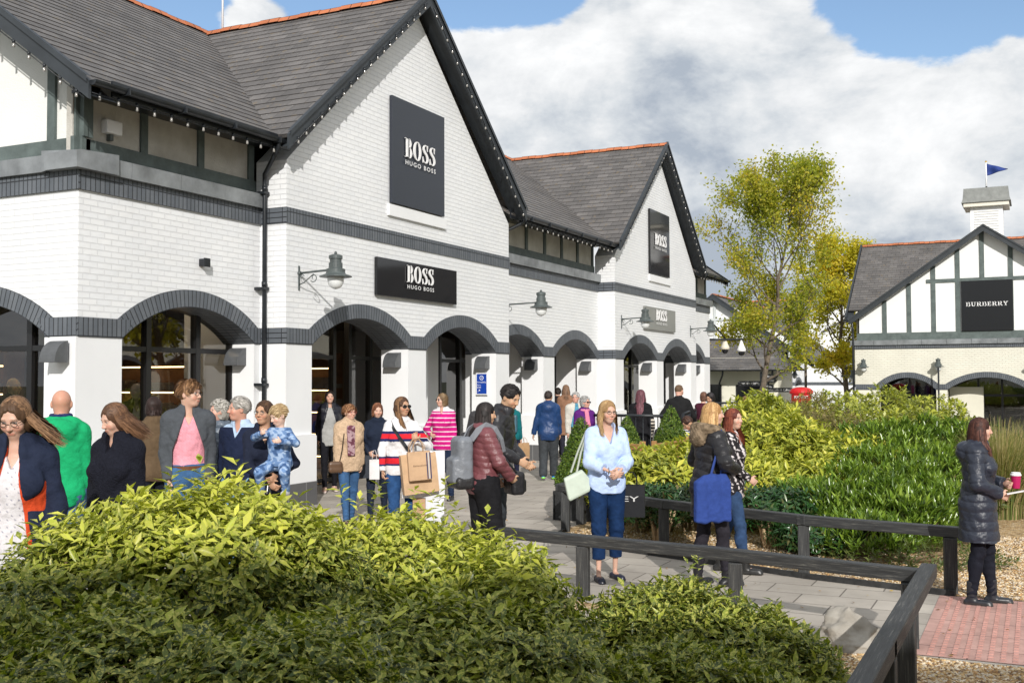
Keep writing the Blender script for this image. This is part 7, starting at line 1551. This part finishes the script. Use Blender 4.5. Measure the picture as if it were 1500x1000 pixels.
# 9 toddler
cp = ground_at(410, 9.35)
f = Fig('blond toddler in blue camouflage tracksuit held on the hip of the woman with glasses', 410, 595, 9.35, face=-25, head=-60, near=True, female=False, bust=0, skin='pale', seat=.55, pos=(cp.x, cp.y, 0), z0=.87, child=True, hands=((.20, .30, .98), (-.16, .30, .86)), elbows=((1, -.5, -.4), (-1, -.6, -.4)), feet=None, hpitch=22, group='shoppers')
for i, ft in enumerate(((.25, .12, .10), (-.17, .14, .11))): k_, a_ = ik(f.hip[i], ft, .30, .30, (.4 * (1 - 2 * i), 1, .2)); f.knee[i] = k_; f.ank[i] = a_; f.thigh[i] = [cap(f.hip[i], k_, .085, .06, k=.03)]; f.calf[i] = [cap(k_, a_, .058, .042, k=.03)]
f.hs = 1.36; f.h = .012; f.hf = .008; f.ho = f.ho + np.array((0, 0, .035)); f.body(brow=(.4, .28, .16))
CAMO = lambda g, V_, c: np.where(wob(V_, 38, 4)[:, None] > .18, np.array([[.05, .10, .22]]), np.where(wob(V_, 45, 9)[:, None] < -.3, np.array([[.30, .40, .56]]), c))
f.top('sweatshirt', (.13, .22, .40), hem=.90, inf=.032, neck=1.49, colf=CAMO, loose=.02); f.legs('joggers', (.13, .22, .40), inf=.022, colf=CAMO, rise=1.0)
for i in (0, 1): a_ = f.ank[i]; V_, F_ = solidify([cap(a_ + (0, -.03, -.05), a_ + (0, .10, -.055), .05, .042, k=.02), cap(a_, a_ + (0, 0, -.05), .045, k=.03)], .012); f.put('shoe', V_, F_, m_leather, np.tile((.5, .52, .55), (len(V_), 1)))
f.hair('short', (.38, .26, .13), (.62, .46, .26), vol=1.1, fringe=1, seed=9)
# 10 entry woman
f = Fig('woman with black open jacket, grey top and black leggings stepping out of the doorway', 483, 571, 18.2, face=5, skin='fair', hands=((.22, .0, .90), (-.22, .0, .90))).body()
f.top('grey_top', (.34, .34, .33), hem=.80, inf=.016, loose=.015, neck=1.46); f.top('jacket', (.012, .013, .02), hem=.80, inf=.034, loose=.035, open_=.13, collar=.06, hood=1, quilt=.1, m_=m_puff); f.legs('leggings', (.01, .01, .013), inf=.006); f.shoes((.45, .28, .22), (.6, .5, .45)); f.hair('bob', (.02, .014, .012), seed=10, vol=.7)
# 11 fur coat
f = Fig('short red haired woman in beige fur jacket with patterned scarf and blue jeans', 511, 592, 14.0, face=22, head=38, near=True, skin='fair', hands=((.20, .05, .88), (-.20, .02, .86)), stride=.14, build=1.04).body(brow=(.25, .13, .07))
f.top('fur_jacket', (.50, .36, .24), hem=.80, inf=.05, loose=.045, m_=m_fur, fold=.008, collar=.02, arm=.036); f.legs('jeans', (.04, .095, .20), inf=.009); f.shoes((.05, .03, .02)); f.hair('short', (.20, .09, .04), (.42, .22, .11), vol=1.6, fringe=1, seed=11); f.glasses(col=(.35, .03, .03))
SC = lambda V_: np.where(wob(V_, 60, 2)[:, None] > .1, np.array([[.13, .045, .065]]), np.array([[.36, .24, .26]]))
V_, F_ = solidify([cap(f.tp(math.cos(a) * .075, math.sin(a) * .07, 1.50), f.tp(math.cos(a + .6) * .075, math.sin(a + .6) * .07, 1.49), .030, k=.02) for a in np.arange(0, 6.3, .6)] + [rbox((.03, .175, 1.24), (.055, .022, .22), .018, k=.03), rbox((.05, .165, 1.33), (.04, .03, .12), .02, k=.03)], .009, disp=lambda P: .003 * np.sin(P[:, 0] * 130)); f.put('scarf', V_, F_, m_cloth, SC(V_))
e = vol_bag('handbag', 'small brown shoulder bag at the hip of the woman in the fur jacket', f, [cap((.19, .12, .90), (.30, .10, .90), .05, sc=(1, .6, 1), k=.02), cap((.18, .12, .83), (.30, .10, .83), .05, sc=(1, .6, 1), k=.02)], (.10, .055, .03), m_leather); tubes(f, e, 'strap', [(.19, .12, .93), (.17, .16, 1.1), (.14, .17, 1.35)], .006, m_lens)
# 12 companion behind the striped sweater
f = Fig('brown haired woman in dark navy jacket half hidden behind the striped sweater woman', 553, 589, 14.6, face=-5, head=12, skin='fair', hpitch=10, hands=((.10, .22, 1.02), (-.10, .22, 1.02)), elbows=((1, -.5, -.4), (-1, -.5, -.4))).body(brow=(.2, .1, .06))
f.top('jacket', (.012, .018, .035), hem=.84, inf=.022, loose=.02, collar=.04); f.legs('trousers', (.015, .02, .035)); f.shoes(); f.hair('bob', (.16, .06, .03), (.34, .15, .08), seed=12, vol=.9)
paper_bag('shopping_bag', 'small white patterned bag carried by the half hidden brown haired woman', f, (.02, .26, .92), .13, .07, .26, (.62, .60, .60), text=None)
paper_bag('shopping_bag', 'black carrier bag with pink trim beside the half hidden woman', f, (.17, .2, .98), .22, .10, .30, (.03, .035, .045), handle=.1)
# 13 striped sweater
f = Fig('woman with sunglasses and long brown hair in a white, red and navy striped sweater', 588, 580, 11.9, face=6, head=38, near=True, skin='tan', hands=((.26, .14, .92), (-.13, .24, 1.26)), elbows=((.8, -.8, 0), (-1.1, -.2, -1)), thumbs=(None, (-.3, 0, 1)), curl=(70, 80), stride=.16, handdir=(None, (.1, -.1, 1))).body()
def STR(g, V_, c):
    z = g[:, 2:3]; nav, red, wht = np.array([[.015, .022, .09]]), np.array([[.62, .02, .03]]), np.array([[.68, .67, .68]]); o = np.tile(wht, (len(g), 1))
    arm = (np.abs(g[:, :1]) > .19) | (g[:, 1:2] > .17)
    for z0, z1, k in ((1.34, 1.37, nav), (1.285, 1.34, red), (1.25, 1.285, nav), (1.065, 1.085, nav), (1.00, 1.065, red), (.98, 1.00, nav)): o = np.where((z > z0) & (z < z1), k, o)
    return o
f.top('striped_sweater', (.68, .67, .68), hem=.88, inf=.020, loose=.018, collar=.03, colf=STR, fold=.005); f.legs('jeans', (.022, .065, .17), inf=.008); f.shoes((.04, .03, .03)); f.hair('long', (.09, .045, .025), (.32, .18, .09), length=.34, wind=(-.28, .05, 0), seed=13, part=1); f.glasses(sun=True, w=.027)
e = f.attach('crossbody_strap', 'dark crossbody bag strap over the striped sweater', 'bag strap', (0, .12, 1.2)); flatstrap(f, e, 'strap_band', [f.tp(.12, .02, 1.475), f.tp(.10, .115, 1.40), f.tp(.04, .165, 1.30), f.tp(-.03, .165, 1.20), f.tp(-.10, .145, 1.10), f.tp(-.17, .09, 1.0)], .035, m_black)
paper_bag('shopping_bag', 'large brown paper carrier on the forearm of the striped sweater woman', f, (-.15, .25, 1.12), .38, .14, .42, (.52, .35, .21), rz=184, tilt=-6, handle=.16)
paper_bag('shopping_bag', 'smaller brown paper bag with dark ribbon in front of the large carrier', f, (-.15, .36, 1.15), .24, .09, .30, (.50, .33, .20), rz=182, tilt=-4, handle=.12, stripe=((.02, .03, .10), (.5, .5, .5), (.02, .03, .10)), text=('Selection', .016, (.12, .07, .04)))
paper_bag('shopping_bag', 'white plastic carrier behind the brown paper bags of the striped sweater woman', f, (-.24, .12, 1.14), .46, .12, .50, (.66, .67, .70), rz=-8, handle=.14)
paper_bag('shopping_bag', 'long brown paper bag hanging lowest beside the striped sweater woman', f, (-.24, .10, .66), .24, .10, .36, (.42, .27, .16), handle=.2)
paper_bag('shopping_bag', 'long white carrier hanging low beside the brown bags', f, (-.36, .14, .70), .2, .1, .40, (.62, .63, .66), handle=.2)
# 14 magenta stripes
f = Fig('woman in magenta and white striped rugby top, sunglasses and navy trousers', 649, 575, 16.8, face=-22, head=-58, near=True, skin='fair', build=1.1, hands=((.14, .20, 1.10), (-.24, .02, .88)), elbows=((1, -.5, -.6), (-.5, -1, 0))).body()
f.top('striped_rugby_top', (.48, .01, .17), hem=.84, inf=.026, loose=.025, collar=.04, vneck=.03, colf=lambda g, V_, c: np.where((np.mod(g[:, 2:3], .075) < .015) & (g[:, 2:3] < 1.44), np.array([[.7, .55, .62]]), np.where((g[:, 2:3] > 1.465), np.array([[.7, .68, .7]]), c))); f.legs('trousers', (.015, .025, .055), inf=.012); f.shoes(); f.hair('bob', (.16, .10, .05), (.36, .25, .14), seed=14, vol=.8); f.glasses(sun=True)
vol_bag('handbag', 'tan shoulder bag held by the woman in the magenta striped top', f, [cap((.20, .17, 1.02), (.24, .10, 1.02), .06, sc=(.7, 1, 1.3), k=.02)], (.30, .15, .08), m_leather)
# 15 tall man in black
f = Fig('tall young man with short black hair in black jacket bending over his companion', 722, 560, 11.0, face=75, head=52, near=True, female=False, skin='asian', lean=12, hpitch=26, hands=((.16, .30, 1.02), (-.14, .30, .98)), elbows=((.8, -.8, -.3), (-.8, -.8, -.3)), stride=.05, build=1.05).body(brow=(.02, .015, .012))
f.top('jacket', (.018, .018, .021), hem=.82, inf=.03, loose=.03, collar=.06, fold=.007, m_=m_puff); f.legs('trousers', (.035, .04, .045), inf=.018, wide=.03); f.shoes(); f.hair('short', (.012, .010, .010), (.035, .03, .028), vol=.9, seed=15)
kwb = dict(R_=f.T, o=f.P0 - f.T @ np.array((0, 0, .93)), k=.03); e = vol_bag('backpack', 'black rucksack with red piping on the back of the tall young man', f, [rbox((0, -.22, 1.20), (.16, .095, .25), .06, **kwb), rbox((0, -.32, 1.10), (.12, .05, .12), .04, **kwb)], (.03, .028, .03), m_puff)
tubes(f, e, 'red_piping', [f.tp(-.17, -.16, 1.42), f.tp(-.20, -.20, 1.25), f.tp(-.20, -.22, 1.0)], .008, mat('red_piping', (.5, .02, .02), .5))
# 16 woman with long black hair
f = Fig('woman with very long straight black hair in a maroon puffer jacket', 708, 588, 10.35, face=112, head=100, near=True, skin='asian', hpitch=8, hands=((.15, .24, 1.0), (-.15, .20, .96)), elbows=((.9, -.7, 0), (-.9, -.7, 0)), stride=.05).body()
f.top('puffer_jacket', (.155, .050, .058), hem=.86, inf=.040, loose=.03, collar=.055, quilt=.062, m_=m_puff, arm=.030); f.legs('trousers', (.012, .012, .014), inf=.035, wide=.05); f.shoes(); f.hair('long', (.012, .009, .009), (.05, .042, .04), length=.46, seed=16, front_locks=1, vol=.9)
kwb = dict(R_=f.T, o=f.P0 - f.T @ np.array((0, 0, .93)), k=.03)
e = vol_bag('backpack', 'two tone grey backpack on the woman in the maroon puffer', f, [rbox((0, -.235, 1.18), (.145, .085, .24), .06, **kwb), rbox((0, -.315, 1.08), (.115, .055, .13), .035, **kwb)], (.17, .185, .21), m_puff, disp=lambda P: .004 * wob(P, 28, 3))
V_, F_ = solidify([rbox((0, -.245, .96), (.150, .098, .065), .04, **kwb)], .01, disp=lambda P: .003 * wob(P, 30, 1)); into(f, e, (V_, F_), 'dark_base', m_puff, (.02, .02, .022))
for sd in (1, -1): flatstrap(f, e, 'shoulder_strap', [f.tp(sd * .10, -.17, 1.38), f.tp(sd * .115, -.10, 1.48), f.tp(sd * .12, -.02, 1.53), f.tp(sd * .125, .07, 1.49), f.tp(sd * .13, .14, 1.38), f.tp(sd * .135, .165, 1.26)], .06, mat('grey_webbing', (.17, .18, .20), .7), t=.014)
e = vol_bag('camera_bag', 'black padded bag held in front of the couple in black and maroon', f, [rbox((0, .34, .93), (.13, .075, .12), .04, k=.02), rbox((0, .42, .90), (.08, .03, .07), .025, k=.015)], (.014, .014, .016), m_puff)
tubes(f, e, 'strap', [(.08, .36, 1.0), (.16, .25, 1.1), (.17, .12, 1.25)], .01, m_black)
# 17 teal jacket
f = Fig('woman from behind in teal jacket and navy trousers with yellow pocket patches', 749, 583, 20.2, face=172, skin='fair', stride=.16, hands=((.23, .06, .86), (-.20, .1, .95))).body()
f.top('jacket', (.008, .12, .135), hem=.88, inf=.026, loose=.02, collar=.05); f.legs('trousers', (.02, .022, .05), inf=.014, colf=lambda g, V_, c: np.where((((np.abs(V_[:, :1]) - .08) / .045) ** 2 + ((V_[:, 2:3] - .91) / .035) ** 2 < 1) & (V_[:, 1:2] < -.05), np.array([[.5, .28, .03]]), c)); f.shoes((.10, .09, .55), (.75, .12, .08)); f.hair('bob', (.035, .025, .022), (.09, .065, .055), seed=17, vol=.6)
e = vol_bag('backpack', 'slate blue square backpack on the woman in teal', f, [rbox(tuple(f.tp(0, -.20, 1.22)), (.15, .08, .19), .03, k=.02)], (.05, .12, .165), m_leather)
tubes(f, e, 'strap', [f.tp(-.08, -.20, 1.40), f.tp(-.02, -.12, 1.52), f.tp(.08, -.20, 1.40)], .012, m_black)
paper_bag('shopping_bag', 'brown paper bag in the hand of the woman in teal', f, (.26, .05, .80), .20, .12, .30, (.48, .30, .16), handle=.1, rz=60)
# 18 blue anorak
f = Fig('man striding away in a blue hooded anorak, grey trousers and neon green shoes', 803, 572, 20.2, face=176, head=168, female=False, skin='tan', stride=.17, build=1.12, hands=((.25, .14, .90), (-.34, .03, .90))).body()
f.top('anorak', (.012, .042, .13), hem=.80, inf=.036, loose=.03, collar=.05, hood=1, fold=.008, m_=m_puff); f.legs('trousers', (.045, .05, .055), inf=.02, wide=.02); f.shoes((.01, .12, .42), (.25, .75, .05)); f.hair('short', (.03, .022, .02), (.08, .06, .05), vol=.5, seed=18)
# 19, 20, others near the pier
f = Fig('older man with glasses in cream jacket behind the woman in purple', 843, 574, 21.5, face=15, head=-15, female=False, skin='pink', **HANG).body(); f.top('shirt', (.08, .25, .36), hem=.9, inf=.012, collar=.03); f.top('cream_jacket', (.52, .50, .45), hem=.62, inf=.03, loose=.02, open_=.12, collar=.03); f.legs('trousers', (.02, .02, .03)); f.shoes(); f.hair('short', (.35, .34, .33), (.55, .54, .52), seed=19); f.glasses()
f = Fig('grey haired woman with sunglasses in purple fleece and pink scarf', 856, 580, 18.6, face=18, head=52, skin='pink', build=1.12, stride=.05, **HANG).body(); f.top('purple_fleece', (.09, .015, .15), hem=.82, inf=.032, loose=.02, collar=.05); f.legs('trousers', (.02, .02, .03)); f.shoes(); f.hair('curly', (.34, .33, .32), (.55, .54, .52), seed=20); f.glasses(sun=True)
V_, F_ = solidify([cap(f.tp(math.cos(a) * .075, math.sin(a) * .07, 1.50), f.tp(math.cos(a + .6) * .075, math.sin(a + .6) * .07, 1.49), .032, k=.02) for a in np.arange(0, 6.3, .6)] + [cap(f.tp(.0, .13, 1.46), f.tp(-.02, .17, 1.22), .045, .05, sc=(1, .4, 1), k=.02)], .014); f.put('scarf', V_, F_, m_cloth, np.tile((.60, .20, .30), (len(V_), 1)))
f = Fig('brown haired woman in tan coat entering under the recessed arches', 829, 563, 25.0, face=185, skin='fair', **HANG).body(); f.top('tan_coat', (.24, .13, .08), hem=.6, inf=.03, loose=.02, collar=.04); f.legs('trousers', (.02, .02, .03)); f.shoes(); f.hair('long', (.14, .08, .05), (.26, .15, .09), length=.25, seed=21)
f = Fig('man in black standing in shade under the recessed arch', 817, 568, 26.0, face=190, female=False, skin='fair', **HANG).body(); f.top('jacket', (.012, .012, .014), hem=.82, inf=.03, collar=.04); f.legs('trousers', (.02, .02, .02)); f.shoes(); f.hair('short', (.02, .015, .012), seed=22)
# 22 blue shirt
f = Fig('blonde woman in pale blue shirt and navy cropped trousers with clasped hands', 887, 585, 10.15, face=20, head=30, near=True, skin='fair', hands=((.045, .265, 1.075), (-.03, .27, 1.065)), elbows=((1.15, -.75, -.5), (-1.1, -.7, -.5)), thumbs=((0, .2, 1), (0, .2, 1)), curl=(55, 50), hpitch=5, build=1.06, feet=((.11, .07, .085), (-.10, -.04, .085)), neckf=.02).body(brow=(.22, .14, .08))
f.top('pale_blue_shirt', (.46, .58, .84), hem=.86, inf=.022, loose=.016, collar=.04, vneck=.065, sleeve=.82, fold=.0055, arm=.024, colf=lambda g, V_, c: c * np.where((np.abs(g[:, :1]) < .002) & (g[:, 1:2] > .05), .8, 1.0)); f.legs('trousers', (.008, .026, .080), inf=.014, hem=.14, wide=.008); f.shoes((.012, .015, .035), (.01, .01, .02), low=1)
f.hair('long', (.36, .22, .10), (.62, .43, .22), length=.25, seed=24, vol=1.0); f.glasses(w=.021)
Rb = rotm((0, 0, 1), -12) @ rotm((0, 1, 0), 26); e = f.attach('handbag', 'pale mint shoulder bag under the arm of the blonde in the blue shirt', 'bag', (.36, -.04, .78)); mb = MB()
Q = lambda x, y, z: tuple((Rb @ np.array((x, y, z)) + (.335, -.04, 1.04)) * f.S)
lv = [(.100, .028, 0), (.108, .038, -.03), (.150, .055, -.20), (.142, .050, -.225)]
for (a0_, b0_, z0_), (a1_, b1_, z1_) in zip(lv[:-1], lv[1:]):
    c0_, c1_ = [(-a0_, -b0_), (a0_, -b0_), (a0_, b0_), (-a0_, b0_)], [(-a1_, -b1_), (a1_, -b1_), (a1_, b1_), (-a1_, b1_)]
    for q_ in range(4): r_ = (q_ + 1) % 4; mb.poly([Q(*c0_[q_], z0_), Q(*c0_[r_], z0_), Q(*c1_[r_], z1_), Q(*c1_[q_], z1_)])
mb.poly([Q(x, y, 0) for x, y in ((-.100, -.028), (.100, -.028), (.100, .028), (-.100, .028))]); mb.poly([Q(x, y, -.225) for x, y in ((-.142, -.050), (.142, -.050), (.142, .050), (-.142, .050))])
o = into(f, e, mb, 'bag_body', mat('mint_bag', (.46, .53, .45), .4, nscale=10, namt=.08), merge=True); bv = o.modifiers.new('b', 'BEVEL'); bv.width = .012; bv.segments = 3
tubes(f, e, 'handle', [(.30, -.02, 1.05), (.25, -.03, 1.25), (.185, .0, 1.46)], .010, mat('mint_leather', (.40, .44, .38), .4)); tubes(f, e, 'handle', [(.34, -.08, 1.05), (.27, -.07, 1.25), (.185, -.05, 1.46)], .010, MATS['mint_leather'])
mb = MB(); w_ = f.wri[0]; mb.tube([tuple((w_ - unit(w_ - f.elb[0]) * .03 + q_) * f.S) for q_ in [(.0, .03, .0), (0, .0, .032), (0, -.03, 0), (0, 0, -.032), (0, .03, 0)]], .006, 6); mb.build('watch', mat('silver', (.6, .6, .6), .3, metal=1), f.root, merge=False)
p = ground_at(920, 10.6); 
# black gift bag behind her
f2 = f; paper_bag('shopping_bag', 'glossy black carrier with white letters behind the woman in the blue shirt', f2, (-.33, -.18, .90), .26, .12, .30, (.012, .013, .016), handle=.12, text=('EY', .05, (.6, .6, .6)), rz=155)
# 23 burgundy hair
f = Fig('woman from behind with long burgundy hair in a black cape with striped sleeves', 938, 570, 19.0, face=172, skin='fair', hands=((.22, .06, .98), (-.22, .06, .98)), stride=.06).body()
f.top('cape', (.010, .010, .012), hem=.72, inf=.035, loose=.05, collar=.03, fold=.01, colf=lambda g, V_, c: np.where((np.abs(g[:, :1]) > .20) & (g[:, 2:3] < 1.22) & (np.mod(g[:, 2:3], .06) < .026), np.array([[.55, .50, .42]]), c)); f.legs('leggings', (.01, .01, .012), inf=.008); f.shoes(boot=.2); f.hair('long', (.07, .02, .028), (.20, .08, .10), length=.40, seed=25, vol=1.1)
vol_bag('handbag', 'black handbag with white tag at the elbow of the woman in the cape', f, [cap((.30, .10, .98), (.30, -.06, .98), .07, sc=(.6, 1, 1), k=.03), cap((.30, .10, .86), (.30, -.06, .86), .08, sc=(.6, 1, 1), k=.03)], (.012, .012, .015), m_leather)
# 24 man black shirt
f = Fig('man from behind in black shirt with short fair hair beyond the railing', 994, 563, 20.6, face=170, head=150, female=False, skin='pink', build=1.12, hpitch=15, hands=((.28, .18, .95), (-.30, .05, .95)), elbows=((1, -.7, 0), (-1, -.7, 0))).body(); f.top('black_shirt', (.014, .014, .015), hem=.86, inf=.024, loose=.02, collar=.03); f.legs('trousers', (.02, .022, .03), inf=.015); f.shoes(); f.hair('crop', (.16, .10, .06), (.26, .17, .1), vol=.2, seed=26)
# 26 couple behind
f = Fig('dark haired woman in maroon top standing behind the blonde walker', 1041, 574, 20.5, face=-10, head=-40, skin='tan', hpitch=20, **HANG).body(); f.top('maroon_top', (.09, .012, .03), hem=.86, inf=.022); f.legs('trousers', (.02, .02, .03)); f.shoes(); f.hair('bob', (.015, .012, .012), (.05, .045, .05), seed=27)
f = Fig('brown haired person in maroon at the railing left of the dark haired woman', 1030, 573, 22.5, face=150, skin='fair', **HANG).body(); f.top('maroon_jacket', (.07, .015, .03), hem=.84, inf=.026); f.legs('trousers', (.02, .02, .03)); f.shoes(); f.hair('bob', (.12, .06, .04), seed=28, vol=.4)
# 25, 29 seated
f = Fig('seated woman in navy striped top with sunglasses pushed up on the wooden bench', 1004, 611, 16.6, face=80, head=40, seat=.98, skin='tan', hpitch=30, hands=((.15, .3, .72), (-.15, .3, .72)), elbows=((1, -.5, 0), (-1, -.5, 0)), group='seated visitors').body(); f.top('striped_top', (.03, .04, .07), hem=.86, inf=.02, collar=.03, colf=lambda g, V_, c: np.where(np.mod(g[:, 2:3], .03) < .012, np.array([[.6, .6, .62]]), c)); f.legs('jeans', (.03, .06, .12)); f.shoes(); f.hair('pony', (.05, .025, .02), (.15, .08, .05), length=.1, seed=29)
f = Fig('seated man in royal blue jacket seen from behind beyond the hedge', 1092, 589, 24.0, face=178, seat=1.12, female=False, skin='ruddy', hands=((.2, .3, .75), (-.2, .3, .75)), group='seated visitors').body(); f.top('blue_jacket', (.02, .035, .15), hem=.86, inf=.03, collar=.04); f.legs('trousers', (.02, .02, .03)); f.shoes(); f.hair('short', (.16, .07, .04), vol=.3, seed=30)
# 27 blonde with fur hood and tote
f = Fig('blonde woman in black puffer coat with fur hood carrying a blue cloth bag', 1040, 588, 9.85, face=122, head=102, near=True, skin='fair', hands=((.20, .16, 1.12), (-.16, .20, 1.12)), elbows=((.9, -.8, -.2), (-.9, -.8, -.2)), stride=.10, build=1.05).body(brow=(.3, .2, .1))
f.top('puffer_coat', (.014, .0135, .016), hem=.66, inf=.045, flare=.02, collar=.05, quilt=.085, m_=m_puff, arm=.032); f.legs('leggings', (.022, .02, .026), inf=.008); f.shoes((.012, .012, .014), boot=.16)
V_, F_ = solidify([cap(f.tp(math.cos(a) * .13, math.sin(a) * .11 - .03, 1.49 - .03 * math.sin(a)), f.tp(math.cos(a + .5) * .13, math.sin(a + .5) * .11 - .03, 1.49 - .03 * math.sin(a + .5)), .048, k=.02) for a in np.arange(0, 6.3, .5)] + [els(tuple(f.tp(0, -.14, 1.42)), (.12, .07, .09), k=.04)], .009, disp=lambda P: .008 * np.sin(P[:, 0] * 130) * np.sin(P[:, 2] * 120) * np.sin(P[:, 1] * 110)); f.put('fur_hood', V_, F_, m_fur, np.array([[.20, .15, .10]]) * (1 + .5 * wob(V_, 60, 1)[:, None])); f.hair('long', (.42, .23, .09), (.66, .43, .20), length=.36, seed=31, vol=1.0, wind=(.02, -.08, 0)); 
TB = [rbox((.27, -.16, .84), (.045, .19, .20), .03, k=.03), rbox((.265, -.13, 1.02), (.022, .12, .07), .02, k=.08)]
e = vol_bag('tote_bag', 'royal blue cloth tote bag hanging from the shoulder of the blonde in black', f, TB, (.028, .058, .23), m_cloth, disp=lambda P: .007 * np.sin(P[:, 1] * 45 + 5 * P[:, 2]) + .004 * wob(P, 25, 2)); tubes(f, e, 'handle', [(.265, -.18, 1.04), (.225, -.08, 1.27), (.165, -.02, 1.50)], .011, mat('blue_cotton', (.028, .058, .23), .9)); tubes(f, e, 'handle', [(.265, -.06, 1.04), (.235, -.02, 1.27), (.165, .01, 1.50)], .011, MATS['blue_cotton'])
# 28 redhead
f = Fig('red haired woman in black and white floral blouse walking behind the blonde', 1070, 597, 10.5, face=88, head=58, near=True, skin='fair', hands=((.15, .19, 1.02), (-.20, .06, .90)), elbows=((.9, -.8, -.2), (-.6, -1, 0)), stride=.14).body(brow=(.2, .07, .04), lips=(.5, .09, .10))
f.top('floral_blouse', (.02, .018, .02), hem=.80, inf=.024, loose=.02, vneck=.05, collar=.02, colf=lambda g, V_, c: np.where(wob(V_, 75, 3)[:, None] + .5 * wob(V_, 120, 5)[:, None] > .32, np.array([[.60, .56, .56]]), c)); f.legs('jeans', (.03, .06, .13), inf=.008); f.shoes(boot=.1); f.hair('long', (.12, .025, .015), (.30, .085, .045), length=.36, seed=32, vol=1.0)
# 30 right hand woman
f = Fig('woman in long navy puffer coat holding a coffee cup at the right edge', 1430, 610, 9.0, face=88, head=100, near=True, skin='fair', hands=((.11, .19, 1.05), (-.13, .22, 1.13)), elbows=((.9, -.9, -.2), (-.9, -.8, -.4)), thumbs=((0, 0, 1), (0, 0, 1)), curl=(50, 62), feet=((.09, -.07, .085), (-.09, .10, .085)), build=1.04, hpitch=4).body()
def QZ(g, V_, c): return c
f.top('long_puffer_coat', (.022, .027, .042), hem=.60, inf=.040, flare=.035, collar=.05, hood=1, quilt=.09, m_=m_puff, arm=.030, fold=.005); f.legs('leggings', (.012, .013, .02), inf=.010); f.shoes((.018, .02, .026), boot=.13); f.hair('long', (.045, .018, .014), (.13, .055, .04), length=.34, seed=33, vol=.9, front_locks=1)
h0 = f.wri[1]; cpos = np.array((h0[0] + .035, h0[1] + .105, h0[2] - .04)); e = f.attach('coffee_cup', 'magenta takeaway cup with white lid in the hand of the woman at the right edge', 'cup', cpos); c0 = cpos * f.S
mb = MB(); mb.lathe(tuple(c0), [(.028, 0), (.030, .004), (.040, .105)], 20); into(f, e, mb, 'cup_body', mat('magenta_card', (.42, .015, .10), .45)); mb = MB(); mb.lathe(tuple(c0 + (0, 0, .105)), [(.043, 0), (.043, .010), (.037, .014), (.036, .026), (.030, .028)], 20); into(f, e, mb, 'lid', m_white)
h1 = f.wri[0]; e = f.attach('phone', 'white phone or leaflet in the lower hand of the woman at the right edge', 'phone', h1 + (0, .1, .0)); mb = MB(); a_ = (h1 + (-.0, .06, .005)) * f.S; mb.beam(tuple(a_), tuple(a_ + (.0, .125, .03)), .07, .008, up=(0, -.2, 1)); into(f, e, mb, 'case', m_white)
# mannequins behind glass
for px, Y, X, lab, cl in ((18, 10.6, None, 'bald gold mannequin in brown coat behind the far left window', (.03, .022, .015)), (200, None, -11.5, 'dark suited mannequin behind the nearest arch window', (.012, .012, .02))):
    w_ = onY(px, 560, Y) if Y else onX(px, 560, X); D_ = float((w_ - Vector((0, 0, CAM_H))).dot(_F))
    f = Fig(lab, px, 552 if Y else 560, D_, face=35 if Y else 0, female=False, skin=(.62, .45, .2) if Y else (.4, .35, .3), pos=(w_.x, w_.y, 0), group='mannequins in the shop window', cat='mannequin', mannequin=True, **HANG).body(); f.top('shirt', (.5, .5, .5), hem=1.0, inf=.01, sleeve=0, collar=.03, vneck=.05); f.top('suit_jacket', cl, hem=.8, inf=.03, loose=.02, open_=.09, collar=.03); f.legs('trousers', cl); f.shoes()
